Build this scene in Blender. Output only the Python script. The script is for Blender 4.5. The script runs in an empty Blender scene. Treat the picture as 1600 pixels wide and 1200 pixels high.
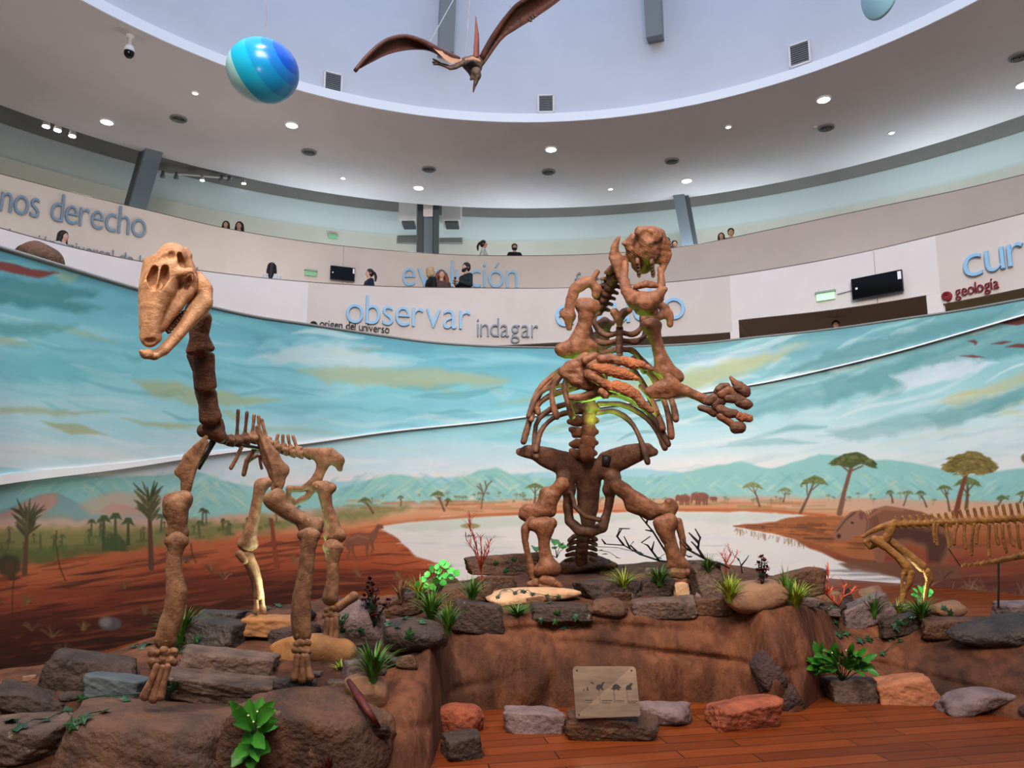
import bpy, math, random
import numpy as np
from mathutils import Vector, Matrix
from mathutils.bvhtree import BVHTree

SC = bpy.context.scene
COL = SC.collection
random.seed(7)
RNG = np.random.default_rng(7)

# ------------------------------------------------------------------ camera
F = 1150.0                                  # focal length in pixels of the 1600 px frame
PITCH = math.atan(180.0 / F)
CP, SP = math.cos(PITCH), math.sin(PITCH)
EYE = np.array([0.0, 0.0, 1.5])
cam_d = bpy.data.cameras.new('camera')
cam_d.sensor_width = 36.0
cam_d.lens = 36.0 * F / 1600.0
cam_d.clip_end = 200
cam = bpy.data.objects.new('camera', cam_d)
COL.objects.link(cam)
cam.location = EYE
cam.rotation_euler = (math.pi / 2 + PITCH, 0, 0)
SC.camera = cam

# ------------------------------------------------------------------ world, exposure, big lights
w = bpy.data.worlds.new('world')
SC.world = w
w.use_nodes = True
w.node_tree.nodes['Background'].inputs[0].default_value = (1.0, 0.95, 0.90, 1)
w.node_tree.nodes['Background'].inputs[1].default_value = 0.24
SC.view_settings.view_transform = 'Standard'
SC.view_settings.look = 'None'
SC.view_settings.exposure = 0.0
SC.view_settings.gamma = 1.0
SC.view_settings.use_curve_mapping = False
SC.cycles.use_denoising = True
SC.cycles.max_bounces = 6
SC.cycles.diffuse_bounces = 3
SC.cycles.glossy_bounces = 2
SC.cycles.sample_clamp_indirect = 4.0


def lamp(name, kind, loc, target, power, color, size=1.0, size_y=None, spot=60, blend=0.6, spread=None):
    d = bpy.data.lights.new(name, kind)
    d.energy = power
    d.color = color
    if kind == 'AREA':
        d.shape = 'RECTANGLE'
        d.size = size
        d.size_y = size_y or size
        if spread:
            d.spread = math.radians(spread)
    elif kind == 'SPOT':
        d.spot_size = math.radians(spot)
        d.spot_blend = blend
        d.shadow_soft_size = size
    else:
        d.shadow_soft_size = size
    o = bpy.data.objects.new(name, d)
    COL.objects.link(o)
    o.location = loc
    if target is not None:
        o.rotation_euler = (Vector(target) - Vector(loc)).to_track_quat('-Z', 'Y').to_euler()
    return o


# hall and mural floods and diorama spots out of view, plus added fill lights
lamp('hall_flood', 'AREA', (0.5, -4.0, 9.5), (0.5, 14, 2.6), 560, (1.0, 0.93, 0.85), 7, 2.5, spread=100)
lamp('tier_fill', 'AREA', (0.4, -3.0, 11.8), (0.4, 20, 6.4), 230, (1.0, 0.92, 0.86), 6, 1.5, spread=64)  # unseen fill lights added to lift the balustrade panels
lamp('tier_fill', 'AREA', (-3.0, -3.0, 11.8), (-11, 14, 6.4), 120, (1.0, 0.92, 0.86), 3, 1.5, spread=64)
lamp('tier_fill', 'AREA', (3.0, -3.0, 11.8), (12, 14, 6.8), 170, (1.0, 0.92, 0.86), 3, 1.5, spread=64)
lamp('mural_flood', 'AREA', (-2.6, 4.0, 11.9), (-6.5, 9.0, 2.0), 110, (1.0, 0.94, 0.87), 2, 1, spread=70)
lamp('mural_flood', 'AREA', (1.0, 7.0, 11.9), (0.5, 14.8, 2.2), 70, (1.0, 0.94, 0.87), 2, 1, spread=75)
lamp('mural_flood', 'AREA', (5.0, 5.0, 11.9), (8.5, 11.5, 2.4), 110, (1.0, 0.94, 0.87), 2, 1, spread=75)
lamp('diorama_spot', 'AREA', (-3.5, 1.0, 8.5), (-2.0, 4.6, 1.8), 70, (1.0, 0.84, 0.68), 0.8, 0.8, spread=60)
lamp('diorama_spot', 'AREA', (1.0, 0.5, 8.5), (1.0, 6.7, 2.0), 90, (1.0, 0.82, 0.66), 0.8, 0.8, spread=60)
lamp('ball_fill', 'SPOT', (-2.4, 1.0, 0.4), (-3.0, 7.5, 6.2), 420, (1.0, 0.97, 0.92), 0.15, spot=13, blend=0.7)  # unseen uplight added to brighten the ball from below
# fill lights added at the middle gallery, washing the tier above it and the ceiling ring
for a in (-60, -36, -12, 12, 36, 60):
    r = math.radians(a)
    lamp('gallery_fill', 'AREA', (0.4 + 13.4 * math.sin(r), 8.3 + 13.4 * math.cos(r), 6.2),
         (0.4 + 13.8 * math.sin(r), 8.3 + 13.8 * math.cos(r), 12), 62 if a > -40 else 34, (1.0, 0.93, 0.90), 3.5, 0.6)
# daylight wash of the upper gallery
for a in (-66, -44, -22, 0, 22, 44, 66):
    r = math.radians(a)
    lamp('gallery_fill', 'AREA', (0.4 + 18.6 * math.sin(r), 8.3 + 18.6 * math.cos(r), 9.6),
         (0.4 + 20.3 * math.sin(r), 8.3 + 20.3 * math.cos(r), 13.0), 128 if a > -40 else 14, (0.74, 0.90, 1.0), 4.5, 1.2)


# ------------------------------------------------------------------ pixel <-> place helpers
def ray(px, py):
    X, U = (px - 800.0) / F, (600.0 - py) / F
    return np.array([X, CP - SP * U, SP + CP * U])


def W(px, py, d):
    return EYE + d * ray(px, py)


def project(P):
    P = np.asarray(P, float) - EYE
    x, y, z = P[..., 0], P[..., 1], P[..., 2]
    dep = CP * y + SP * z
    up = CP * z - SP * y
    return 800 + F * x / dep, 600 - F * up / dep, dep


def on_z(px, py, z):
    r = ray(px, py)
    return EYE + r * (z - EYE[2]) / r[2]


CEN = np.array([0.4, 8.3])


def cyl(px, py, R):
    r = ray(px, py)
    a = r[0] ** 2 + r[1] ** 2
    o = EYE[:2] - CEN
    b = r[0] * o[0] + r[1] * o[1]
    c = o[0] ** 2 + o[1] ** 2 - R * R
    t = (-b + math.sqrt(max(0, b * b - a * c))) / a
    return EYE + t * r


def spline(pts, xs):
    """smooth y(x) through pixel points (monotone-safe Catmull-Rom), linear beyond the ends"""
    pts = sorted(pts)
    px = np.array([p[0] for p in pts], float)
    py = np.array([p[1] for p in pts], float)
    m = np.gradient(py, px)
    xs = np.asarray(xs, float)
    i = np.clip(np.searchsorted(px, xs) - 1, 0, len(px) - 2)
    h = px[i + 1] - px[i]
    t = (xs - px[i]) / h
    y = ((2 * t**3 - 3 * t**2 + 1) * py[i] + (t**3 - 2 * t**2 + t) * h * m[i]
         + (-2 * t**3 + 3 * t**2) * py[i + 1] + (t**3 - t**2) * h * m[i + 1])
    lo, hi = xs < px[0], xs > px[-1]
    y[lo] = py[0] + m[0] * (xs[lo] - px[0])
    y[hi] = py[-1] + m[-1] * (xs[hi] - px[-1])
    return y


# ------------------------------------------------------------------ materials
def s2l(c):
    c = np.asarray(c, float) / 255.0
    return np.where(c <= 0.04045, c / 12.92, ((c + 0.055) / 1.055) ** 2.4)


def rgba(c):
    l = s2l(c)
    return (float(l[0]), float(l[1]), float(l[2]), 1.0)


MATS = {}


def mat(name, col, rough=0.6, col2=None, scale=4.0, bump=0.0, bump_scale=None, metal=0.0, spec=0.3,
        col3=None, stretch=None, detail=5.0):
    if name in MATS:
        return MATS[name]
    m = bpy.data.materials.new(name)
    m.use_nodes = True
    nt = m.node_tree
    b = nt.nodes['Principled BSDF']
    b.inputs['Base Color'].default_value = rgba(col)
    b.inputs['Roughness'].default_value = rough
    b.inputs['Metallic'].default_value = metal
    b.inputs['Specular IOR Level'].default_value = spec
    if col2 is not None or bump:
        tc = nt.nodes.new('ShaderNodeTexCoord')
        src = tc.outputs['Object']
        if stretch:
            mp = nt.nodes.new('ShaderNodeMapping')
            mp.inputs['Scale'].default_value = stretch
            nt.links.new(src, mp.inputs[0])
            src = mp.outputs[0]
    if col2 is not None:
        n = nt.nodes.new('ShaderNodeTexNoise')
        n.inputs['Scale'].default_value = scale
        n.inputs['Detail'].default_value = detail
        n.inputs['Roughness'].default_value = 0.62
        nt.links.new(src, n.inputs['Vector'])
        r = nt.nodes.new('ShaderNodeValToRGB')
        r.color_ramp.elements[0].position = 0.36
        r.color_ramp.elements[1].position = 0.64
        r.color_ramp.elements[0].color = rgba(col)
        r.color_ramp.elements[1].color = rgba(col2)
        if col3 is not None:
            e = r.color_ramp.elements.new(0.72)
            e.color = rgba(col3)
        nt.links.new(n.outputs['Fac'], r.inputs[0])
        nt.links.new(r.outputs[0], b.inputs['Base Color'])
    if bump:
        n2 = nt.nodes.new('ShaderNodeTexNoise')
        n2.inputs['Scale'].default_value = bump_scale or scale * 4
        n2.inputs['Detail'].default_value = 8
        nt.links.new(src, n2.inputs['Vector'])
        bp = nt.nodes.new('ShaderNodeBump')
        bp.inputs['Strength'].default_value = bump
        bp.inputs['Distance'].default_value = 0.03
        nt.links.new(n2.outputs['Fac'], bp.inputs['Height'])
        nt.links.new(bp.outputs[0], b.inputs['Normal'])
    MATS[name] = m
    return m


def glow(name, col, strength):
    if name in MATS:
        return MATS[name]
    m = bpy.data.materials.new(name)
    m.use_nodes = True
    nt = m.node_tree
    b = nt.nodes['Principled BSDF']
    b.inputs['Base Color'].default_value = (0.8, 0.8, 0.8, 1)
    b.inputs['Emission Color'].default_value = rgba(col)
    b.inputs['Emission Strength'].default_value = strength
    MATS[name] = m
    return m


# ------------------------------------------------------------------ objects
def tag(o, label=None, cat=None, group=None, kind=None):
    if label: o['label'] = label
    if cat: o['category'] = cat
    if group: o['group'] = group
    if kind: o['kind'] = kind
    return o


def thing(name, label, cat, loc, group=None):
    o = bpy.data.objects.new(name, None)
    o.empty_display_size = 0.1
    COL.objects.link(o)
    o.location = tuple(loc)
    return tag(o, label, cat, group)


def base_of(o):
    r = o
    while r.parent: r = r.parent
    return np.array(r.location)


def mesh(name, V, Fc, m, parent=None, smooth=True, origin=None, label=None):
    """link one mesh object; V in world coordinates"""
    V = np.asarray(V, float).reshape(-1, 3)
    if parent is not None:
        off = base_of(parent)
    elif origin is not None:
        off = np.asarray(origin, float)
    else:
        off = np.array([(V[:, 0].min() + V[:, 0].max()) / 2, (V[:, 1].min() + V[:, 1].max()) / 2, V[:, 2].min()])
    me = bpy.data.meshes.new(name)
    Vl = V - off
    if isinstance(Fc, np.ndarray) and Fc.ndim == 2:
        n, k = Fc.shape
        me.vertices.add(len(Vl)); me.vertices.foreach_set('co', Vl.ravel().astype(np.float32))
        me.loops.add(n * k); me.loops.foreach_set('vertex_index', Fc.ravel().astype(np.int32))
        me.polygons.add(n); me.polygons.foreach_set('loop_start', (np.arange(n) * k).astype(np.int32))
        me.update(calc_edges=True)
        me.validate()
    else:
        me.from_pydata([tuple(v) for v in Vl], [], [tuple(int(i) for i in f) for f in Fc])
        me.update()
    me.polygons.foreach_set('use_smooth', [smooth] * len(me.polygons))
    if isinstance(m, (list, tuple)):
        for x in m: me.materials.append(x)
    elif m is not None:
        me.materials.append(m)
    o = bpy.data.objects.new(name, me)
    COL.objects.link(o)
    if parent is not None:
        o.parent = parent
    else:
        o.location = tuple(off)
    if label: o['label'] = label
    return o


class MB:
    """collects shapes for one mesh"""
    def __init__(s): s.V, s.F = [], []

    def add(s, V, Fc):
        b = len(s.V)
        s.V.extend([tuple(v) for v in V])
        s.F.extend([tuple(int(i) + b for i in f) for f in Fc])
        return s

    def box(s, c, size, M=None, bev=0.0):
        hx, hy, hz = [q / 2 for q in size]
        V = [np.array([x * hx, y * hy, z * hz]) for z in (-1, 1) for y in (-1, 1) for x in (-1, 1)]
        if M is not None: V = [M @ v for v in V]
        V = [v + np.asarray(c) for v in V]
        return s.add(V, [(0, 2, 3, 1), (4, 5, 7, 6), (0, 1, 5, 4), (2, 6, 7, 3), (0, 4, 6, 2), (1, 3, 7, 5)])

    def tube(s, pts, r, n=8, cap=True):
        pts = [np.asarray(p, float) for p in pts]
        rs = r if hasattr(r, '__len__') else [r] * len(pts)
        V, Fc = [], []
        up = np.array([0.13, 0.21, 0.97])
        for i, p in enumerate(pts):
            t = pts[min(i + 1, len(pts) - 1)] - pts[max(i - 1, 0)]
            t = t / (np.linalg.norm(t) + 1e-9)
            a = np.cross(t, up); a /= np.linalg.norm(a) + 1e-9
            b = np.cross(t, a)
            up = b if False else up
            for k in range(n):
                q = 2 * math.pi * k / n
                V.append(p + rs[i] * (math.cos(q) * a + math.sin(q) * b))
        for i in range(len(pts) - 1):
            for k in range(n):
                k2 = (k + 1) % n
                Fc.append((i * n + k, i * n + k2, (i + 1) * n + k2, (i + 1) * n + k))
        if cap:
            Fc.append(tuple(range(n - 1, -1, -1)))
            Fc.append(tuple((len(pts) - 1) * n + k for k in range(n)))
        return s.add(V, Fc)

    def grid(s, rows, closed=False):
        """rows: list of equal-length point lists"""
        n = len(rows[0])
        V = [p for r in rows for p in r]
        Fc = []
        for i in range(len(rows) - 1):
            for k in range(n if closed else n - 1):
                k2 = (k + 1) % n
                Fc.append((i * n + k, i * n + k2, (i + 1) * n + k2, (i + 1) * n + k))
        return s.add(V, Fc)

    def prism(s, poly, nrm, th):
        """flat polygon extruded by th along nrm"""
        poly = [np.asarray(p, float) for p in poly]
        nrm = np.asarray(nrm, float)
        n = len(poly)
        V = poly + [p + nrm * th for p in poly]
        Fc = [tuple(range(n)), tuple(range(2 * n - 1, n - 1, -1))]
        Fc += [(i, i + n, (i + 1) % n + n, (i + 1) % n) for i in range(n)]
        return s.add(V, Fc)

    def lathe(s, prof, c, axis=(0, 0, 1), n=24):
        ax = np.asarray(axis, float); ax /= np.linalg.norm(ax)
        a = np.cross(ax, [0.3, 0.9, 0.2]); a /= np.linalg.norm(a)
        b = np.cross(ax, a)
        rows = [[np.asarray(c) + ax * z + r * (math.cos(2 * math.pi * k / n) * a + math.sin(2 * math.pi * k / n) * b)
                 for k in range(n)] for r, z in prof]
        return s.grid(rows, closed=True)

    def build(s, name, m, parent=None, smooth=False, origin=None, label=None):
        return mesh(name, s.V, s.F, m, parent, smooth, origin, label)


# ------------------------------------------------------------------ soft-shape mesher (distance field + surface nets)
_dirs = RNG.normal(size=(10, 3))
_ph = RNG.uniform(0, 6.28, 10)


def wob(P, sc):
    s = 0
    for i in range(6):
        s = s + np.sin((P @ _dirs[i]) * sc * (0.7 + 0.45 * i) + _ph[i]) / (1 + 0.5 * i)
    return s / 3.0


def surface_nets(v, org, h):
    nx, ny, nz = v.shape
    ins = v < 0
    c = np.zeros((nx - 1, ny - 1, nz - 1), np.int8)
    for a in (0, 1):
        for b in (0, 1):
            for d in (0, 1):
                c += ins[a:nx - 1 + a, b:ny - 1 + b, d:nz - 1 + d]
    act = (c > 0) & (c < 8)
    I, J, K = np.nonzero(act)
    idx = -np.ones(act.shape, np.int64)
    idx[I, J, K] = np.arange(len(I))
    off = [(a, b, d) for a in (0, 1) for b in (0, 1) for d in (0, 1)]
    cv = np.stack([v[I + a, J + b, K + d] for a, b, d in off], 1)
    pos = np.zeros((len(I), 3)); cnt = np.zeros(len(I))
    for e0 in range(8):
        for e1 in range(e0 + 1, 8):
            o0, o1 = np.array(off[e0]), np.array(off[e1])
            if np.abs(o0 - o1).sum() != 1: continue
            x = (cv[:, e0] < 0) != (cv[:, e1] < 0)
            t = cv[x, e0] / (cv[x, e0] - cv[x, e1])
            pos[x] += o0 + t[:, None] * (o1 - o0)
            cnt[x] += 1
    pos /= cnt[:, None]
    P = (pos + np.stack([I, J, K], 1)) * h + org
    faces = []
    s = ins[:-1, 1:-1, 1:-1] != ins[1:, 1:-1, 1:-1]
    i, j, k = np.nonzero(s); j += 1; k += 1
    q = np.stack([idx[i, j - 1, k - 1], idx[i, j, k - 1], idx[i, j, k], idx[i, j - 1, k]], 1)
    fl = ~ins[i, j, k]; q[fl] = q[fl][:, ::-1]; faces.append(q)
    s = ins[1:-1, :-1, 1:-1] != ins[1:-1, 1:, 1:-1]
    i, j, k = np.nonzero(s); i += 1; k += 1
    q = np.stack([idx[i - 1, j, k - 1], idx[i - 1, j, k], idx[i, j, k], idx[i, j, k - 1]], 1)
    fl = ~ins[i, j, k]; q[fl] = q[fl][:, ::-1]; faces.append(q)
    s = ins[1:-1, 1:-1, :-1] != ins[1:-1, 1:-1, 1:]
    i, j, k = np.nonzero(s); i += 1; j += 1
    q = np.stack([idx[i - 1, j - 1, k], idx[i, j - 1, k], idx[i, j, k], idx[i - 1, j, k]], 1)
    fl = ~ins[i, j, k]; q[fl] = q[fl][:, ::-1]; faces.append(q)
    Fc = np.concatenate(faces)
    return P, Fc


def field(ops, h, noise=0.0, nsc=1.0):
    """ops: (sign, chain[(x,y,z,r)..], flat, k); unions and cuts in order. Returns verts, quads."""
    lo, hi = np.full(3, 1e9), np.full(3, -1e9)
    for sg, ch, fl, k in ops:
        if sg != '+': continue
        for x, y, z, r in ch:
            rr = np.array([r, r, r * fl]) + k * 0.3
            lo = np.minimum(lo, np.array([x, y, z]) - rr); hi = np.maximum(hi, np.array([x, y, z]) + rr)
    lo -= 2.5 * h + abs(noise); hi += 2.5 * h + abs(noise)
    n = np.ceil((hi - lo) / h).astype(int) + 1
    ax = [lo[i] + h * np.arange(n[i]) for i in range(3)]
    v = np.full(n, 1e3, np.float32)
    for sg, ch, fl, k in ops:
        C = np.array(ch, float)
        R = C[:, 3].max() + k + 3 * h
        ext = np.array([R, R, R * max(fl, 1)])
        a = np.clip(((C[:, :3].min(0) - ext - lo) / h).astype(int), 0, n - 1)
        b = np.clip(((C[:, :3].max(0) + ext - lo) / h).astype(int) + 2, 0, n)
        if (b <= a).any(): continue
        sl = tuple(slice(a[i], b[i]) for i in range(3))
        X, Y, Z = np.meshgrid(ax[0][sl[0]], ax[1][sl[1]], ax[2][sl[2]], indexing='ij')
        Z = Z / fl
        d = None
        if len(C) == 1: C = np.vstack([C, C + [1e-4, 0, 0, 0]])
        for i in range(len(C) - 1):
            p, q = C[i], C[i + 1]
            ba = np.array([q[0] - p[0], q[1] - p[1], (q[2] - p[2]) / fl])
            pz = p[2] / fl
            t = np.clip(((X - p[0]) * ba[0] + (Y - p[1]) * ba[1] + (Z - pz) * ba[2]) / (ba @ ba + 1e-12), 0, 1)
            dd = np.sqrt((X - p[0] - t * ba[0]) ** 2 + (Y - p[1] - t * ba[1]) ** 2 + (Z - pz - t * ba[2]) ** 2) \
                - (p[3] + (q[3] - p[3]) * t)
            d = dd if d is None else np.minimum(d, dd)
        if fl < 1: d = d * (0.5 + 0.5 * fl)
        cur = v[sl]
        if sg == '+':
            if k > 0:
                hh = np.maximum(k - np.abs(cur - d), 0) / k
                v[sl] = np.minimum(cur, d) - hh * hh * k * 0.25
            else:
                v[sl] = np.minimum(cur, d)
        else:
            d = -d
            if k > 0:
                hh = np.maximum(k - np.abs(cur - d), 0) / k
                v[sl] = np.maximum(cur, d) + hh * hh * k * 0.25
            else:
                v[sl] = np.maximum(cur, d)
    if noise:
        m = np.abs(v) < 4 * h + 4 * noise
        I = np.nonzero(m)
        P = np.stack([ax[0][I[0]], ax[1][I[1]], ax[2][I[2]]], 1)
        v[I] += noise * wob(P, nsc)
    return surface_nets(v, lo, h)


def view_map(d0):
    """field units = pixels at depth d0 (x, y down, z away) -> world"""
    def f(P):
        d = d0 + P[:, 2] * d0 / F
        X, U = (P[:, 0] - 800) / F, (600 - P[:, 1]) / F
        return EYE + d[:, None] * np.stack([X, CP - SP * U, SP + CP * U], 1)
    return f


def bone(name, d0, ops, m, parent, h=1.5, noise=0.5, nsc=0.35, k=5.0, flat=1.0, label=None):
    """ops: list of chains, or (sign, chain, flat, k) tuples; chain points (px, py, r) or (px, py, z, r)"""
    out = []
    for o in ops:
        if isinstance(o, list): o = ('+', o, flat, k)
        sg, ch, fl, kk = o
        out.append((sg, [(c[0], c[1], 0.0, c[2]) if len(c) == 3 else c for c in ch], fl, kk))
    P, Q = field(out, h, noise, nsc)
    return mesh(name, view_map(d0)(P), Q[:, ::-1], m, parent, True, label=label)

# ================================================================== the hall
M_white = mat('white_plaster', (230, 219, 214), 0.75, (223, 212, 207), 0.7)
M_soffit = mat('soffit_plaster', (222, 214, 214), 0.85, (214, 207, 208), 0.5)
M_beige = mat('beige_panel', (214, 200, 188), 0.7, (208, 194, 182), 0.8)
M_pink = mat('pale_pink_panel', (214, 200, 192), 0.7, (208, 194, 186), 0.8)
M_back = mat('gallery_paint', (205, 203, 192), 0.8, (198, 196, 184), 0.6)
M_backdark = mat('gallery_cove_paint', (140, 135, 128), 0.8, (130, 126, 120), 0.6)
M_trimw = mat('white_trim', (240, 238, 240), 0.5)
M_rail = mat('dark_rail', (92, 74, 64), 0.4)
M_steel = mat('grey_steel', (112, 122, 130), 0.5)
M_steeld = mat('dark_grey_steel', (72, 78, 82), 0.5)
M_brownceil = mat('brown_ceiling', (150, 124, 108), 0.8)

U_PX = [(-400, 180), (-200, 222), (0, 272), (120, 303), (235, 330), (357, 358), (480, 378), (600, 391), (700, 398), (830, 400), (950, 396.5), (1065, 386), (1200, 360), (1300, 339), (1400, 318), (1500, 297), (1600, 273), (1800, 222), (2000, 165)]
M_PX = [(-400, 235), (-200, 298), (0, 357), (125, 390), (230, 411), (350, 428), (480, 441), (600, 448), (740, 450.5), (850, 451), (1000, 445), (1100, 436), (1200, 422), (1365, 391), (1450, 371), (1600, 334), (1800, 280), (2000, 220)]
T_PX = [(-400, 268), (-200, 330), (0, 387), (100, 417), (220, 453), (330, 480), (400, 495), (482, 507), (600, 525), (665, 534), (744, 540), (869, 543), (1000, 541), (1110, 535), (1153, 530), (1300, 514), (1412, 498), (1475, 489), (1600, 467), (1800, 428), (2000, 385)]
L_PX = [(-400, 840), (-200, 796), (0, 757), (200, 731), (330, 711), (480, 693), (600, 676), (780, 657), (850, 648), (1000, 628), (1100, 613.5), (1200, 597), (1300, 575), (1412, 547), (1500, 522), (1600, 493), (1800, 440), (2000, 386)]
B_PX = [(400, 512), (482, 519), (600, 531), (744, 540), (870, 535), (1000, 528), (1140, 519), (1300, 500), (1460, 477), (1600, 450), (1800, 410), (2000, 360)]
R_UP, R_MID, R_IN, R_OUT, Z_SOF = 16.2, 12.0, 12.0, 18.5, 12.5
XS = np.arange(-400, 2001, 20)


def curve3(PX, R, xs=XS, dy=0.0):
    return [cyl(x, y + dy, R) for x, y in zip(xs, spline(PX, xs))]


def radial(P, dr, dz=0.0):
    v = P[:2] - CEN
    n = v / np.linalg.norm(v)
    return np.array([P[0] + n[0] * dr, P[1] + n[1] * dr, P[2] + dz])


def drop_to(P, Q):
    return np.array([P[0], P[1], Q[2]])


def struct(name, mb, m, smooth=True):
    o = mb.build(name, m, smooth=smooth)
    o['kind'] = 'structure'
    return o


def ring(prof, n=120, a0=0, a1=360):
    rows = []
    for R, z in prof:
        rows.append([np.array([CEN[0] + R * math.sin(math.radians(a0 + (a1 - a0) * k / n)),
                               CEN[1] + R * math.cos(math.radians(a0 + (a1 - a0) * k / n)), z]) for k in range(n + 1)])
    return rows


# ceiling ring, its white lip and the drum above it
struct('ceiling', MB().grid(ring([(R_IN, Z_SOF), (14, Z_SOF), (16, Z_SOF), (R_OUT, Z_SOF), (R_OUT, Z_SOF + 0.25), (R_IN, Z_SOF + 0.25)])), M_soffit, False)
struct('trim_1', MB().grid(ring([(R_IN + 0.02, Z_SOF - 0.004), (R_IN - 0.03, Z_SOF - 0.004), (R_IN - 0.03, Z_SOF + 0.27), (R_IN + 0.3, Z_SOF + 0.27)])), M_trimw, False)
struct('wall_drum', MB().grid(ring([(R_IN + 0.18, Z_SOF + 0.2), (R_IN + 0.18, 19.2)])), mat('drum_paint', (205, 203, 208), 0.8, (199, 198, 203), 0.5))
sky = struct('window_1', MB().grid(ring([(0.4, 19.2), (6, 19.2), (R_IN + 0.3, 19.2)])), glow('skylight', (178, 212, 255), 1.6), False)

# gallery back walls
struct('wall_back', MB().grid(ring([(22, 6.2), (22, 12.55)], 120, -100, 100)), M_back)
struct('trim_2', MB().grid(ring([(22, 12.45), (21.75, 12.5), (21.2, 13.15), (21.2, 13.2)], 120, -100, 100)), mat('cove_pale', (206, 214, 212), 0.8))
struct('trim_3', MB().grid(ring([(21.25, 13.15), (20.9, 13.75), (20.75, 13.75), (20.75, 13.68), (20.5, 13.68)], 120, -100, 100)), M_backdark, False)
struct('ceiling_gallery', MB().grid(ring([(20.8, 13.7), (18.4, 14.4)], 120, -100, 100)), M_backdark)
# gallery floors
up3, mid3 = curve3(U_PX, R_UP), curve3(M_PX, R_MID)
struct('floor_upper', MB().grid([[radial(p, 0.0, -1.1) for p in up3], [radial(p, 6.0, -1.1) for p in up3]]), mat('gallery_floor', (150, 135, 120), 0.6))
struct('floor_middle', MB().grid([[radial(p, 0.0, -1.1) for p in mid3], [radial(p, 4.1, -1.1) for p in mid3]]), MATS['gallery_floor'])


def panel(name, PXa, PXb, R, x0, x1, m, extra=0.0, th=0.10):
    xs = np.arange(x0, x1 + 1e-3, (x1 - x0) / max(4, int((x1 - x0) / 20)))
    a = curve3(PXa, R, xs)
    b = curve3(PXb, R, xs)
    b = [np.array([p[0], p[1], q[2] - extra]) for p, q in zip(a, b)]
    rows = [a, b, [radial(p, th) for p in b], [radial(p, th) for p in a], a]
    return struct(name, MB().grid(rows), m, False)


# upper balustrade: beige, pale, beige, pale
panel('wall_upper_west', U_PX, M_PX, R_UP, -400, 357, M_beige, 0.7)
panel('wall_upper_pale', U_PX, M_PX, R_UP, 357, 603, M_pink, 0.7)
panel('wall_upper_north', U_PX, M_PX, R_UP, 603, 1040, M_beige, 0.7)
panel('wall_upper_east', U_PX, M_PX, R_UP, 1040, 2000, M_pink, 0.35)
# middle balustrade
panel('wall_middle_west', M_PX, T_PX, R_MID, -400, 482, M_white, 0.5)
panel('wall_middle_north', M_PX, B_PX, R_MID, 482, 1140, M_pink, 0.0)
panel('wall_middle_curved', M_PX, B_PX, R_MID, 1461, 2000, M_pink, 0.0)
# white wall with the opening, right of the middle balustrade
op_top = [(1140, 501.5), (1153, 500), (1300, 484), (1448, 461), (1470, 457)]
panel('wall_middle_white', M_PX, op_top, R_MID, 1140, 1461, M_white, 0.0)
panel('wall_pier_west', op_top, T_PX, R_MID, 1140, 1153, M_white, 0.5)
panel('wall_pier_east', op_top, T_PX, R_MID, 1448, 1472, M_white, 0.5)
panel('wall_reveal_west', op_top, T_PX, R_MID + 0.01, 1152, 1154, M_white, 0.5, th=2.5)
panel('wall_reveal_east', op_top, T_PX, R_MID + 0.01, 1447, 1449, M_white, 0.5, th=2.5)
# ceilings of the lower gallery, seen under the balustrade and in the opening
xs = np.arange(640, 1141, 20)
b3 = curve3(B_PX, R_MID, xs)
struct('ceiling_lower', MB().grid([[radial(p, 0.06) for p in b3], [radial(p, 4.0) for p in b3]]), M_brownceil)
xs = np.arange(1150, 1452, 10)
b3 = curve3(op_top, R_MID, xs)
struct('ceiling_opening', MB().grid([[radial(p, 0.06) for p in b3], [radial(p, 3.8) for p in b3]]), M_brownceil)
xs = np.arange(1461, 2001, 20)
b3 = curve3(B_PX, R_MID, xs)
struct('ceiling_lower_east', MB().grid([[radial(p, 0.06) for p in b3], [radial(p, 3.8, 0.25) for p in b3]]), mat('ochre_ceiling', (176, 160, 122), 0.8))
xs = np.arange(600, 2001, 20)
b3 = curve3(B_PX, R_MID, xs)
struct('wall_lower_back', MB().grid([[radial(p, 3.7, 0.02) for p in b3], [radial(p, 3.7, -3) for p in b3]]), mat('lower_wall', (150, 136, 110), 0.8))


def rail(name, PX, R, x0=-400, x1=2000, r=0.03, dz=0.0, m=M_rail):
    xs = np.arange(x0, x1 + 1, 20)
    p3 = [radial(p, 0.04, dz) for p in curve3(PX, R, xs)]
    return struct(name, MB().tube(p3, r, 8), m)


rail('trim_4', U_PX, R_UP, r=0.035)
rail('trim_5', M_PX, R_MID, r=0.035)
# pale capping line where the middle tier meets the mural
# seams of the panels
def seam(name, x, PXa, PXb, R):
    a = cyl(x, spline(PXa, [x])[0] + 2, R); b = cyl(x, spline(PXb, [x])[0] - 1, R)
    b[:2] = a[:2]
    struct(name, MB().tube([radial(a, -0.004), radial(b, -0.004)], 0.008, 6), mat('seam_grey', (170, 162, 158), 0.7))


seam('trim_6', 537, U_PX, M_PX, R_UP)
seam('trim_7', 1365, M_PX, op_top, R_MID)


# ---- roof ribs, gallery columns
def bar(mb, A, B, wid, dep, side=None):
    A, B = np.asarray(A, float), np.asarray(B, float)
    t = (B - A) / np.linalg.norm(B - A)
    if side is None:
        v = np.append((A[:2] + B[:2]) / 2 - CEN, 0)
        side = np.cross(t, v)
    side = side / np.linalg.norm(side)
    nr = np.cross(side, t)
    M = np.stack([side, t, nr], 1)
    return mb.box((A + B) / 2, (wid, np.linalg.norm(B - A), dep), M)


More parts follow.
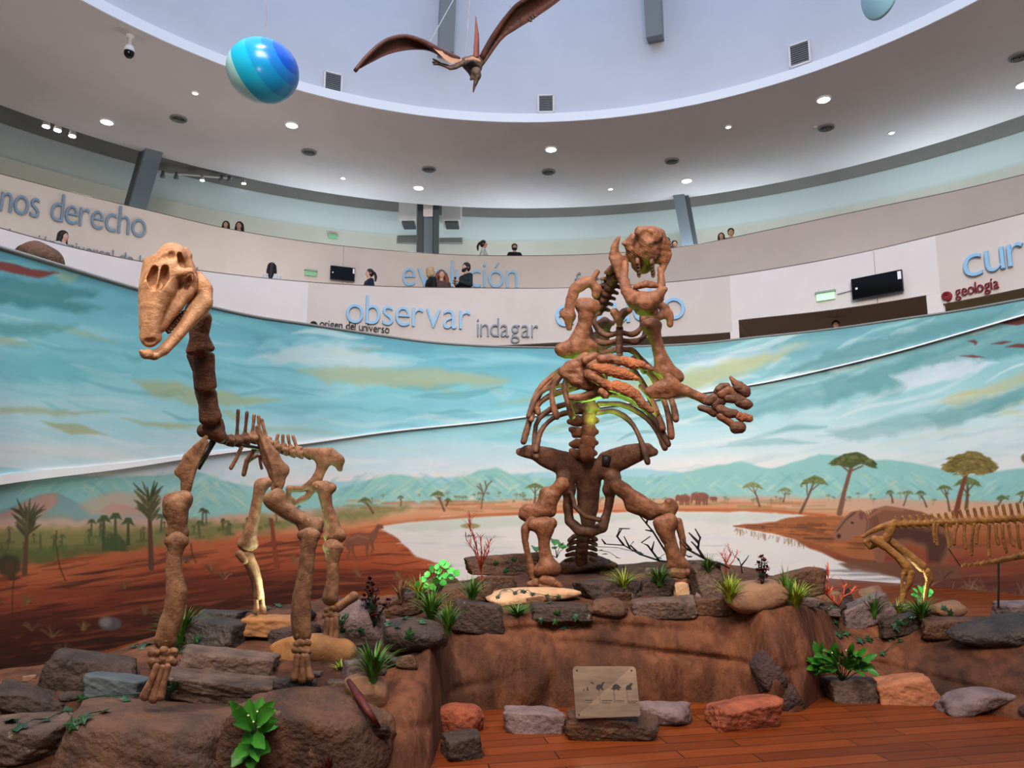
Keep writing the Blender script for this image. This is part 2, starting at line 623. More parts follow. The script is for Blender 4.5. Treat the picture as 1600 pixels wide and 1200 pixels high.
for (x1, y1, x2, y2, wd) in ((695, 90, 702, -160, 0.44), (1025, 66, 1016, -170, 0.46)):
    A = cyl(x1, y1, R_IN + 0.1)
    B = cyl(x2, y2, R_IN + 0.0)
    v = np.append(CEN - A[:2], 0); v /= np.linalg.norm(v)
    mb = bar(MB(), A + v * 0.1, B + v * 1.1, wd, 0.7)
    o = mb.build('roof_rib', mat('rib_grey', (128, 130, 130), 0.55))
    tag(o, 'grey roof rib ending on the drum wall, ' + ('behind the pterosaur' if x1 < 800 else 'to the right of the pterosaur'),
        'roof rib', 'roof ribs of the drum')

for nm, xb, yb, xt, yt, Rb, Rt, wd, lab in (
        ('gallery_column', 207, 345, 244, 218, 19.3, 18.2, 0.50, 'slanting grey steel column above the lettering of the left balustrade'),
        ('gallery_column', 668, 404, 669, 300, 19.5, 19.3, 0.34, 'grey steel column between two air ducts behind the upper gallery'),
        ('gallery_column', 1077, 392, 1058, 290, 19.3, 18.2, 0.40, 'slanting grey steel column on the upper gallery behind the sloth skull')):
    A, B = cyl(xb, yb, Rb), cyl(xt, yt, Rt)
    root = thing(nm, lab, 'column', A, 'steel columns of the upper gallery')
    bar(MB(), A, B, wd, 0.5).build('shaft', M_steel, root)
    off = np.array([-0.32, 0.1, 0]) if xb < 700 else np.array([0.28, 0.1, 0])
    bar(MB(), A + off, B + off, 0.22, 0.5).build('dark_side', M_steeld, root)  # dark bars put in for the column's dark side and dark recesses
    if 600 < xb < 700:
        bar(MB(), A - off, B - off, 0.22, 0.5).build('dark_side', M_steeld, root)
        q = cyl(669, 328, 19.0)
        MB().box(q, (0.36, 0.12, 0.5)).build('bracket', M_white, root)

# air ducts and grilles either side of the middle column
for x0, x1, g0, g1, side in ((625, 653, 619, 661, 'left'), (691, 722, 685, 724, 'right')):
    A = cyl((x0 + x1) / 2, 350, 20.6); wdt = (x1 - x0) / F * 29 * 0.97
    B = cyl((x0 + x1) / 2, 310, 20.6)
    root = thing('air_duct', f'boxy white air duct hanging to the {side} of the middle gallery column', 'air duct', A, 'air ducts of the upper gallery')
    MB().box((A + B) / 2, (wdt, 0.9, (B - A)[2])).build('duct_box', M_white, root)
    MB().box(A + [0, 0, -0.05], (wdt * 0.7, 0.7, 0.1)).build('outlet', M_steeld, root)
    A = cyl((g0 + g1) / 2, 368, 21.9); wdt = (g1 - g0) / F * 29.6
    root = thing('air_grille', f'wide grey wall grille under the {side} air duct of the gallery', 'grille', A, 'wall grilles of the upper gallery')
    MB().box(A, (wdt, 0.06, 0.72)).build('grille_frame', mat('grille_grey', (150, 148, 144), 0.6), root)
    mb = MB()
    for i in range(12):
        mb.box(A + [0, -0.05, -0.30 + 0.055 * i], (wdt * 0.92, 0.03, 0.02))
    mb.build('louvre', mat('grille_dark', (112, 112, 110), 0.6), root)


# ---- soffit fittings
def soffit_pt(px, py):
    return on_z(px, py, Z_SOF)


L_BIG = [(167, 190, 'left of the round vent'), (456, 195, 'below the striped ball'), (654, 293, 'above the middle gallery column'), (861, 233, 'under the middle drum vent'),
         (1073, 282, 'above the right gallery column'), (1287, 155, 'below the right drum vent'), (1599, 132, 'at the right edge of the photo')]
M_lamp = glow('lamp_glow', (255, 252, 246), 14)
M_lampw = glow('lamp_warm', (255, 226, 190), 9)
for px, py, where in L_BIG:
    p = soffit_pt(px, py)
    root = thing('downlight', f'large round lit ceiling downlight {where}', 'downlight', p, 'large ceiling downlights')
    MB().lathe([(0.21, 0.0), (0.21, -0.03), (0.165, -0.035), (0.165, -0.012)], p).build('trim_ring', M_trimw, root, True)
    MB().lathe([(0.0, -0.02), (0.162, -0.02), (0.162, -0.008)], p).build('diffuser', M_lamp, root)
    lamp('downlight_beam', 'SPOT', p + [0, 0, -0.06], p + [0, 0, -5], 230, (1.0, 0.95, 0.88), 0.15, spot=95, blend=0.8)
L_SML = [(305, 145, 'beside the left end of the soffit, near the camera dome'), (536, 278, 'between two round vents on the left'), (954, 295, 'just right of the sloth skull'),
         (1138, 198, 'between the middle and right drum vents'), (1393, 207, 'near the right end of the soffit')]
for px, py, where in L_SML:
    p = soffit_pt(px, py)
    root = thing('spot_downlight', f'small warm ceiling spotlight {where}', 'spotlight', p, 'small ceiling spotlights')
    MB().lathe([(0.11, 0.0), (0.11, -0.025), (0.075, -0.03), (0.075, -0.01)], p).build('trim_ring', M_trimw, root, True)
    MB().lathe([(0.0, -0.018), (0.07, -0.018), (0.07, -0.006)], p).build('bulb', M_lampw, root)
V_RND = [(279, 185, 'left, near the dome camera'), (483, 237, 'left of centre'), (670, 264, 'above the steel column'), (857, 268, 'in the middle below the bright lamp'),
         (1050, 251, 'right of the sloth skull'), (1291, 199, 'under the right drum vent'), (1593, 88, 'at the right edge')]
M_dark = mat('vent_black', (36, 36, 38), 0.6)
M_ventm = mat('vent_grey', (128, 128, 128), 0.4)
for px, py, where in V_RND:
    p = soffit_pt(px, py)
    root = thing('round_vent', f'round dark ceiling air vent {where}', 'vent', p, 'round ceiling vents')
    MB().lathe([(0.24, 0.0), (0.24, -0.03), (0.19, -0.05), (0.19, 0.0)], p).build('outer_ring', M_ventm, root, True)
    MB().lathe([(0.0, -0.012), (0.19, -0.012)], p).build('throat', M_dark, root)
    mb = MB()
    for rr in (0.05, 0.10, 0.15):
        mb.lathe([(rr, -0.02), (rr + 0.016, -0.05), (rr + 0.02, -0.05), (rr + 0.008, -0.02)], p)
    mb.build('diffuser_cone', M_ventm, root, True)
for px, py in ((685, 269), (1273, 198)):
    p = soffit_pt(px, py)
    tag(MB().lathe([(0.0, -0.05), (0.05, -0.045), (0.07, 0.0)], p).build('smoke_detector', M_beige, None, True),
        'small ceiling smoke detector beside the round vent ' + ('above the steel column' if px < 800 else 'under the right drum vent'), 'smoke detector', 'ceiling smoke detectors')
# security camera
p = soffit_pt(204, 56)
root = thing('dome_camera', 'white ceiling security camera with a black dome, hanging from a short stem', 'security camera', p)
MB().lathe([(0.0, 0.0), (0.10, 0.0), (0.10, -0.04), (0.035, -0.06), (0.035, -0.28), (0.0, -0.28)], p).build('stem', M_trimw, root, True)
MB().lathe([(0.0, -0.26), (0.09, -0.27), (0.12, -0.36), (0.12, -0.42), (0.0, -0.42)], p).build('housing', M_trimw, root, True)
MB().lathe([(0.115, -0.42), (0.11, -0.50), (0.07, -0.56), (0.0, -0.58)], p).build('dome', mat('black_dome', (18, 18, 20), 0.15), root, True)
# grilles of the drum
for px, py, wpx, where in ((520, 130, 25, 'left of the pterosaur'), (853, 163, 23, 'in the middle, below the pterosaur'), (1250, 85, 27, 'on the right')):
    p = cyl(px, py, R_IN + 0.16)
    n = np.append(CEN - p[:2], 0); n /= np.linalg.norm(n)
    sx = np.cross(n, [0, 0, 1.0])
    M = np.stack([sx, n, [0, 0, 1]], 1)
    root = thing('drum_vent', f'square louvred wall vent on the drum {where}', 'vent', p, 'square vents of the drum')
    S = wpx / F * np.linalg.norm(p - EYE) * 0.92
    H = S * 1.18
    mb = MB()
    for sgn in (-1, 1):
        mb.box(p + n * 0.03 + sx * sgn * S * 0.52, (0.05, 0.06, H * 1.1), M)
        mb.box(p + n * 0.03 + np.array([0, 0, sgn * H * 0.53]), (S * 1.1, 0.06, 0.05), M)
    mb.build('vent_frame', M_white, root)
    MB().box(p + n * 0.005, (S, 0.02, H), M).build('vent_core', mat('vent_mid', (92, 92, 92), 0.6), root)
    mb = MB()
    for i in range(9):
        mb.box(p + n * 0.03 + np.array([0, 0, (i - 4) * H / 9.5]), (S, 0.03, 0.018), M)
    mb.build('louvre', M_ventm, root)

# track lights on the left
pts = [cyl(x, y, 20.8) for x, y in ((243, 270), (300, 273.5), (362, 279))]
root = thing('light_track', 'white track carrying six small spotlights above the left gallery', 'track light', pts[0])
MB().tube(pts, 0.035, 6).build('track', M_white, root)
for i, (x, y, on) in enumerate(((254, 276, 0), (275, 278, 0), (316, 281, 1), (346, 282, 0), (358, 283, 0), (381, 286, 1))):
    q = cyl(x, y, 20.8)
    h = MB().lathe([(0.0, 0.2), (0.05, 0.2), (0.07, 0.05), (0.09, -0.02), (0.0, -0.02)], q).build('spot_head', M_white if on else M_ventm, root, True)
    if on:
        MB().lathe([(0.0, -0.03), (0.08, -0.03), (0.07, -0.005)], q).build('bulb', M_lamp, h)
for i, (x, y) in enumerate(((72, 197), (90, 203), (113, 212))):
    q = cyl(x, y, 19.2)
    root = thing('track_spotlight', ('first', 'middle', 'last')[i] + ' of three lit spotlights in a row under the soffit edge at far left', 'spotlight', q, 'three lit spotlights at far left')
    MB().lathe([(0.0, 0.42), (0.03, 0.42), (0.03, 0.2), (0.08, 0.2), (0.11, 0.0), (0.0, 0.0)], q).build('spot_head', M_white, root, True)
    MB().lathe([(0.0, -0.03), (0.10, -0.03), (0.09, -0.004)], q).build('bulb', M_lamp, root)

# fluorescent tubes under the tiers on the right
for (x1, y1, x2, y2, R, lab) in ((1003, 534, 1112, 528, R_MID + 1.2, 'lit fluorescent tube under the middle balustrade behind the sloth shoulder'),
                                 (1523, 475, 1640, 449, R_MID + 1.2, 'lit fluorescent tube under the balustrade with the red spiral sign')):
    A, B = cyl(x1, y1, R), cyl(x2, y2, R)
    root = thing('fluorescent_lamp', lab, 'lamp', A)
    MB().tube([A, (A + B) / 2, B], 0.05, 10).build('tube', M_lamp, root)
    MB().tube([A + [0, 0, 0.09], (A + B) / 2 + [0, 0, 0.09], B + [0, 0, 0.09]], 0.035, 6).build('fitting', M_white, root)
    mid = A * 0.6 + B * 0.4
    MB().box(mid + [0, 0, 0.25], (0.08, 0.08, 0.35)).build('hanger', M_white, root)


# ---- wall screens and exit signs
def wall_frame(px, py, R):
    p = cyl(px, py, R)
    n = np.append(CEN - p[:2], 0); n /= np.linalg.norm(n)
    return p, np.stack([np.cross(n, [0, 0, 1.0]), n, [0, 0, 1]], 1), n


def tangent_frame(PX, x, R):
    """frame on a tier wall whose x axis follows the slope of the tier"""
    p, M, n = wall_frame(x, spline(PX, [x])[0], R)
    q1, q2 = cyl(x - 12, spline(PX, [x - 12])[0], R), cyl(x + 12, spline(PX, [x + 12])[0], R)
    t = q2 - q1; t /= np.linalg.norm(t)
    if t @ M[:, 0] < 0: t = -t
    return t, n


for px, py, wpx, hpx, R, PX, lab in ((534, 429.5, 36, 21, R_UP, M_PX, 'black flat screen on the upper pale balustrade, left of the blue-jacket woman'),
                                     (1373.5, 447.5, 60, 30, R_MID, M_PX, 'black flat screen on the white wall right of the sloth')):
    p, M, n = wall_frame(px, py, R)
    dist = np.linalg.norm(p - EYE)
    Sx, Sz = wpx / F * dist, hpx / F * dist
    if px > 1000:
        Sx *= 1.1
    tl = -0.07 if px > 1000 else 0.0
    root = thing('television', lab, 'screen', p, 'wall screens')
    c = p + n * 0.14
    R3 = M @ np.array(Matrix.Rotation(0, 3, 'Y'))
    MB().box(c, (Sx, 0.07, Sz), R3).build('bezel', mat('black_gloss', (14, 14, 16), 0.25), root)
    MB().box(c + n * 0.037, (Sx * 0.95, 0.006, Sz * 0.9), R3).build('screen_glass', mat('screen_black', (8, 8, 10), 0.08), root)
    MB().box(p + n * 0.06, (Sx * 0.3, 0.12, Sz * 0.4), R3).build('wall_bracket', M_steeld, root)
    MB().box(c + n * 0.043 - M[:, 0] * Sx * 0.45 + M[:, 2] * Sz * 0.25, (Sx * 0.07, 0.004, Sz * 0.36), R3).build('sticker', M_trimw, root)
    MB().box(c + n * 0.043 + M[:, 0] * Sx * 0.40, (Sx * 0.045, 0.004, Sz * 0.10), R3).build('label_spot', M_trimw, root)
for px, py, wpx, R, lab in ((485, 428, 17, R_UP, 'green exit sign on the upper pale balustrade left of the screen'),
                            (1291, 464, 25, R_MID, 'green exit sign on the white wall left of the right screen'),
                            (519.5, 370.5, 13, 21.9, 'faint green exit sign on the back wall of the upper gallery')):
    p, M, n = wall_frame(px, py, R)
    dist = np.linalg.norm(p - EYE)
    Sx = wpx / F * dist
    Sz = Sx * 0.42
    root = thing('exit_sign', lab, 'sign', p, 'green exit signs')
    MB().box(p + n * 0.05, (Sx, 0.05, Sz), M).build('sign_panel', glow('exit_green', (120, 225, 140), 0.45) if px > 1000 else mat('exit_pale', (140, 200, 150), 0.5), root)
    MB().box(p + n * 0.07 + M[:, 2] * Sz * 0.62, (Sx * 1.1, 0.09, Sz * 0.24), M).build('sign_housing', mat('sign_housing', (150, 165, 150), 0.5), root)
    for sg in (-1, 1):
        MB().box(p + n * 0.04 + M[:, 2] * Sz * 0.9 + M[:, 0] * Sx * 0.42 * sg, (Sx * 0.06, 0.05, Sz * 0.4), M).build('hanger', M_white, root)
# cable between sign and right screen
a, b = cyl(1308, 460, R_MID - 0.03), cyl(1346, 450, R_MID - 0.03)
tag(MB().tube([a, (a + b) / 2, b], 0.012, 6).build('cable', M_ventm), 'thin grey cable between the exit sign and the right screen', 'cable')


# ---- lettering on the tiers
_letters = {}


def glyph(ch):
    if ch not in _letters:
        cu = bpy.data.curves.new('g', 'FONT')
        cu.body = ch
        cu.size = 1.0
        cu.extrude = 0.03
        cu.bevel_depth = 0.004
        cu.offset = -0.014
        cu.resolution_u = 5
        o = bpy.data.objects.new('g', cu)
        COL.objects.link(o)
        bpy.context.view_layer.update()
        dg = bpy.context.evaluated_depsgraph_get()
        me = bpy.data.meshes.new_from_object(o.evaluated_get(dg))
        V = np.array([v.co[:] for v in me.vertices]) if len(me.vertices) else np.zeros((0, 3))
        Fq = [tuple(p.vertices) for p in me.polygons]
        bpy.data.objects.remove(o); bpy.data.meshes.remove(me)
        _letters[ch] = (V, Fq)
    return _letters[ch]


M_blue = mat('pale_blue_letters', (146, 190, 222), 0.45)
M_bluedk = mat('steel_blue_letters', (124, 146, 166), 0.45)
M_ltgrey = mat('grey_letters', (128, 138, 150), 0.5)
M_ltblack = mat('black_letters', (32, 28, 30), 0.5)
M_ltred = mat('red_letters', (132, 26, 40), 0.5)


def lettering(word, spots, R, xh, m, label, thick=1.0, weight=0.0, sx=1.0):
    """spots: (px, py) of the baseline at the left edge of the first letter and right edge of the last;
    xh: height of a small o in pixels"""
    (x0, y0), (x1, y1) = spots
    adv, V0 = [], []
    for ch in word:
        if ch == ' ':
            adv.append(0.30); continue
        V, _ = glyph(ch)
        adv.append(V[:, 0].max() - V[:, 0].min() + 0.07)
    tot = sum(adv) - 0.07
    p0 = cyl(x0, y0, R - 0.06)
    root = thing('wall_lettering', label, 'lettering', p0, 'raised words on the balustrades')
    Vo, _ = glyph('o')
    ho = Vo[:, 1].max() - Vo[:, 1].min()
    acc = 0.0
    for ch, a in zip(word, adv):
        if ch == ' ':
            acc += a; continue
        t = acc / tot
        t2 = (acc + a - 0.07) / tot
        A = cyl(x0 + (x1 - x0) * t, y0 + (y1 - y0) * t, R - 0.02)
        B = cyl(x0 + (x1 - x0) * t2, y0 + (y1 - y0) * t2, R - 0.02)
        V, Fq = glyph(ch)
        ex = B - A
        wl = np.linalg.norm(ex); ex = ex / wl
        n = np.append(CEN - A[:2], 0); n /= np.linalg.norm(n)
        ez = np.array([0, 0, 1.0])
        dist = np.linalg.norm(A - EYE)
        sz = xh / F * dist * 1.03 / ho
        Vx = (V[:, 0] - V[:, 0].min()) / max(1e-6, V[:, 0].max() - V[:, 0].min()) * wl
        P = A + Vx[:, None] * ex + (V[:, 1] * sz)[:, None] * ez + ((V[:, 2] + 0.04) * thick)[:, None] * n
        mesh('letter', P, Fq, m, root, False)
        acc += a
    return root


lettering('nos derecho', ((-2, 330), (226, 373)), R_UP, 25, M_bluedk, 'steel-blue words "nos derecho" on the left upper balustrade')
lettering('evolución', ((628, 447), (809, 451)), R_UP, 27, M_blue, 'large pale-blue word "evolución" on the upper balustrade behind three visitors')
lettering('futuro', ((898, 453), (985, 449)), R_UP, 17, M_ltgrey, 'grey-blue word "futuro" on the upper balustrade left of the sloth head')
lettering('observar', ((540, 505), (735, 516)), R_MID, 29, M_blue, 'large pale-blue word "observar" on the middle balustrade')
lettering('indagar', ((745, 526), (841, 528)), R_MID, 19, M_ltgrey, 'smaller grey-blue word "indagar" on the middle balustrade')
lettering('estudio', ((868, 512), (1071, 499)), R_MID, 33, M_blue, 'large pale-blue word half hidden behind the sloth shoulder')
lettering('curio', ((1509, 436), (1660, 398)), R_MID, 29, M_blue, 'large pale-blue letters "cur" at the right edge of the balustrade')
lettering('geología', ((1494, 465), (1562, 450)), R_MID, 9.5, M_ltred, 'dark red word "geología" beside the spiral emblem', 0.7)
lettering('origen del universo', ((499, 511), (608, 521)), R_MID, 7.5, M_ltblack, 'small black words "origen del universo" under "observar"', 0.6)
lettering('declaración universal de los derechos', ((-22, 367), (338, 439)), R_UP, 9, M_ltgrey, 'small grey line of words under "nos derecho", cut by the rail', 0.6)


def spiral_emblem(px, py, rpx, R, m, label):
    p, M, n = wall_frame(px, py, R)
    r = rpx / F * np.linalg.norm(p - EYE)
    mb = MB()
    pts, rs = [], []
    for i in range(60):
        t = i / 59
        a = t * 4.6 * math.pi + 2.6
        rad = r * (0.06 + 0.68 * t)
        pts.append(p + n * 0.04 + M[:, 0] * rad * math.cos(a) + M[:, 2] * rad * math.sin(a))
        rs.append(r * (0.04 + 0.24 * t))
    mb.tube(pts, rs, 8)
    tag(mb.build('spiral_emblem', m, None, True), label, 'emblem', 'spiral shell emblems')


spiral_emblem(1479.5, 463.5, 8, R_MID, M_ltred, 'dark red spiral shell emblem left of the word "geología"')
spiral_emblem(489, 508, 7, R_MID, M_ltblack, 'black spiral emblem left of the words "origen del universo"')

# ================================================================== the painted mural
# --- painter: a canvas laid out flat, later unrolled onto the curved wall
CX0, CY0, CW, CH = -400, 330, 2400, 900
CAN = np.zeros((CH, CW, 3), np.float32)
GY, GX = np.mgrid[0:CH, 0:CW].astype(np.float32)
GX += CX0; GY += CY0


def vnoise(sx, sy, seed, oct=4):
    r = np.random.default_rng(seed)
    out = np.zeros((CH, CW), np.float32); amp, tot = 1.0, 0
    for o in range(oct):
        nx, ny = int(CW / sx) + 3, int(CH / sy) + 3
        g = r.random((ny, nx)).astype(np.float32)
        fx = (np.arange(CW) / sx); fy = (np.arange(CH) / sy)
        ix, iy = fx.astype(int), fy.astype(int)
        tx, ty = fx - ix, fy - iy
        tx = tx * tx * (3 - 2 * tx); ty = (ty * ty * (3 - 2 * ty))[:, None]
        a = g[np.ix_(iy, ix)] * (1 - tx) + g[np.ix_(iy, ix + 1)] * tx
        b = g[np.ix_(iy + 1, ix)] * (1 - tx) + g[np.ix_(iy + 1, ix + 1)] * tx
        out += amp * (a * (1 - ty) + b * ty); tot += amp
        amp *= 0.55; sx = max(2, sx / 2); sy = max(2, sy / 2)
    return out / tot - 0.5


def box_(x0, y0, x1, y1, pad=4):
    a, b = int(max(0, x0 - CX0 - pad)), int(min(CW, x1 - CX0 + pad))
    c, d = int(max(0, y0 - CY0 - pad)), int(min(CH, y1 - CY0 + pad))
    return (slice(c, d), slice(a, b)) if b > a and d > c else None


def blend(sl, m, col):
    CAN[sl] += (np.asarray(col, np.float32) - CAN[sl]) * m[..., None]


def poly(pts, col, al=1.0, soft=1.5, rough=0.0, seed=1):
    P = np.array(pts, float)
    sl = box_(P[:, 0].min(), P[:, 1].min(), P[:, 0].max(), P[:, 1].max(), 6 + soft * 2 + rough)
    if sl is None: return
    X, Y = GX[sl], GY[sl]
    if rough:
        nz = NZ1[sl] * rough * 2; nz2 = NZ2[sl] * rough * 2
        X, Y = X + nz, Y + nz2
    ins = np.zeros(X.shape, bool)
    dist = np.full(X.shape, 1e9, np.float32)
    n = len(P)
    for i in range(n):
        (ax, ay), (bx, by) = P[i], P[(i + 1) % n]
        if ay != by:
            c = ((ay > Y) != (by > Y)) & (X < (bx - ax) * (Y - ay) / (by - ay) + ax)
            ins ^= c
        dx, dy = bx - ax, by - ay
        t = np.clip(((X - ax) * dx + (Y - ay) * dy) / (dx * dx + dy * dy + 1e-9), 0, 1)
        dist = np.minimum(dist, np.hypot(X - ax - t * dx, Y - ay - t * dy))
    sd = np.where(ins, -dist, dist)
    blend(sl, np.clip(0.5 - sd / (2 * soft), 0, 1) * al, col)


def stroke(pts, wd, col, al=1.0, soft=1.0):
    P = np.array(pts, float)
    wd = np.full(len(P), float(wd)) if np.isscalar(wd) else np.array(wd, float)
    mw = wd.max() + soft * 2
    sl = box_(P[:, 0].min() - mw, P[:, 1].min() - mw, P[:, 0].max() + mw, P[:, 1].max() + mw)
    if sl is None: return
    X, Y = GX[sl], GY[sl]
    best = np.full(X.shape, 1e9, np.float32)
    for i in range(len(P) - 1):
        (ax, ay), (bx, by) = P[i], P[i + 1]
        dx, dy = bx - ax, by - ay
        t = np.clip(((X - ax) * dx + (Y - ay) * dy) / (dx * dx + dy * dy + 1e-9), 0, 1)
        d = np.hypot(X - ax - t * dx, Y - ay - t * dy) - (wd[i] + (wd[i + 1] - wd[i]) * t)
        best = np.minimum(best, d)
    blend(sl, np.clip(0.5 - best / (2 * soft), 0, 1) * al, col)


def ell(cx, cy, rx, ry, col, al=1.0, soft=0.15, rough=0.0):
    sl = box_(cx - rx * 1.4, cy - ry * 1.4, cx + rx * 1.4, cy + ry * 1.4)
    if sl is None: return
    X, Y = GX[sl], GY[sl]
    q = np.hypot((X - cx) / rx, (Y - cy) / ry) + rough * NZ1[sl]
    blend(sl, np.clip((1 + soft - q) / (2 * soft), 0, 1) * al, col)


NZ1, NZ2 = vnoise(26, 22, 3), vnoise(26, 22, 4)
NL = vnoise(300, 34, 5)
NM = vnoise(120, 60, 6)
rr = np.random.default_rng(11)


def ramp(t, stops):
    out = np.zeros(t.shape + (3,), np.float32)
    ts = [s[0] for s in stops]
    for c in range(3):
        out[..., c] = np.interp(t, ts, [s[1][c] for s in stops])
    return out


xs_c = np.arange(CX0, CX0 + CW)
Tc = spline(T_PX, xs_c)
HOR = 782.0
# --- sky
v = (GY - Tc[None, :]) / (HOR - Tc[None, :])
sky_l = ramp(v + NL * 0.30 + NM * 0.12, [(-.2, (88, 150, 168)), (0.0, (98, 160, 176)), (.18, (116, 182, 196)), (.4, (132, 196, 206)), (.6, (160, 206, 216)),
                                        (.76, (188, 212, 220)), (.88, (222, 216, 214)), (1.0, (228, 216, 206))])
sky_r = ramp(v + NL * 0.26 + NM * 0.18, [(-.2, (86, 140, 148)), (0.0, (104, 156, 164)), (.2, (136, 184, 190)), (.4, (152, 198, 202)), (.6, (186, 214, 216)),
                                        (.8, (220, 222, 218)), (1.0, (230, 218, 208))])
mx = np.clip((GX - 850) / 300, 0, 1)[..., None]
CAN[:] = sky_l * (1 - mx) + sky_r * mx


def flow(x, y):
    """direction of the brush in the sky"""
    if x < 420: return 0.16
    if x < 900: return 0.02
    return -0.10 - 0.28 * min(1, (x - 900) / 500) * max(0, min(1, (740 - y) / 160))


PAL_L = [((110, 172, 188), 3), ((150, 205, 214), 4), ((182, 214, 218), 3), ((164, 176, 140), 1.6), ((92, 156, 164), 1.5), ((200, 218, 220), 2), ((120, 190, 196), 3)]
PAL_R = [((118, 168, 170), 4), ((160, 202, 204), 3), ((206, 220, 220), 4), ((190, 186, 140), .7), ((96, 146, 150), 2), ((222, 226, 224), 2)]
for i in range(620):
    x = rr.uniform(-400, 2000)
    tc = float(np.interp(x, xs_c, Tc))
    y = rr.uniform(tc, 735)
    vv = (y - tc) / (HOR - tc)
    pal = PAL_L if x < 900 else PAL_R
    pw = np.array([p[1] for p in pal]); pw = pw / pw.sum()
    c = np.array(pal[rr.choice(len(pal), p=pw)][0], float)
    if vv > 0.62:
        c = c * 0.35 + np.array((214, 220, 220)) * 0.65
    sl_ = flow(x, y) + rr.normal() * 0.05
    ln = rr.uniform(30, 190)
    n = 6
    ph = rr.uniform(0, 6)
    pts = [(x + ln * (k / (n - 1) - .5), y + sl_ * ln * (k / (n - 1) - .5) + 4 * math.sin(ph + k * 1.1)) for k in range(n)]
    wmx = rr.uniform(1.2, 9) * (1 - 0.6 * vv)
    stroke(pts, [wmx * math.sin(math.pi * (k + .35) / (n - .3)) for k in range(n)], c, rr.uniform(.25, .65), rr.uniform(1, 4))
# named features of the sky
poly([(-60, 428), (20, 436), (90, 446), (150, 456), (146, 466), (100, 470), (160, 482), (120, 492), (40, 480), (-60, 470)], (66, 128, 132), .75, 5, 8)
poly([(-60, 500), (40, 505), (120, 512), (60, 526), (-60, 522)], (78, 142, 148), .6, 6, 8)
poly([(-80, 404), (0, 412), (60, 424), (92, 430), (60, 436), (0, 426), (-80, 420)], (124, 52, 48), .9, 2, 4)
poly([(390, 560), (440, 545), (520, 540), (590, 552), (650, 570), (560, 578), (470, 572)], (196, 212, 214), .75, 5, 8)
poly([(462, 580), (560, 574), (690, 580), (800, 590), (780, 600), (640, 606), (520, 600)], (172, 178, 142), .75, 5, 8)
poly([(205, 592), (270, 598), (335, 612), (440, 628), (380, 634), (290, 628), (230, 612)], (164, 172, 128), .7, 4, 6)
poly([(190, 655), (240, 660), (330, 668), (260, 672)], (160, 166, 116), .6, 3, 4)
poly([(0, 636), (70, 640), (170, 644), (90, 650), (0, 645)], (158, 166, 126), .6, 3, 5)
poly([(60, 660), (120, 662), (166, 680), (110, 678)], (160, 158, 104), .6, 2, 3)
poly([(-100, 555), (80, 560), (210, 585), (120, 600), (-100, 590)], (96, 176, 186), .5, 8, 8)
poly([(960, 596), (1050, 588), (1150, 562), (1260, 536), (1170, 585), (1090, 607), (1000, 612)], (186, 184, 132), .75, 6, 8)
poly([(1060, 556), (1180, 548), (1290, 536), (1180, 556), (1080, 566)], (160, 186, 202), .6, 5, 8)
poly([(1225, 588), (1300, 548), (1420, 515), (1540, 492), (1620, 470), (1620, 486), (1500, 520), (1380, 552), (1290, 584)], (92, 142, 146), .75, 4, 8)
poly([(1280, 600), (1380, 570), (1480, 540), (1600, 508), (1720, 480), (1720, 520), (1560, 560), (1460, 580), (1360, 610), (1290, 622)], (88, 144, 148), .7, 5, 10)
poly([(1110, 640), (1230, 612), (1330, 596), (1440, 590), (1380, 610), (1260, 636), (1150, 660)], (112, 164, 168), .65, 5, 10)
poly([(1390, 585), (1500, 560), (1560, 566), (1500, 590), (1420, 604)], (206, 216, 224), .8, 4, 8)
poly([(1440, 650), (1540, 622), (1640, 590), (1640, 612), (1560, 640), (1470, 664)], (94, 148, 150), .6, 4, 8)
poly([(1470, 625), (1560, 600), (1640, 560), (1640, 585), (1560, 615), (1500, 634)], (190, 178, 120), .5, 5, 8)
poly([(1290, 675), (1400, 652), (1500, 640), (1560, 650), (1440, 672), (1340, 690)], (132, 172, 172), .6, 4, 8)
poly([(1120, 698), (1190, 686), (1220, 684), (1280, 692), (1210, 696)], (148, 188, 188), .8, 2, 3)
for pts in ([(1560, 504), (1590, 498), (1640, 484), (1640, 500), (1590, 508)], [(1512, 533), (1523, 531), (1528, 535), (1524, 540), (1522, 536)], [(1548, 537), (1570, 533), (1582, 534), (1565, 538)],
            [(1570, 542), (1590, 537), (1620, 538), (1600, 543)], [(1500, 556), (1520, 555), (1538, 558), (1522, 559)]):
    poly(pts, (112, 50, 46), .9, 1.2, 1)

# --- mountains
def ridge(pts, col, al=1.0, base=812, soft=2.0, rough=3):
    poly([(pts[0][0], base)] + pts + [(pts[-1][0], base)], col, al, soft, rough)


ridge([(-420, 700), (-200, 720), (-60, 728), (0, 730), (60, 736), (140, 745), (200, 742), (260, 746), (420, 762), (520, 752), (620, 748), (760, 742), (900, 735), (1000, 732), (1080, 738), (1180, 738), (1300, 742), (1450, 745), (2000, 735)], (150, 196, 206), .9)
ridge([(-400, 742), (-40, 758), (60, 752), (160, 748), (250, 742), (300, 734), (322, 742), (360, 755), (420, 765), (520, 768), (570, 752), (610, 741), (640, 744), (690, 756), (720, 748), (748, 735), (775, 730), (800, 742), (860, 748), (960, 742), (1010, 748), (1070, 738), (1120, 725), (1160, 722), (1200, 732), (1240, 724), (1280, 710), (1310, 711), (1340, 722), (1380, 717), (1420, 721), (1470, 732), (1510, 742), (1560, 736), (1620, 728), (1700, 722), (2000, 740)], (140, 190, 184))
MTS = [(120, 60), (300, 60), (330, 30), (610, 70), (640, 50), (775, 80), (760, 40), (1130, 80), (1290, 80), (1240, 40), (1380, 60), (1420, 70), (1620, 60), (860, 40), (700, 60), (1060, 60)]
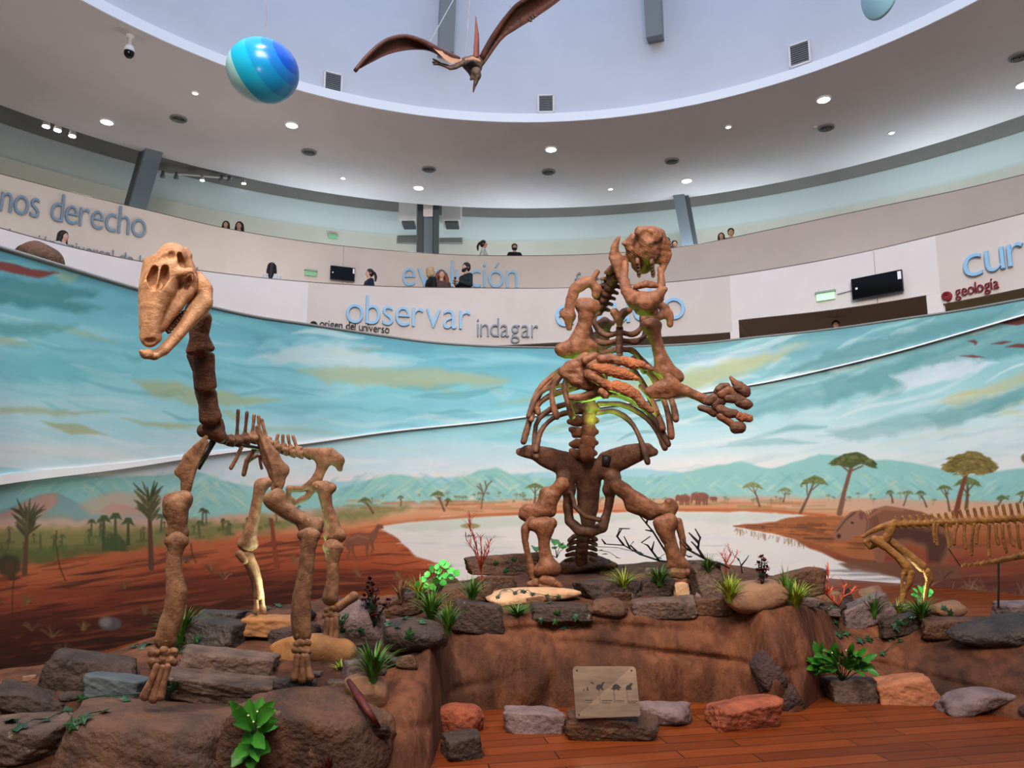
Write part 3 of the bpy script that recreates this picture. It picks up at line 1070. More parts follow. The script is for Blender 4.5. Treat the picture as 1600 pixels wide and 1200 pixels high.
for i in range(760):
    cx, sp = MTS[rr.integers(len(MTS))]
    x = cx + rr.normal() * sp
    y = rr.uniform(738, 796)
    s_ = 1 if x > cx else -1
    c = [(120, 172, 172), (166, 206, 196), (186, 206, 170), (110, 166, 172), (206, 210, 184), (160, 200, 200)][rr.integers(6)]
    ln = rr.uniform(8, 30)
    stroke([(x, y), (x + s_ * ln * .55, y + ln * .32), (x + s_ * ln, y + ln * .75)], [0.6, rr.uniform(1, 3.2), .4], c, rr.uniform(.25, .6), 2.0)
# left hills with a warm flank
poly([(-120, 850), (-60, 820), (20, 790), (62, 774), (90, 770), (120, 786), (160, 806), (210, 820), (210, 850)], (128, 158, 160), 1, 2, 3)
poly([(-60, 824), (20, 794), (60, 776), (88, 770), (90, 788), (70, 800), (60, 812), (20, 820)], (196, 142, 126), .85, 3, 4)
poly([(120, 790), (160, 774), (180, 768), (260, 776), (300, 792), (220, 800), (140, 806)], (186, 160, 142), .8, 4, 5)
poly([(150, 800), (176, 786), (222, 796), (260, 806), (180, 812)], (190, 138, 122), .7, 3, 4)
poly([(-400, 800), (0, 806), (60, 800), (140, 812), (250, 806), (250, 850), (-400, 860)], (150, 146, 128), .75, 6, 6)

# --- plain, ground
GRD = np.interp(xs_c, [-400, 0, 150, 300, 420, 560, 700, 830, 1100, 1300, 1600, 2000], [800, 806, 808, 806, 798, 790, 782, 776, 772, 774, 780, 790])
g = np.clip((GY - GRD[None, :] + NZ1 * 10) / 7, 0, 1)
plain = ramp((GY - GRD[None, :]) / 40 + NL * .9, [(0, (186, 158, 142)), (.35, (206, 160, 128)), (.7, (200, 134, 96)), (1.2, (176, 96, 60))])
CAN[:] = CAN * (1 - g[..., None]) + plain * g[..., None]
# green belt at left
poly([(-400, 822), (-40, 826), (60, 826), (150, 828), (260, 822), (360, 812), (470, 806), (560, 796), (640, 792), (640, 802), (560, 812), (480, 822), (400, 830), (330, 842), (250, 852), (160, 862), (60, 872), (-40, 882), (-400, 910)], (112, 118, 70), .85, 8, 14)
poly([(-400, 850), (0, 856), (60, 858), (140, 856), (220, 852), (160, 868), (60, 880), (-400, 910)], (70, 84, 46), .7, 7, 12)
# red earth at left
E0 = np.interp(xs_c, [-400, 0, 100, 200, 300, 400, 480, 560, 620, 800], [905, 886, 872, 858, 846, 836, 828, 826, 830, 860])
ge = np.clip((GY - E0[None, :] + NZ1 * 14) / 8, 0, 1) * np.clip((780 - GX) / 40, 0, 1)
tt = (GY - E0[None, :]) / 150 + NL * .35
earth = ramp(tt, [(0, (176, 98, 62)), (.25, (158, 78, 48)), (.42, (122, 56, 38)), (.62, (80, 40, 30)), (.9, (50, 28, 25)), (1.4, (32, 21, 20))])
CAN[:] = CAN * (1 - ge[..., None]) + earth * ge[..., None]
for i in range(760):
    x = rr.uniform(-300, 720)
    e = float(np.interp(x, xs_c, E0))
    y = e + rr.uniform(4, 190)
    q = (y - e) / 190
    c = np.array([(190, 104, 66), (140, 66, 40), (96, 48, 34), (70, 36, 28)][rr.integers(4)], float) * (1 - .45 * q)
    ln = rr.uniform(20, 130)
    s_ = -0.14 if x < 450 else -0.03
    stroke([(x - ln / 2, y - s_ * ln / 2), (x, y + rr.normal() * 2), (x + ln / 2, y + s_ * ln / 2)], [.4, rr.uniform(.7, 3.2), .4], c, rr.uniform(.35, .75), 1.0)
# right-hand ground
E1 = np.interp(xs_c, [1000, 1250, 1400, 1600, 2000], [812, 806, 806, 806, 806])
ge = np.clip((GY - E1[None, :]) / 8, 0, 1) * np.clip((GX - 1180) / 30, 0, 1)
earth = ramp((GY - E1[None, :]) / 150 + NL * .35, [(0, (186, 122, 86)), (.25, (158, 88, 54)), (.5, (130, 66, 46)), (.72, (94, 54, 46)), (1.0, (70, 48, 46)), (1.6, (50, 36, 36))])
CAN[:] = CAN * (1 - ge[..., None]) + earth * ge[..., None]
for i in range(170):
    x = rr.uniform(1320, 1950); y = rr.uniform(812, 960)
    q = (y - 806) / 160
    c = np.array([(190, 110, 70), (150, 80, 50), (110, 56, 42), (120, 78, 60)][rr.integers(4)], float) * (1 - .4 * q)
    ln = rr.uniform(20, 110)
    stroke([(x - ln / 2, y + 2), (x, y), (x + ln / 2, y - 3)], [.5, rr.uniform(1, 4), .5], c, rr.uniform(.3, .6), 1.4)
# lake
LAKE = [(588, 824), (640, 814), (700, 808), (820, 803), (960, 800), (1060, 799), (1180, 799), (1262, 805), (1230, 812), (1160, 820), (1148, 824), (1200, 832), (1240, 842), (1262, 856), (1300, 872), (1345, 886), (1400, 900),
        (1440, 930), (1500, 990), (1500, 1060), (700, 1060), (700, 884), (676, 878), (650, 870), (636, 858), (622, 842)]
poly(LAKE, (212, 208, 204), 1, 1.5, 3)
poly([(600, 825), (700, 810), (860, 804), (1000, 802), (1000, 812), (880, 820), (760, 826), (660, 832)], (190, 198, 186), .85, 3, 4)
poly([(1060, 801), (1200, 802), (1250, 806), (1150, 818), (1060, 812)], (196, 202, 194), .8, 3, 3)
for i in range(130):
    x = rr.uniform(640, 1400); y = rr.uniform(826, 935)
    if y > 850 and x < 690: continue
    if x > 1150 and y < 840 + (x - 1150) * .32: continue
    c = [(226, 220, 214), (192, 198, 204), (206, 200, 210), (222, 212, 200), (170, 180, 184)][rr.integers(5)]
    ln = rr.uniform(20, 120)
    stroke([(x - ln / 2, y), (x, y + rr.normal()), (x + ln / 2, y)], [.4, rr.uniform(.8, 3), .4], c, rr.uniform(.3, .7), 1.2)
for i in range(26):
    y = rr.uniform(888, 960); x = rr.uniform(1290, 1430)
    stroke([(x - 40, y), (x, y), (x + 40, y)], [.3, 2, .3], (120, 112, 116), .5, 1.2)
# peninsula and right bank
poly([(1148, 823), (1190, 820), (1235, 808), (1290, 806), (1340, 812), (1380, 830), (1380, 880), (1330, 872), (1290, 858), (1262, 846), (1230, 838), (1190, 830)], (152, 92, 56), 1, 1.5, 3)
for i in range(90):
    t = rr.uniform(0, 1); x = 1160 + 200 * t; y = 822 + rr.uniform(-12, 40) * t
    c = [(186, 110, 60), (120, 70, 44), (90, 56, 40), (170, 100, 56)][rr.integers(4)]
    stroke([(x - 14, y), (x + 14, y + 1)], [1, 1.5], c, .6, 1)
for i in range(60):
    t = rr.uniform(0, 1); x = 1150 + 150 * t; y = 826 + 30 * t
    stroke([(x, y), (x + rr.normal() * 2, y + rr.uniform(3, 10))], .6, (120, 84, 50), .6, .8)
poly([(1312, 881), (1340, 876), (1420, 880), (1500, 884), (1500, 905), (1440, 906), (1380, 898), (1330, 890)], (104, 70, 52), .9, 2, 3)
# shore line at the far side
stroke([(560, 826), (640, 814), (760, 805), (900, 799), (1060, 797), (1200, 797), (1290, 806)], [1, 2, 2.4, 2, 2, 2, 2], (176, 96, 54), .8, 1.2)
for i in range(60):
    x = rr.uniform(560, 1300); y = rr.uniform(782, 797)
    stroke([(x - 25, y), (x + 25, y + rr.normal())], rr.uniform(.6, 2), [(150, 132, 88), (196, 136, 100), (176, 112, 74), (134, 124, 80)][rr.integers(4)], .55, 1.2)
ell(735, 822, 15, 4, (150, 130, 90), .9)


# --- painted trees
def acacia(bx, by, tx, ty, rx, ry, c=(92, 104, 62), tw=1.2, al=.9, tc=(96, 70, 50)):
    stroke([(bx, by), ((bx + tx) / 2 + 1, (by + ty) / 2), (tx, ty)], [tw * 1.4, tw, tw * .7], tc, al, .8)
    stroke([((bx + tx) / 2, (by + ty) / 2 - ry * .4), (tx - rx * .5, ty)], tw * .5, tc, al, .8)
    stroke([((bx + 2 * tx) / 3, (by + 2 * ty) / 3), (tx + rx * .5, ty)], tw * .5, tc, al, .8)
    poly([(tx - rx, ty + ry * .5), (tx - rx * .6, ty - ry * .4), (tx, ty - ry), (tx + rx * .6, ty - ry * .5), (tx + rx, ty + ry * .6), (tx + rx * .4, ty + ry * .15), (tx, ty + ry * .3), (tx - rx * .5, ty + ry * .2)], c, al, 1, 2)
    for i in range(int(6 + rx)):
        a = rr.uniform(-1, 1)
        stroke([(tx + a * rx * .85, ty - ry * .7 * (1 - a * a) + rr.uniform(0, ry * .7))] * 2, max(.7, ry * .16), np.array(c) * rr.uniform(.7, 1.35), .7, .8)


for i in range(64):
    x = rr.uniform(540, 1600); y = rr.uniform(772, 785); s_ = rr.uniform(2, 5)
    acacia(x, y + s_, x + rr.normal(), y - s_ * .6, s_, s_ * .5, (124, 132, 100), .4, .6, (130, 110, 86))
acacia(583, 802, 570, 783, 12, 6); acacia(694, 798, 683, 773, 12, 6); acacia(697, 790, 700, 782, 6, 3); acacia(835, 786, 836, 761, 16, 6, (100, 112, 66))
acacia(626, 790, 626, 777, 5, 3, (90, 100, 70), .7)
acacia(1187, 791, 1176, 760, 17, 7, (128, 134, 84), 1.1); acacia(1224, 784, 1227, 767, 12, 5, (120, 128, 84), .8)
acacia(1251, 801, 1272, 753, 23, 10, (104, 112, 62), 1.7); acacia(1395, 785, 1391, 770, 7, 4); acacia(1412, 790, 1418, 770, 9, 4, (110, 118, 74), .8); acacia(1448, 792, 1438, 771, 9, 4, (84, 96, 58), 1)
acacia(1484, 798, 1476, 763, 13, 5, (98, 104, 58), 1.3); acacia(1510, 795, 1512, 755, 22, 10, (98, 110, 66), 2.2); acacia(1560, 790, 1566, 778, 11, 5); acacia(1594, 785, 1598, 772, 10, 4)
# big flat-topped trees
stroke([(1312, 802), (1319, 770), (1330, 731)], [4.4, 3.2, 2.8], (120, 84, 70), 1, .9)
stroke([(1328, 738), (1316, 728)], 1.2, (110, 80, 60)); stroke([(1330, 736), (1348, 728)], 1.2, (110, 80, 60))
poly([(1293, 726), (1304, 716), (1318, 708), (1336, 706), (1352, 711), (1366, 720), (1373, 732), (1358, 729), (1346, 726), (1330, 731), (1316, 727), (1304, 726)], (78, 86, 50), 1, 1, 3)
for i in range(50):
    a = rr.uniform(-1, 1); stroke([(1333 + a * 34, 720 - 9 * (1 - a * a) + rr.uniform(0, 10)), (1333 + a * 34 + 5, 722 - 9 * (1 - a * a) + rr.uniform(0, 8))], 1.4, [(58, 66, 38), (112, 112, 66), (90, 98, 54)][rr.integers(3)], .8, .8)
stroke([(1493, 808), (1500, 775), (1511, 736)], [4.8, 3.6, 2.6], (118, 64, 46), 1, .9)
poly([(1470, 732), (1480, 722), (1492, 712), (1510, 706), (1530, 707), (1546, 716), (1560, 730), (1550, 740), (1536, 742), (1522, 738), (1508, 742), (1496, 738), (1482, 738)], (122, 106, 58), 1, 1, 4)
for i in range(110):
    a = rr.uniform(0, 6.28); b = rr.uniform(0, 1) ** .5
    x, y = 1515 + math.cos(a) * b * 41, 726 + math.sin(a) * b * 17
    stroke([(x, y), (x + 5 * np.sign(math.cos(a)), y + 1.8)], [1.5, .6], [(92, 78, 44), (150, 130, 76), (110, 100, 50)][rr.integers(3)], .8, .8)
ell(1606, 715, 10, 8, (110, 96, 56), .9, .2, .6)
# bare tree
for pts in ([(752, 795), (755, 772), (750, 756)], [(755, 775), (762, 758), (768, 752)], [(754, 768), (746, 760)], [(760, 764), (758, 752)]):
    stroke(pts, 1, (120, 86, 66), .9, .7)
# palms and mushroom trees of the green belt
for i in range(54):
    x = rr.uniform(-120, 480)
    e = float(np.interp(x, [-200, 0, 150, 300, 480], [880, 866, 856, 842, 818]))
    y = e - rr.uniform(0, 22)
    h_ = rr.uniform(9, 24) * (1 if x < 330 else .7); s_ = h_ * .32
    c = [(70, 84, 48), (92, 104, 60), (58, 70, 42), (112, 112, 74)][rr.integers(4)]
    stroke([(x, y), (x + rr.normal(), y - h_)], h_ * .05 + .4, (78, 74, 48), .8, .8)
    poly([(x - s_, y - h_ + s_ * .7), (x - s_ * .5, y - h_ - s_ * .3), (x, y - h_ - s_ * .5), (x + s_ * .6, y - h_ - s_ * .2), (x + s_, y - h_ + s_ * .7), (x, y - h_ + s_ * .2)], c, .85, 1, 1.5)
    stroke([(x - 6, y + 2), (x + 6, y + 1)], 2.5, (80, 92, 50), .5, 1.5)
for x, y, h_ in ((162, 858, 46), (180, 858, 50), (200, 850, 34)):
    stroke([(x, y), (x, y - h_)], [3, 1.6], (64, 70, 44), .9, .8)
    poly([(x - 11, y - h_ + 5), (x - 4, y - h_ - 6), (x + 5, y - h_ - 6), (x + 11, y - h_ + 6), (x, y - h_ + 2)], (66, 78, 46), .95, 1, 2)
poly([(160, 862), (165, 842), (180, 834), (195, 846), (198, 862)], (66, 80, 46), .9, 2, 4)


def spiky(bx, by, tx, ty, R, c, tw):
    stroke([(bx, by), (tx, ty)], [tw * 1.3, tw * .7], (92, 60, 44), 1, .8)
    for i in range(46):
        t = rr.uniform(0, 1)
        px, py = tx + (bx - tx) * t * .38 , ty + (by - ty) * t * .38 - R * .35
        a = rr.uniform(-1.35, 1.35)
        L_ = R * rr.uniform(.55, 1.0) * (1 - .25 * t)
        ex, ey = px + math.sin(a) * L_, py - abs(math.cos(a)) * L_ * .75 - R * .02
        stroke([(px, py + R * .25), (px + math.sin(a) * L_ * .6, py - math.cos(a) * L_ * .25), (ex, ey)], [.8, 1.9, .5], np.array(c) * rr.uniform(.7, 1.25), .9, .7)


spiky(38, 897, 43, 812, 34, (78, 74, 46), 3.2)
spiky(236, 888, 233, 780, 34, (80, 78, 46), 3.4)
stroke([(433, 886), (428, 850), (424, 812)], [4.5, 3.5, 2.5], (126, 62, 40), 1, .9)
poly([(0, 900), (-10, 880), (10, 866), (30, 872), (36, 890), (20, 905)], (52, 50, 34), .8, 3, 6)
for x0, y0, x1, y1 in ((19, 980, 23, 880), (90, 870, 102, 908), (88, 830, 90, 868), (298, 850, 306, 880)):
    stroke([(x0, y0), ((x0 + x1) / 2 - 2, (y0 + y1) / 2), (x1, y1)], .9, (66, 40, 28), .8, .7)


# --- painted animals
BR = (120, 76, 58)
poly([(538, 846), (548, 836), (562, 832), (576, 836), (584, 828), (589, 819), (598, 821), (599, 826), (592, 827), (589, 838), (584, 848), (572, 853), (556, 852), (546, 853), (541, 860)], BR, 1, 1, 1)
for pts in ([(544, 850), (546, 862), (542, 872)], [(550, 851), (551, 862), (555, 872)], [(574, 850), (573, 862), (574, 871)], [(580, 846), (583, 858), (580, 864)]):
    stroke(pts, [3, 1.7, 1.3], (112, 68, 50), 1, .8)
stroke([(546, 842), (560, 837), (574, 841)], 2, (150, 98, 74), .7, 1.5)
for cx, cy, s_ in ((1069, 779, 10), (1096, 777, 12), (1116, 779, 5)):
    ell(cx, cy, s_, s_ * .62, (134, 84, 66), 1)
    ell(cx - s_ * .95, cy - s_ * .1, s_ * .42, s_ * .5, (134, 84, 66), 1)
    for dx in (-.6, -.25, .35, .7):
        stroke([(cx + dx * s_, cy), (cx + dx * s_, cy + s_ * .9)], s_ * .14, (126, 78, 60), 1, .8)
    stroke([(cx - s_ * 1.2, cy), (cx - s_ * 1.3, cy + s_ * .7)], s_ * .12, (126, 78, 60), 1, .8)
# the large hoofed beast at right
poly([(1352, 812), (1366, 796), (1384, 791), (1410, 794), (1440, 800), (1470, 812), (1486, 832), (1490, 856), (1478, 880), (1460, 884), (1450, 862), (1430, 852), (1400, 850), (1384, 856), (1382, 880), (1370, 880), (1362, 852), (1352, 838)], (126, 82, 62), 1, 1.5, 2)
poly([(1385, 822), (1420, 824), (1460, 828), (1484, 842), (1470, 880), (1450, 876), (1446, 852), (1420, 842), (1392, 842)], (66, 42, 36), .8, 4, 4)
poly([(1302, 836), (1304, 828), (1316, 812), (1330, 800), (1346, 797), (1358, 806), (1360, 822), (1352, 834), (1338, 838), (1326, 844), (1314, 846), (1305, 842)], (140, 96, 76), 1, 1, 1)
stroke([(1308, 830), (1322, 812), (1336, 801)], 1.2, (70, 46, 38), .8, 1)
ell(1311, 838, 3, 3.4, (52, 32, 28), .9, .3); ell(1332, 817, 2.4, 1.8, (40, 26, 24), .9, .3)
ell(1346, 806, 4, 6, (108, 70, 56), .9, .3)
for i in range(5):
    stroke([(1350 + i * 4, 800 - i), (1356 + i * 4, 816), (1352 + i * 4, 834)], .8, (86, 56, 44), .7, .8)
stroke([(1358, 808), (1380, 794), (1410, 797)], 2, (164, 110, 82), .7, 2)
# painted boulder and grasses
ell(172, 975, 18, 11, (86, 82, 82), 1, .15, .3); ell(164, 972, 9, 8, (134, 128, 124), .8, .4)


def tuft(x, y, R, c, n=12):
    for i in range(n):
        a = rr.uniform(-1.1, 1.1)
        stroke([(x + rr.normal() * 2, y), (x + math.sin(a) * R * .6, y - math.cos(a) * R * .7), (x + math.sin(a) * R * 1.1, y - math.cos(a) * R)], [.9, .7, .3], np.array(c) * rr.uniform(.7, 1.3), .75, .7)


for x, y, R in ((36, 1065, 26), (100, 1022, 18), (50, 985, 16), (80, 996, 20), (330, 895, 16), (290, 880, 14), (350, 905, 14), (460, 880, 14), (40, 945, 16), (130, 985, 14), (225, 960, 14), (195, 920, 12),
                (640, 915, 16), (620, 905, 12), (560, 900, 12), (700, 892, 10), (86, 1050, 22)):
    tuft(x, y, R, (112, 84, 52))
for i in range(46):
    tuft(rr.uniform(1430, 1800), rr.uniform(900, 965), rr.uniform(12, 30), [(112, 80, 62), (126, 92, 66), (88, 62, 54)][rr.integers(3)], 7)

CAN[:] = np.clip(CAN + NZ2[..., None] * 9, 8, 250)

# --- wall plan seen from above: distance from the viewing spot by bearing
AZ0, AZ1 = -62.0, 62.0
AZC = [-62, -52, -44, -36, -28, -20, -10, 0, 10, 20, 30, 36, 46, 62]
RGC = [5.4, 5.9, 6.5, 7.3, 8.7, 10.6, 13.0, 14.8, 15.8, 15.9, 15.0, 14.2, 12.6, 10.6]


def wall_xy(az, off=0.0):
    r = spline(list(zip(AZC, RGC)), az) + off
    a = np.radians(az)
    return np.stack([r * np.sin(a), r * np.cos(a)], -1)


def wall_curve(PX, n=400, a0=AZ0, a1=AZ1, off=0.0):
    """height of a pixel curve on the mural wall, by bearing"""
    az = np.linspace(a0, a1, n)
    xy = wall_xy(az, off)
    out = np.zeros((n, 3)); out[:, :2] = xy
    # ray at each bearing: solve pixel x,y on the curve
    z = np.full(n, 2.0)
    for _ in range(12):
        P = np.column_stack([xy, z])
        px, py, dep = project(P)
        px = np.clip(px, -400, 2000)
        ty = spline(PX, px)
        U = (600 - ty) / F
        fw = CP - SP * U
        rel = (SP + CP * U) / fw * xy[:, 1]
        z = EYE[2] + rel
    out[:, 2] = z
    return out


TN, TM, ZLO, ZHI = 3072, 768, -0.1, 5.3
azt = np.linspace(AZ0, AZ1, TN)
xyt = wall_xy(azt)
zt = np.linspace(ZLO, ZHI, TM)
P = np.zeros((TM, TN, 3)); P[..., 0] = xyt[None, :, 0]; P[..., 1] = xyt[None, :, 1]; P[..., 2] = zt[:, None]
qx, qy, _ = project(P)
qx = np.clip(qx - CX0, 0, CW - 2.001); qy = np.clip(qy - CY0, 0, CH - 2.001)
ix, iy = qx.astype(int), qy.astype(int)
fx, fy = (qx - ix)[..., None], (qy - iy)[..., None]
TEX = (CAN[iy, ix] * (1 - fx) + CAN[iy, ix + 1] * fx) * (1 - fy) + (CAN[iy + 1, ix] * (1 - fx) + CAN[iy + 1, ix + 1] * fx) * fy
img = bpy.data.images.new('mural_painting', TN, TM)
buf = np.ones((TM, TN, 4), np.float32); buf[..., :3] = np.clip(TEX * 1.0, 0, 255) / 255
img.pixels.foreach_set(buf.ravel())
img.update()
M_mural = bpy.data.materials.new('mural_paint'); M_mural.use_nodes = True
nt = M_mural.node_tree
ti = nt.nodes.new('ShaderNodeTexImage'); ti.image = img; ti.extension = 'EXTEND'
b = nt.nodes['Principled BSDF']; b.inputs['Roughness'].default_value = 0.55; b.inputs['Specular IOR Level'].default_value = 0.2
nt.links.new(ti.outputs[0], b.inputs['Base Color'])
del CAN, GX, GY, P, TEX


def mural(name, lower, upper, off, nrow=8):
    n = len(lower)
    V, uv = [], []
    for j in range(nrow + 1):
        t = j / nrow
        V.append(lower * (1 - t) + upper * t)
    V = np.concatenate(V)
    Fc = np.array([(j * n + i, j * n + i + 1, (j + 1) * n + i + 1, (j + 1) * n + i) for j in range(nrow) for i in range(n - 1)])
    o = mesh(name, V, Fc, M_mural)
    o['kind'] = 'structure'
    ul = o.data.uv_layers.new(name='uv')
    vi = np.zeros(len(o.data.loops), np.int32); o.data.loops.foreach_get('vertex_index', vi)
    az = np.degrees(np.arctan2(V[:, 0], V[:, 1]))
    u = np.column_stack([(az - AZ0) / (AZ1 - AZ0), (V[:, 2] - ZLO) / (ZHI - ZLO)]).astype(np.float32)
    ul.data.foreach_set('uv', u[vi].ravel())
    return o


Lc, Tcv = wall_curve(L_PX), wall_curve(T_PX, off=-0.06)
Lin = wall_curve(L_PX, off=-0.06)
bot = Lc.copy(); bot[:, 2] = -0.05
mural('wall_mural_lower', bot, Lc + [0, 0, 0.02], 0.0, 14)
mural('wall_mural_upper', Lin, Tcv, -0.06, 8)
# underside of the overhanging upper wall coloured as its shadow line, a pale strip along its foot and a thin capping
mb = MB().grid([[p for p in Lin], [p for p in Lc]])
struct('trim_8', mb, mat('shadow_gap', (60, 56, 54), 0.7))
nr = np.zeros_like(Lin); nr[:, :2] = -Lin[:, :2] / np.linalg.norm(Lin[:, :2], axis=1)[:, None]
azs = np.linspace(AZ0, AZ1, len(Lin))
hs = np.interp(azs, [-40, -33, -24, -14], [0.085, 0.075, 0.045, 0.022])[:, None]
up = np.array([0, 0, 1.0])
struct('trim_9', MB().grid([Lin + up * -0.004 + nr * .0, Lin + nr * .03 - up * .004, Lin + nr * .03 + up * hs, Lin + up * hs]), M_trimw, False)
struct('trim_10', MB().tube(list((Tcv + nr * 0.0)[::2]), 0.022, 6), mat('cap_grey', (120, 122, 120), 0.5))

# ================================================================== floor, podium, rocks
def plank_material():
    m = bpy.data.materials.new('plank_floor'); m.use_nodes = True
    nt = m.node_tree; b = nt.nodes['Principled BSDF']
    tc = nt.nodes.new('ShaderNodeTexCoord')
    mp = nt.nodes.new('ShaderNodeMapping'); mp.inputs['Rotation'].default_value = (0, 0, math.radians(-11))
    nt.links.new(tc.outputs['Object'], mp.inputs[0])
    br = nt.nodes.new('ShaderNodeTexBrick')
    br.inputs['Color1'].default_value = rgba((130, 60, 22)); br.inputs['Color2'].default_value = rgba((102, 44, 15)); br.inputs['Mortar'].default_value = rgba((34, 14, 8))
    br.inputs['Scale'].default_value = 1.0; br.inputs['Mortar Size'].default_value = 0.0045; br.inputs['Mortar Smooth'].default_value = 0.4
    br.inputs['Brick Width'].default_value = 1.15; br.inputs['Row Height'].default_value = 0.135; br.offset = 0.37; br.inputs['Bias'].default_value = 0.0
    nt.links.new(mp.outputs[0], br.inputs['Vector'])
    mp2 = nt.nodes.new('ShaderNodeMapping'); mp2.inputs['Scale'].default_value = (1.2, 16, 1)
    nt.links.new(mp.outputs[0], mp2.inputs[0])
    n = nt.nodes.new('ShaderNodeTexNoise'); n.inputs['Scale'].default_value = 3.0; n.inputs['Detail'].default_value = 7
    nt.links.new(mp2.outputs[0], n.inputs['Vector'])
    mx = nt.nodes.new('ShaderNodeMix'); mx.data_type = 'RGBA'; mx.blend_type = 'MULTIPLY'; mx.inputs[0].default_value = 0.55
    cr = nt.nodes.new('ShaderNodeValToRGB'); cr.color_ramp.elements[0].position = 0.3; cr.color_ramp.elements[0].color = (0.42, 0.36, 0.32, 1); cr.color_ramp.elements[1].position = 0.62
    nt.links.new(n.outputs['Fac'], cr.inputs[0])
    nt.links.new(br.outputs['Color'], mx.inputs[6]); nt.links.new(cr.outputs[0], mx.inputs[7])
    nt.links.new(mx.outputs[2], b.inputs['Base Color'])
    b.inputs['Roughness'].default_value = 0.45; b.inputs['Specular IOR Level'].default_value = 0.2
    bp = nt.nodes.new('ShaderNodeBump'); bp.inputs['Strength'].default_value = 0.25; bp.inputs['Distance'].default_value = 0.01
    nt.links.new(br.outputs['Fac'], bp.inputs['Height']); bp.invert = True
    nt.links.new(bp.outputs[0], b.inputs['Normal'])
    return m


o = mesh('floor', [(-14, -6, 0), (14, -6, 0), (14, 18, 0), (-14, 18, 0)], [(0, 1, 2, 3)], plank_material(), None, False, origin=(0, 0, 0))
o['kind'] = 'structure'

# podium: columns (pixel x): base y on the floor, lip y, crest y, crest depth, behind-drop
POD = [(-260, 1340, 1140, 1060, 4.3), (-100, 1320, 1126, 1050, 4.65), (0, 1305, 1118, 1044, 4.9), (120, 1295, 1112, 1028, 5.15), (235, 1290, 1108, 996, 5.5), (350, 1285, 1104, 962, 5.8), (450, 1278, 1098, 945, 6.0), (540, 1262, 1086, 932, 6.2),
       (600, 1238, 1074, 930, 6.4), (645, 1222, 1044, 926, 6.6), (674, 1196, 1012, 918, 6.8), (700, 1126, 994, 914, 7.0), (730, 1113, 984, 908, 7.2), (770, 1108, 976, 900, 7.6), (850, 1106, 970, 892, 8.0), (930, 1104, 967, 884, 8.2), (1010, 1103, 965, 878, 8.3), (1090, 1098, 962, 876, 8.2),
       (1160, 1102, 958, 886, 8.0), (1215, 1118, 956, 905, 7.7), (1252, 1112, 958, 928, 7.4), (1285, 1092, 964, 940, 7.2), (1330, 1084, 974, 946, 7.3), (1400, 1090, 992, 950, 7.3), (1470, 1102, 1004, 958, 7.1), (1540, 1114, 1010, 966, 6.9), (1620, 1130, 1018, 974, 6.7), (1760, 1158, 1034, 990, 6.3), (1900, 1186, 1050, 1004, 6.0)]
NC = 760
cx = np.linspace(-250, 1890, NC)
cols = [spline([(p[0], p[k]) for p in POD], cx) for k in (1, 2, 3, 4)]
base3 = np.array([on_z(x, y, 0.0) for x, y in zip(cx, cols[0])])


def dep_of(P): return project(P)[2]


db = np.array([dep_of(p) for p in base3])
tuck = np.interp(cx, [-250, 500, 640, 760, 1200, 1290, 1900], [0.75, 0.75, 0.6, 0.28, 0.28, 0.40, 0.40])
lip3 = np.array([W(x, y, d + t) for x, y, d, t in zip(cx, cols[1], db, tuck)])
cr3 = np.array([W(x, y, d) for x, y, d in zip(cx, cols[2], cols[3])])
rows = []
for j in range(40):                                       # wall
    t = j / 39
    P = base3 * (1 - t) + lip3 * t
    bulge = np.sin(math.pi * t) * 0.07
    P = P + np.column_stack([0 * cx, -bulge + 0 * cx, 0 * cx])
    rows.append(P)
for j in range(1, 7):                                     # rounded lip
    a = j / 6
    P = lip3 + (cr3 - lip3) * (0.05 * a) + np.column_stack([0 * cx, 0 * cx, 0.05 * np.sin(a * math.pi / 2) + 0 * cx])
    rows.append(P)
l2 = rows[-1]
for j in range(1, 31):                                    # top
    t = j / 30
    P = l2 * (1 - t) + cr3 * t
    rows.append(P)
for j in range(1, 9):                                     # back slope down to the floor
    t = j / 8
    P = cr3 + np.column_stack([0.25 * t * (cr3[:, 0] / cr3[:, 1]), np.interp(cx, [0, 400], [.45, 1.1]) * t, -(cr3[:, 2] - 0.0) * t ** 1.3])
    rows.append(P)
G = np.array(rows)
GP = G.reshape(-1, 3)
arc = np.concatenate([[0], np.cumsum(np.linalg.norm(np.diff(base3, axis=0), axis=1))])
ARC = np.tile(arc, len(rows))
lev = np.repeat(np.arange(len(rows)), NC)
fold = np.where(lev < 44, 1.0, np.clip(1 - (lev - 44) / 6, 0.25, 1))
q = np.column_stack([ARC * 2.2, GP[:, 2] * 0.8, GP[:, 1] * 0.0])
dsp = 0.045 * wob(np.column_stack([ARC * 1.0, GP[:, 2] * 0.35, ARC * 0.3]), 3.0) * fold
dsp += 0.036 * wob(np.column_stack([ARC * 2.6, GP[:, 2] * 0.7, ARC]), 4.0) * fold
dsp += 0.022 * wob(GP * 2.2, 3.2) + 0.010 * wob(GP * 5.0, 4.0)
for z0, am, fr, ph in ((.36, .08, 1.7, 0.3), (.18, .05, 2.6, 1.9), (.50, .04, 2.1, 4.0)):
    dsp -= 0.055 * np.exp(-((GP[:, 2] - z0 - am * np.sin(ARC * fr + ph)) / .028) ** 2) * (lev < 44) * np.clip(np.sin(ARC * 1.3 + ph * 2), 0, 1)
for a0, wd, dp in ((6.35, .10, .06), (7.15, .08, .05), (2.6, .12, .06), (4.5, .08, .05)):
    dsp -= dp * np.exp(-((ARC - a0 - 0.12 * np.sin(GP[:, 2] * 5)) / wd) ** 2) * (lev < 46)
wallw = np.clip((46 - lev) / 8, 0, 1)[:, None]
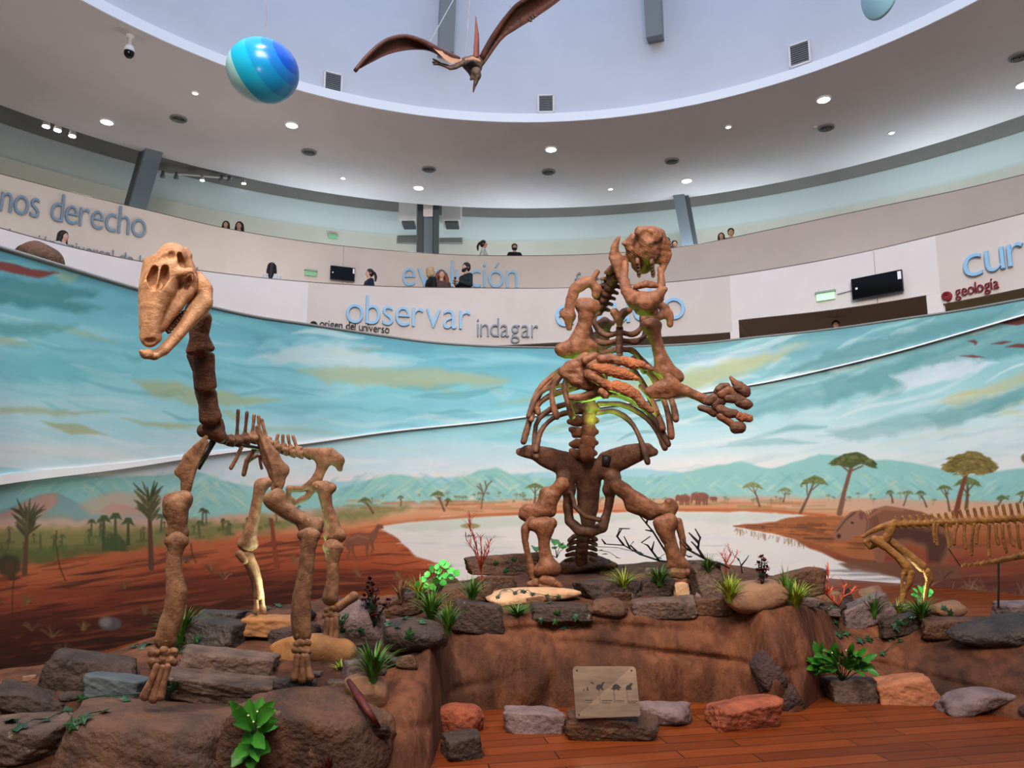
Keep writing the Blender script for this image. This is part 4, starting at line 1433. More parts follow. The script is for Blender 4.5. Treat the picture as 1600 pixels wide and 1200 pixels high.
nrm = np.array([0, -1.0, 0.15])[None, :] * wallw + np.array([0, 0, 1.0])[None, :] * (1 - wallw) * 0.9
GP = GP + dsp[:, None] * nrm
GP[lev == 0, 2] = -0.01
TF = np.array([(j * NC + i, j * NC + i + 1, (j + 1) * NC + i + 1, (j + 1) * NC + i) for j in range(len(rows) - 1) for i in range(NC - 1)])


def podium_material():
    m = bpy.data.materials.new('sculpted_plaster'); m.use_nodes = True
    nt = m.node_tree; b = nt.nodes['Principled BSDF']; b.inputs['Roughness'].default_value = 0.72; b.inputs['Specular IOR Level'].default_value = 0.25
    tc = nt.nodes.new('ShaderNodeTexCoord')
    def noise(sc, det, scale=(1, 1, 1), rough=.6):
        mp = nt.nodes.new('ShaderNodeMapping'); mp.inputs['Scale'].default_value = scale
        nt.links.new(tc.outputs['Object'], mp.inputs[0])
        n = nt.nodes.new('ShaderNodeTexNoise'); n.inputs['Scale'].default_value = sc; n.inputs['Detail'].default_value = det; n.inputs['Roughness'].default_value = rough
        nt.links.new(mp.outputs[0], n.inputs['Vector']); return n.outputs['Fac']
    r = nt.nodes.new('ShaderNodeValToRGB'); e = r.color_ramp.elements
    e[0].position = .30; e[0].color = rgba((48, 30, 22)); e[1].position = .72; e[1].color = rgba((140, 86, 58))
    x = e.new(.46); x.color = rgba((92, 56, 38)); x = e.new(.58); x.color = rgba((116, 70, 46))
    nt.links.new(noise(1.5, 6, (1, 1, .8)), r.inputs[0])
    r2 = nt.nodes.new('ShaderNodeValToRGB'); r2.color_ramp.elements[0].position = .35; r2.color_ramp.elements[0].color = (.30, .26, .24, 1); r2.color_ramp.elements[1].position = .6
    nt.links.new(noise(7, 6, (1.6, 1.6, .35)), r2.inputs[0])
    mx = nt.nodes.new('ShaderNodeMix'); mx.data_type = 'RGBA'; mx.blend_type = 'MULTIPLY'; mx.inputs[0].default_value = .7
    nt.links.new(r.outputs[0], mx.inputs[6]); nt.links.new(r2.outputs[0], mx.inputs[7])
    nt.links.new(mx.outputs[2], b.inputs['Base Color'])
    bp = nt.nodes.new('ShaderNodeBump'); bp.inputs['Strength'].default_value = .9; bp.inputs['Distance'].default_value = .05
    nt.links.new(noise(13, 9, (1, 1, .5), .65), bp.inputs['Height'])
    nt.links.new(bp.outputs[0], b.inputs['Normal'])
    return m


M_pod = podium_material()
pod = mesh('rock_podium', GP, TF, M_pod, None, True)
tag(pod, 'long sculpted brown plaster podium carrying the skeletons, rocks and plants', 'podium')
TBVH = BVHTree.FromPolygons([tuple(p) for p in GP], [tuple(int(i) for i in f) for f in TF])


def drop(px, py, floor=True):
    """where the view ray through a pixel meets the podium (or the floor): returns depth"""
    r = ray(px, py)
    best = None
    hit = TBVH.ray_cast(Vector(EYE), Vector(r / np.linalg.norm(r)), 40)
    if hit[0] is not None:
        best = float(project(np.array(hit[0]))[2])
    if floor and r[2] < 0:
        t = -EYE[2] / r[2]
        if best is None or t < best: best = t
    return best if best is not None else 7.0


def ground_z(x, y):
    hit = TBVH.ray_cast(Vector((x, y, 5)), Vector((0, 0, -1)), 10)
    return hit[0][2] if hit[0] is not None else 0.0


# ---- rocks
def rock_shape(seed, style):
    """unit rock within about +-1; style: slab, block, boulder, lava"""
    r = np.random.default_rng(seed)
    import bmesh as _bm
    bm = _bm.new(); _bm.ops.create_icosphere(bm, subdivisions=5 if style in ('big', 'slab', 'block') else 4, radius=1)
    D = np.array([v.co[:] for v in bm.verts]); Fq = np.array([[v.index for v in f.verts] for f in bm.faces]); bm.free()
    D /= np.linalg.norm(D, axis=1)[:, None]
    N, hgt = [], []
    base = {'slab': 0.09, 'block': 0.09, 'boulder': 0.32, 'lava': 0.30, 'big': 0.20}[style]
    for ax in range(3):
        for sg in (-1, 1):
            n = np.zeros(3); n[ax] = sg
            n += r.normal(size=3) * base; N.append(n / np.linalg.norm(n)); hgt.append(r.uniform(.82, 1.0))
    for i in range(9 if style != 'boulder' else 14):
        n = r.normal(size=3); n /= np.linalg.norm(n); N.append(n); hgt.append(r.uniform(1.12, 1.42) if style in ('slab', 'block', 'big') else r.uniform(.88, 1.12))
    N, hgt = np.array(N), np.array(hgt)
    dots = D @ N.T
    q = np.where(dots > 1e-3, hgt / np.maximum(dots, 1e-3), 50)
    p = {'slab': 26, 'block': 24, 'boulder': 9, 'lava': 9, 'big': 11}[style]
    rad = (q ** -p).sum(1) ** (-1 / p)
    V = D * rad[:, None]
    amp = {'slab': .06, 'block': .06, 'boulder': .045, 'lava': .10, 'big': .045}[style]
    o_ = r.uniform(-20, 20, 3)
    V *= (1 + amp * wob(V * 1.0 + o_, 2.2) + amp * .8 * wob(V + o_, 5.5) + amp * .55 * wob(V + o_, 12) + amp * .4 * wob(V - o_, 21))[:, None]
    return V, Fq


RC = {
    'dark': mat('rock_dark', (72, 54, 46), .72, (44, 34, 31), 7, .9, 30, col3=(122, 100, 86)),
    'darkb': mat('rock_brown', (98, 66, 48), .75, (56, 40, 32), 5, .9, 28, col3=(132, 98, 76)),
    'black': mat('rock_black', (44, 38, 36), .6, (68, 58, 52), 7, .9, 30, col3=(110, 98, 88)),
    'blue': mat('rock_bluegrey', (82, 88, 90), .75, (60, 66, 68), 4, .5, 22),
    'grey': mat('rock_grey', (106, 84, 72), .75, (66, 50, 43), 6, .9, 28, col3=(150, 130, 116)),
    'mauve': mat('rock_mauve', (124, 102, 100), .8, (96, 78, 76), 6, .7, 34),
    'ochre': mat('rock_ochre', (164, 112, 62), .75, (112, 76, 52), 3, .5, 18),
    'tan': mat('rock_tan', (142, 104, 76), .75, (104, 74, 56), 3, .5, 18),
    'pale': mat('rock_pale', (196, 158, 124), .75, (172, 132, 100), 5, .5, 26),
    'red': mat('rock_red', (156, 82, 54), .85, (112, 56, 40), 6, .9, 30),
    'orange': mat('rock_orange', (172, 110, 74), .8, (138, 82, 56), 5, .7, 26),
    'lava': mat('rock_lava', (76, 56, 54), .85, (54, 40, 40), 7, 1.0, 40),
    'big': mat('rock_big', (104, 72, 54), .7, (66, 48, 40), 3, .9, 22, col3=(150, 126, 112)),
}


def rock(x0, y0, x1, y1, style, colr, label, group='loose rocks of the podium', rot=0.0, tilt=0.0, dr=.6, seed=None, dd=0.0, lift=0.0, name='rock'):
    cxp, wp, hp = (x0 + x1) / 2, (x1 - x0) * 1.12, y1 - y0
    seed = seed if seed is not None else int(x0 * 13 + y1 * 7)
    d = drop(cxp, y1 - 0.12 * hp) + dd
    wm = wp * d / F
    dep = wm * dr
    c0 = W(cxp, y1, d)
    phi = max(0.02, -math.atan2(c0[2] - EYE[2], np.hypot(c0[0], c0[1])))
    H = hp * d / F
    hz = max(.34 * H, (H - dep * math.sin(phi) * .85) / math.cos(phi))
    V, Fq = rock_shape(seed, style)
    V = V / np.abs(V).max(0)
    V = V * np.array([wm / 2, dep / 2, hz / 2])
    ca, sa = math.cos(tilt), math.sin(tilt)
    V = V @ np.array([[ca, 0, -sa], [0, 1, 0], [sa, 0, ca]]).T
    ca, sa = math.cos(rot), math.sin(rot)
    V = V @ np.array([[ca, -sa, 0], [sa, ca, 0], [0, 0, 1]]).T
    # keep the asked width and put the middle of the rock on the middle of its pixel box
    V[:, 0] *= wm / max(1e-6, V[:, 0].max() - V[:, 0].min())
    V[:, 2] *= 1.22
    cen = W(cxp, (y0 + y1) / 2 - .03 * hp, d + dep * .32)
    V = V + cen + np.array([0, 0, lift])
    o = mesh(name, V, Fq, RC[colr], None, style in ('boulder', 'lava', 'big') or True)
    tag(o, label, 'rock', group)
    return o


G1, G2, G3 = 'rocks of the left mound', 'rocks on the top of the podium', 'rocks on the wooden floor'
ROCKS = [
    (-40, 1112, 118, 1192, 'block', 'grey', 'long pale-topped boulder with ivy leaves at the lower left corner', G1, .0, .02, .8),
    (112, 1084, 392, 1216, 'big', 'big', 'largest grey-brown boulder at the bottom left, beside the broad green fern', G1, .0, -.06, .7),
    (352, 1072, 622, 1240, 'big', 'darkb', 'large smooth brown boulder right of the broad green fern', G1, .0, -.04, .7),
    (2, 1076, 112, 1116, 'slab', 'dark', 'flat purple-grey slab at the far left of the mound', G1, .1, -.22, .6),
    (82, 1018, 218, 1086, 'block', 'dark', 'dark rough block at left, behind the blue-grey flat stone', G1, .1, -.18, .6),
    (142, 1052, 226, 1100, 'slab', 'blue', 'blue-grey flat stone left of the front left hoof', G1, .2, -.12, .8),
    (292, 968, 388, 1018, 'block', 'black', 'dark block with pale streaks behind the front left leg', G1, -.1, -.05, .7),
    (312, 953, 380, 978, 'slab', 'black', 'thin dark slab lying on the block behind the front left leg', G1, 0, -.03, .7),
    (262, 986, 302, 1018, 'boulder', 'tan', 'small tan cobble with ivy beside the front left ankle', G1),
    (284, 1014, 426, 1066, 'block', 'grey', 'long grey-brown slab between the two front legs', G1, .1, -.10, .45),
    (262, 1038, 440, 1104, 'slab', 'grey', 'mottled sloping stone in front of the long grey slab', G1, .1, -.12, .8),
    (378, 958, 482, 1004, 'block', 'ochre', 'ochre-sided block under the far hind foot', G1, 0, 0, .6),
    (420, 974, 504, 1028, 'lava', 'lava', 'dark porous lava rock between the front and hind legs', G1, 0, 0, .6, None, .2),
    (436, 1010, 560, 1072, 'boulder', 'ochre', 'smooth ochre boulder right of the front right shin', G1, 0, -.05, .6, None, .36, .08),
    (514, 946, 602, 1030, 'boulder', 'mauve', 'mauve-grey mound of stone right of the near hind foot', G1, 0, .1, .7, None, .32, .03),
    (430, 1060, 492, 1114, 'block', 'black', 'dark angular stone under the front right hoof', G1, .2),
    (482, 1070, 548, 1110, 'boulder', 'darkb', 'brown round stone right of the dark angular stone', G1),
    (542, 1056, 604, 1112, 'boulder', 'tan', 'tan boulder behind the dark red stick', G1),
    (512, 1064, 556, 1098, 'block', 'grey', 'small grey stone wedged between the brown and tan stones', G1),
    (536, 1032, 567, 1068, 'block', 'mauve', 'cube-like stone beside the tall grass tuft', G1, .5),
    (598, 966, 694, 1028, 'boulder', 'dark', 'dark heavy boulder overhanging the gully', G1, 0, .05, .8),
    (578, 930, 668, 970, 'slab', 'darkb', 'brown slab lying behind the overhanging boulder', G1, 0, .16, .6),
    (620, 1024, 652, 1050, 'boulder', 'darkb', 'small brown cobble under the overhanging boulder', G1),
    (596, 1020, 628, 1048, 'boulder', 'black', 'small black cobble behind the tall grass tuft', G1),
    (706, 940, 792, 992, 'block', 'dark', 'dark pitted slab on the podium lip right of the grass clumps', G2, -.1, -.12, .55),
    (696, 912, 772, 948, 'slab', 'darkb', 'brown flat stone behind the pitted lip slab', G2, 0, .05, .6),
    (668, 900, 716, 926, 'boulder', 'darkb', 'rounded brown stone under the glowing green plant', G2),
    (762, 916, 898, 946, 'boulder', 'pale', 'pale flat sandstone slab scattered with ivy leaves', G2, 0, .04, .5),
    (828, 942, 922, 974, 'block', 'dark', 'dark slab under the pale sandstone slab', G2, 0, 0, .5),
    (727, 866, 842, 902, 'block', 'darkb', 'reddish-brown long slab at the back left of the podium top', G2, 0, .03, .4),
    (773, 872, 832, 900, 'block', 'black', 'black block on the back slab left of the sloth leg', G2, 0, 0, .6),
    (744, 900, 806, 922, 'block', 'darkb', 'reddish block in front of the back slab', G2, 0, 0, .5),
    (866, 866, 956, 900, 'boulder', 'darkb', 'smooth brown log-shaped stone below the sloth tail', G2, 0, .05, .4),
    (903, 904, 998, 940, 'block', 'dark', 'dark broad slab between the sloth feet', G2, .1, 0, .6),
    (918, 934, 980, 972, 'boulder', 'darkb', 'rounded brown lump on the middle of the podium lip', G2),
    (943, 934, 968, 949, 'boulder', 'darkb', 'small round stone on top of the rounded lip lump', G2, 0, 0, .8, None, 0.05),
    (1000, 906, 1052, 934, 'block', 'dark', 'dark stone behind the long lip blocks', G2),
    (1052, 912, 1076, 934, 'block', 'pale', 'small pale angular stone near the right sloth foot', G2, .4),
    (994, 934, 1088, 968, 'block', 'grey', 'long grey lip block with sparkling grains, the left of two', G2, 0, .03, .4),
    (1080, 934, 1150, 964, 'block', 'darkb', 'brown lip block with sparkling grains, the right of two', G2, 0, -.03, .4),
    (1082, 886, 1130, 942, 'block', 'grey', 'upright grey stone left of the yellow-green grass tuft', G2, .2, .1, .6),
    (1070, 880, 1108, 904, 'boulder', 'darkb', 'brown stone behind the right sloth foot', G2),
    (1138, 910, 1232, 960, 'boulder', 'tan', 'large tan sloping boulder on the right end of the lip', G2, 0, .16, .6),
    (1140, 920, 1172, 942, 'boulder', 'dark', 'dark small stone before the yellow-green grass tuft', G2),
    (1160, 898, 1292, 940, 'block', 'darkb', 'long dark sloping stone behind the tan boulder', G2, 0, .16, .25),
    (1264, 924, 1312, 950, 'block', 'tan', 'tan angular stone under the coral-red plant', G2, .3),
    (1282, 942, 1318, 960, 'boulder', 'dark', 'dark cobble below the tan angular stone', G2),
    (1304, 922, 1334, 956, 'slab', 'black', 'black tilted slate right of the tan angular stone', G2, 0, .4, .5),
    (1312, 934, 1392, 980, 'slab', 'mauve', 'mauve slanting slab on the right slope', G2, 0, .36, .6),
    (1342, 918, 1378, 944, 'boulder', 'tan', 'olive-tan stone behind the slanting slab', G2),
    (1374, 960, 1448, 994, 'block', 'dark', 'dark flat stone with ivy below the small skeleton', G2, 0, .1, .5),
    (1386, 944, 1424, 966, 'block', 'black', 'black stone left of the small skeleton foot', G2),
    (1440, 966, 1528, 998, 'block', 'darkb', 'brown log-like slab right of the small skeleton feet', G2, 0, .05, .35),
    (1456, 940, 1506, 968, 'boulder', 'tan', 'pale rounded stone right of the small skeleton feet', G2),
    (1504, 962, 1650, 1018, 'lava', 'black', 'big black volcanic rock overhanging the right end', G2, 0, .05, .5),
    (1560, 940, 1640, 974, 'block', 'mauve', 'mauve block behind the black volcanic rock', G2),
    (680, 1098, 757, 1154, 'lava', 'red', 'rust-red porous lava rock on the floor, left of the mauve slab', G3, 0, 0, .7),
    (692, 1143, 754, 1192, 'block', 'dark', 'dark angular rock in front of the rust-red lava rock', G3, .4, 0, .8),
    (791, 1106, 879, 1150, 'block', 'mauve', 'mauve porous slab left of the metal information plate', G3, 0, 0, .6),
    (890, 1106, 1026, 1162, 'block', 'darkb', 'brown stone block carrying the metal information plate', G3, .05, 0, .55),
    (1000, 1095, 1084, 1140, 'lava', 'mauve', 'pale mauve rock right of the metal information plate', G3, 0, 0, .6),
    (1110, 1086, 1215, 1146, 'block', 'red', 'red-brown jagged rock in front of the dark leaning pair', G3, .3, .05, .7),
    (1174, 1022, 1224, 1084, 'lava', 'lava', 'dark rock leaning on the podium, upper of the leaning pair', G3, 0, .35, .7),
    (1200, 1062, 1254, 1118, 'boulder', 'lava', 'dark rock lying on the floor, lower of the leaning pair', G3, 0, .1, .8),
    (1293, 1058, 1368, 1102, 'block', 'grey', 'grey porous rock below the leafy plant', G3, 0, 0, .6),
    (1364, 1056, 1458, 1106, 'block', 'orange', 'orange-brown rock, wedge-shaped, right of the grey porous rock', G3, -.2, .12, .6),
    (1466, 1068, 1572, 1124, 'lava', 'mauve', 'mauve-brown pitted rock at the right end of the floor rocks', G3, 0, .1, .55),
    (1588, 1098, 1630, 1126, 'boulder', 'lava', 'small dark rock cut by the right edge of the photo', G3),
]
for r_ in ROCKS: rock(*r_)
_pr = random.Random(5)
for i in range(46):
    px = _pr.choice([_pr.uniform(40, 620), _pr.uniform(640, 1280), _pr.uniform(1250, 1600)])
    ly = float(spline([(p[0], p[2]) for p in POD], [px])[0]); cy_ = float(spline([(p[0], p[3]) for p in POD], [px])[0])
    py = _pr.uniform(cy_ + .25 * (ly - cy_), ly - 2); s_ = _pr.uniform(7, 17)
    rock(px - s_, py - s_ * 1.1, px + s_, py, _pr.choice(['boulder', 'block']), _pr.choice(['darkb', 'dark', 'tan', 'mauve', 'grey']), 'small cobble lying between the larger rocks of the podium', 'cobbles of the podium', _pr.uniform(0, 1.5), 0, .8, 900 + i, name='cobble')
o = rock(832, 1102, 852, 1122, 'block', 'dark', 'small dark stone resting on the mauve slab by the plate', G3, .4, 0, .8, None, 0.02, 0.0)
# brown boulder on top of the mural at far left
V, Fq = rock_shape(55, 'boulder')
V = V / np.abs(V).max(0)
sil = MB()
_r = ray(66, 400); _az = math.degrees(math.atan2(_r[0], _r[1]))
cA = np.append(wall_xy(np.array([_az]), .26)[0], np.interp(_az, azs, Tcv[:, 2]) + .10)
V = V * np.array([0.34, 0.22, 0.15])
ca, sa = math.cos(.40), math.sin(.40)
V = V @ np.array([[ca, 0, sa], [0, 1, 0], [-sa, 0, ca]]).T
tag(mesh('rock', V + cA, Fq, RC['darkb']), 'brown boulder lying on the top edge of the mural at far left', 'rock')

# ================================================================== skeletons
M_bone = mat('bone_brown', (144, 104, 76), .62, (96, 64, 44), 18, .22, 90, col3=(172, 128, 92))
M_skull = mat('bone_pale', (200, 150, 110), .5, (160, 110, 76), 14, .25, 90, col3=(214, 168, 126))
M_neck = mat('bone_dark', (104, 66, 44), .62, (70, 42, 30), 16, .3, 80)
M_sloth = mat('bone_sloth', (134, 87, 60), .55, (90, 55, 38), 18, .22, 90, col3=(136, 92, 64))
M_slothd = mat('bone_sloth_dark', (108, 72, 54), .6, (74, 48, 37), 18, .25, 80)
M_fossil = mat('fossil_claw', (168, 100, 62), .55, (128, 72, 46), 10, .8, 60)
M_tooth = mat('tooth_brown', (120, 78, 52), .4, (84, 54, 38), 12)
M_ochreb = mat('bone_ochre', (160, 110, 56), .6, (122, 80, 40), 9, .4, 40)
M_iron = mat('black_iron', (36, 30, 28), .45)


def chain_z(ch, z): return [(c[0], c[1], z, c[2]) if len(c) == 3 else (c[0], c[1], c[2] + z, c[3]) for c in ch]


# ------------------------------------------------------------------ long-necked hoofed mammal (left)
A = W(380, 1040, 4.7); A[2] = ground_z(A[0], A[1])
MAC = thing('animal_skeleton', 'tall long-necked hoofed mammal skeleton with a pale skull, standing on the left rock mound', 'skeleton', A, 'mounted skeletons')


def mb_(name, d, ops, m=M_bone, **k):
    if 'noise' in k: k['noise'] *= .5
    k['nsc'] = min(k.get('nsc', .2), .16)
    return bone(name, d, ops, m, MAC, **k)


sk = mb_('skull', 3.72, [
    ('+', [(268, 401, 6, 22), (256, 422, 2, 29), (247, 452, -8, 29), (240, 480, -18, 22), (236, 505, -24, 17), (234, 528, -28, 15)], .9, 6),
    ('+', [(236, 415, 10, 14), (228, 440, 6, 10), (224, 470, -4, 8), (226, 510, -18, 8)], .9, 8),
    ('+', [(278, 396, 8, 10), (289, 404, 14, 10), (296, 424, 14, 11), (292, 450, 10, 12)], .9, 8),
    ('+', [(290, 390, 16, 4), (295, 398, 18, 5)], 1, 6),
    ('+', [(280, 426, -14, 8), (297, 424, -8, 6), (305, 436, -4, 5), (304, 450, 0, 6), (292, 462, 0, 8)], 1, 6),
    ('+', [(290, 458, 0, 10), (276, 478, -8, 11), (262, 497, -14, 9), (252, 512, -18, 8)], 1, 8),
    ('+', [(225, 524, -24, 7), (246, 528, -24, 7)], 1, 6),
    ('+', [(309, 431, 26, 8), (317, 446, 26, 8), (312, 440, 20, 9)], 1, 5),
    ('-', [(258, 420, -20, 6), (256, 434, -24, 9), (250, 449, -28, 5)], 1.8, 2.5), ('-', [(242, 421, -18, 6), (238, 436, -22, 9), (240, 451, -26, 5)], 1.8, 2.5),
    ('-', [(246, 407, -21, 6), (256, 401, -18, 8)], .8, 3), ('-', [(268, 400, -14, 7)], .8, 3),
    ('-', [(280, 398, -6, 4), (283, 409, -6, 6), (289, 418, -4, 4)], 2.0, 2),
    ('-', [(298, 431, -8, 5), (295, 440, -8, 7), (291, 450, -8, 4)], 2.6, 2),
    ('-', [(230, 534, -40, 5), (240, 533, -40, 5)], 1, 3),
    ('+', [(250, 420, -24, 1.4), (245, 450, -28, 1.4)], 2.5, 1),
], M_skull, h=1.0, noise=.35, nsc=.10)
jaw = bone('lower_jaw', 3.72, [
    ('+', [(313, 437, 20, 9), (320, 454, 18, 13), (315, 472, 13, 18), (304, 487, 5, 16), (290, 508, -6, 11), (272, 530, -16, 9.5), (256, 547, -24, 9), (240, 555, -30, 7), (228, 553, -32, 5)], .8, 5),
    ('+', [(316, 446, 14, 10), (311, 470, 12, 9)], .7, 8),
    ('+', [(243, 556, -30, 6), (228, 556, -38, 5), (220, 549, -42, 3.2)], 1, 4),
    ('+', [(232, 551, -34, 6), (225, 553, -36, 6)], 1.2, 5)], M_skull, sk, h=1.0, noise=.35, nsc=.10)
tm = MB()
vm = view_map(3.72)
for i in range(8):
    t = i / 7
    a = np.array([[258 + 27 * t, 511 - 25 * t, -14 + 12 * t]]); b_ = a + [[5 + 1 * t, 9, 1]]
    tm.tube([vm(a)[0], vm((a + b_) / 2)[0], vm(b_)[0]], [.009, .011, .006], 6)
for i in range(7):
    t = i / 6
    a = np.array([[265 + 24 * t, 521 - 26 * t, -12 + 12 * t]]); b_ = a + [[-3, -7, -1]]
    tm.tube([vm(a)[0], vm((a + b_) / 2)[0], vm(b_)[0]], [.010, .010, .005], 6)
tm.build('teeth', M_tooth, sk, True)
# neck
for i, (ch, d) in enumerate((
        ([[(316, 496, 14), (311, 520, 12), (312, 545, 14)], [(300, 505, 6), (300, 530, 4), (297, 548, 7)], [(326, 500, 5), (322, 525, 4), (330, 544, 6)]], 3.98),
        ([[(314, 556, 15), (318, 580, 13), (321, 604, 13)], [(297, 556, 6), (306, 580, 5), (309, 606, 6)], [(331, 556, 5), (331, 580, 5), (333, 602, 6)]], 4.05),
        ([[(321, 612, 13), (325, 632, 13), (328, 654, 14)], [(309, 612, 5), (316, 632, 5), (318, 655, 7)], [(334, 614, 5), (337, 635, 4), (341, 650, 6)]], 4.10),
        ([[(318, 673, 11), (334, 675, 14), (344, 682, 11)], [(343, 658, 6), (346, 668, 6)]], 4.15))):
    mb_('neck_vertebra', d, ch, M_neck, h=1.3, k=6, flat=.95, noise=.9, nsc=.3)
# back
SPN = [(346, 684), (358, 688), (370, 689), (382, 686), (394, 684), (406, 686), (418, 692), (430, 698), (442, 702), (454, 705), (466, 707), (478, 708)]
for i, (x, y) in enumerate(SPN):
    d = 4.18 + .085 * i
    r_ = 8.0 - .28 * i
    tall = {2: (372, 642), 3: (386, 645), 4: (397, 649), 5: (404, 651), 6: (409, 656), 7: (434, 680), 8: (442, 681), 9: (450, 681), 10: (458, 682)}.get(i)
    ops = [[(x - 4, y, r_), (x + 5, y + 1, r_ * .9)], [(x, y + 5, r_ * .6), (x + 6, y + 8, 3)], [(x - 3, y - 4, 4), (x + 4, y - 7, 3)]]
    if tall: ops.append([(x, y - 4, 3.4), ((x + tall[0]) / 2, (y + tall[1]) / 2, 2.6), (tall[0], tall[1], 3.0)])
    mb_('back_vertebra', d, ops, M_neck if i < 4 else M_bone, h=1.0, k=3, noise=.6, nsc=.4)
for ch, d in (([(377, 699, 3.4), (370, 715, 3.2), (361, 731, 3.6)], 4.35), ([(397, 703, 4), (386, 720, 4.2), (381, 741, 4)], 4.55), ([(402, 712, 3), (393, 716, 4), (385, 723, 3)], 4.6), ([(406, 713, 3), (407, 724, 2.6), (409, 732, 2.4)], 4.6)):
    mb_('rib', d, [ch], h=1.0, k=2, noise=.3)
# fore limbs
mb_('scapula', 4.02, [('+', [(322, 684, 4), (308, 702, 9), (297, 718, 13), (290, 736, 13), (291, 752, 9), (291, 763, 9)], .38, 5), ('+', [(278, 738, 6), (290, 730, 8)], .4, 6), ('+', [(324, 690, -3, 2), (306, 730, -5, 3), (297, 760, -2, 3)], 1, 3)], h=1.1)
mb_('humerus', 3.97, [[(272, 784, 15), (288, 780, 14)], [(264, 783, 9), (262, 800, 8)], [(276, 795, 19), (277, 812, 17), (277, 832, 13)], [(266, 834, 8), (288, 833, 8)]], h=1.4, k=8, noise=1.2, nsc=.2)
mb_('radius', 3.93, [('+', [(277, 845, 15), (272, 868, 12), (272, 898, 14), (276, 925, 17), (272, 955, 17), (264, 980, 18), (257, 1000, 16)], .75, 6), ('+', [(263, 846, 7), (288, 846, 7)], 1, 6), ('+', [(250, 1003, 8), (268, 1002, 8)], 1, 6)], h=1.5, noise=.9, nsc=.14)


def wrist(d, cx_, y0, y1, wpx, m=M_bone):
    ops = []
    r0 = random.Random(int(cx_))
    for j in range(2):
        for i in range(3):
            ops.append([(cx_ + (i - 1) * wpx * .31 + r0.uniform(-2, 2), y0 + (y1 - y0) * (.3 + .42 * j) + r0.uniform(-2, 2), wpx * .19), (cx_ + (i - 1) * wpx * .31 + 2, y0 + (y1 - y0) * (.34 + .42 * j), wpx * .16)])
    return mb_('wrist_bones', d, ops, m, h=1.2, k=2.5, noise=.6, nsc=.4)


def cannon(d, tops, bots, r_):
    for (x, y), (X, Y) in zip(tops, bots):
        mb_('hoof_bone', d, [[(x, y, r_ * .85), ((x + X) / 2, (y + Y) / 2, r_ * .75), (x + (X - x) * .7, y + (Y - y) * .7, r_ * .95), (X, Y, r_ * 1.15)]], h=1.1, k=3, noise=.3)


wrist(3.90, 255, 1010, 1042, 46)
cannon(3.87, [(245, 1042), (254, 1044), (262, 1042)], [(226, 1088), (239, 1092), (250, 1088)], 7)
mb_('scapula', 4.56, [('+', [(402, 668, 4), (411, 692, 10), (423, 715, 15), (434, 736, 15), (436, 752, 10), (432, 763, 9)], .36, 5), ('+', [(444, 734, 8), (430, 742, 8)], .4, 6), ('+', [(406, 680, -3, 2), (424, 725, -6, 3), (432, 758, -3, 3)], 1, 3)], h=1.1)
mb_('humerus', 4.42, [[(421, 780, 10), (434, 776, 13)], [(430, 784, 15), (447, 797, 14), (466, 810, 12), (485, 820, 12), (492, 826, 13)], [(474, 826, 8), (498, 816, 8)]], h=1.3, k=7, noise=1.0, nsc=.2)
mb_('radius', 4.27, [('+', [(484, 838, 14), (481, 862, 12), (477, 900, 13), (471, 935, 15), (470, 968, 16), (472, 990, 15)], .8, 6), ('+', [(471, 836, 7), (494, 836, 7)], 1, 6)], h=1.4, noise=.9, nsc=.16)
wrist(4.21, 471, 996, 1024, 30)
cannon(4.18, [(465, 1026), (473, 1026), (479, 1026)], [(460, 1058), (472, 1062), (484, 1058)], 6.5)
# hind limbs
mb_('pelvis', 5.1, [('+', [(482, 707, 8), (500, 711, 12), (516, 709, 10), (528, 720, 11), (531, 732, 5)], .5, 6), ('+', [(507, 720, 11), (500, 738, 8), (493, 754, 9)], .6, 6),
                    ('+', [(492, 753, 7), (472, 764, 5), (452, 764, 5)], .8, 4), ('+', [(494, 758, 6), (480, 776, 5), (462, 786, 4), (450, 776, 4), (452, 764, 4)], .8, 4)], h=1.2, noise=.7)
mb_('femur', 5.0, [[(496, 760, 9), (508, 761, 10), (518, 762, 8)], [(507, 768, 11), (511, 792, 9), (519, 818, 11), (524, 836, 14)], [(514, 838, 9), (533, 838, 8)]], h=1.2, k=6, noise=.8)
mb_('tibia', 4.95, [[(520, 856, 14), (520, 880, 10), (520, 908, 10), (516, 934, 13)], [(512, 854, 7), (530, 856, 7)]], h=1.2, k=6, noise=.7)
mb_('heel_bone', 4.94, [[(528, 949, 8), (540, 941, 7), (553, 932, 8)]], h=1.2, k=4)
wrist(4.93, 517, 944, 968, 26)
cannon(4.92, [(511, 968), (518, 969), (525, 967)], [(507, 1008), (516, 1011), (525, 1006)], 5.5)
mb_('femur', 5.4, [[(408, 757, 10), (420, 753, 8)], [(407, 762, 10), (402, 782, 8.5), (396, 812, 9), (390, 836, 12), (386, 850, 13)], [(396, 850, 8), (378, 850, 7)]], h=1.2, k=6, noise=.8)
mb_('kneecap', 5.3, [[(374, 866, 7), (382, 876, 6)]], h=1.1)
mb_('tibia', 5.4, [[(386, 870, 11), (395, 888, 10), (401, 908, 9), (404, 930, 9)]], h=1.2, k=6, noise=.6)
cannon(5.4, [(401, 930), (408, 930)], [(401, 958), (411, 958)], 6)
# iron supports
mbr = MB()
for a, b_ in (((332, 688, 4.15), (306, 731, 4.08)), ((335, 690, 4.17), (310, 733, 4.1)), ((346, 690, 4.18), (470, 712, 5.1))):
    mbr.tube([W(*a), W(*b_)], .012, 6)
mbr.build('support_rod', M_iron, MAC, True)

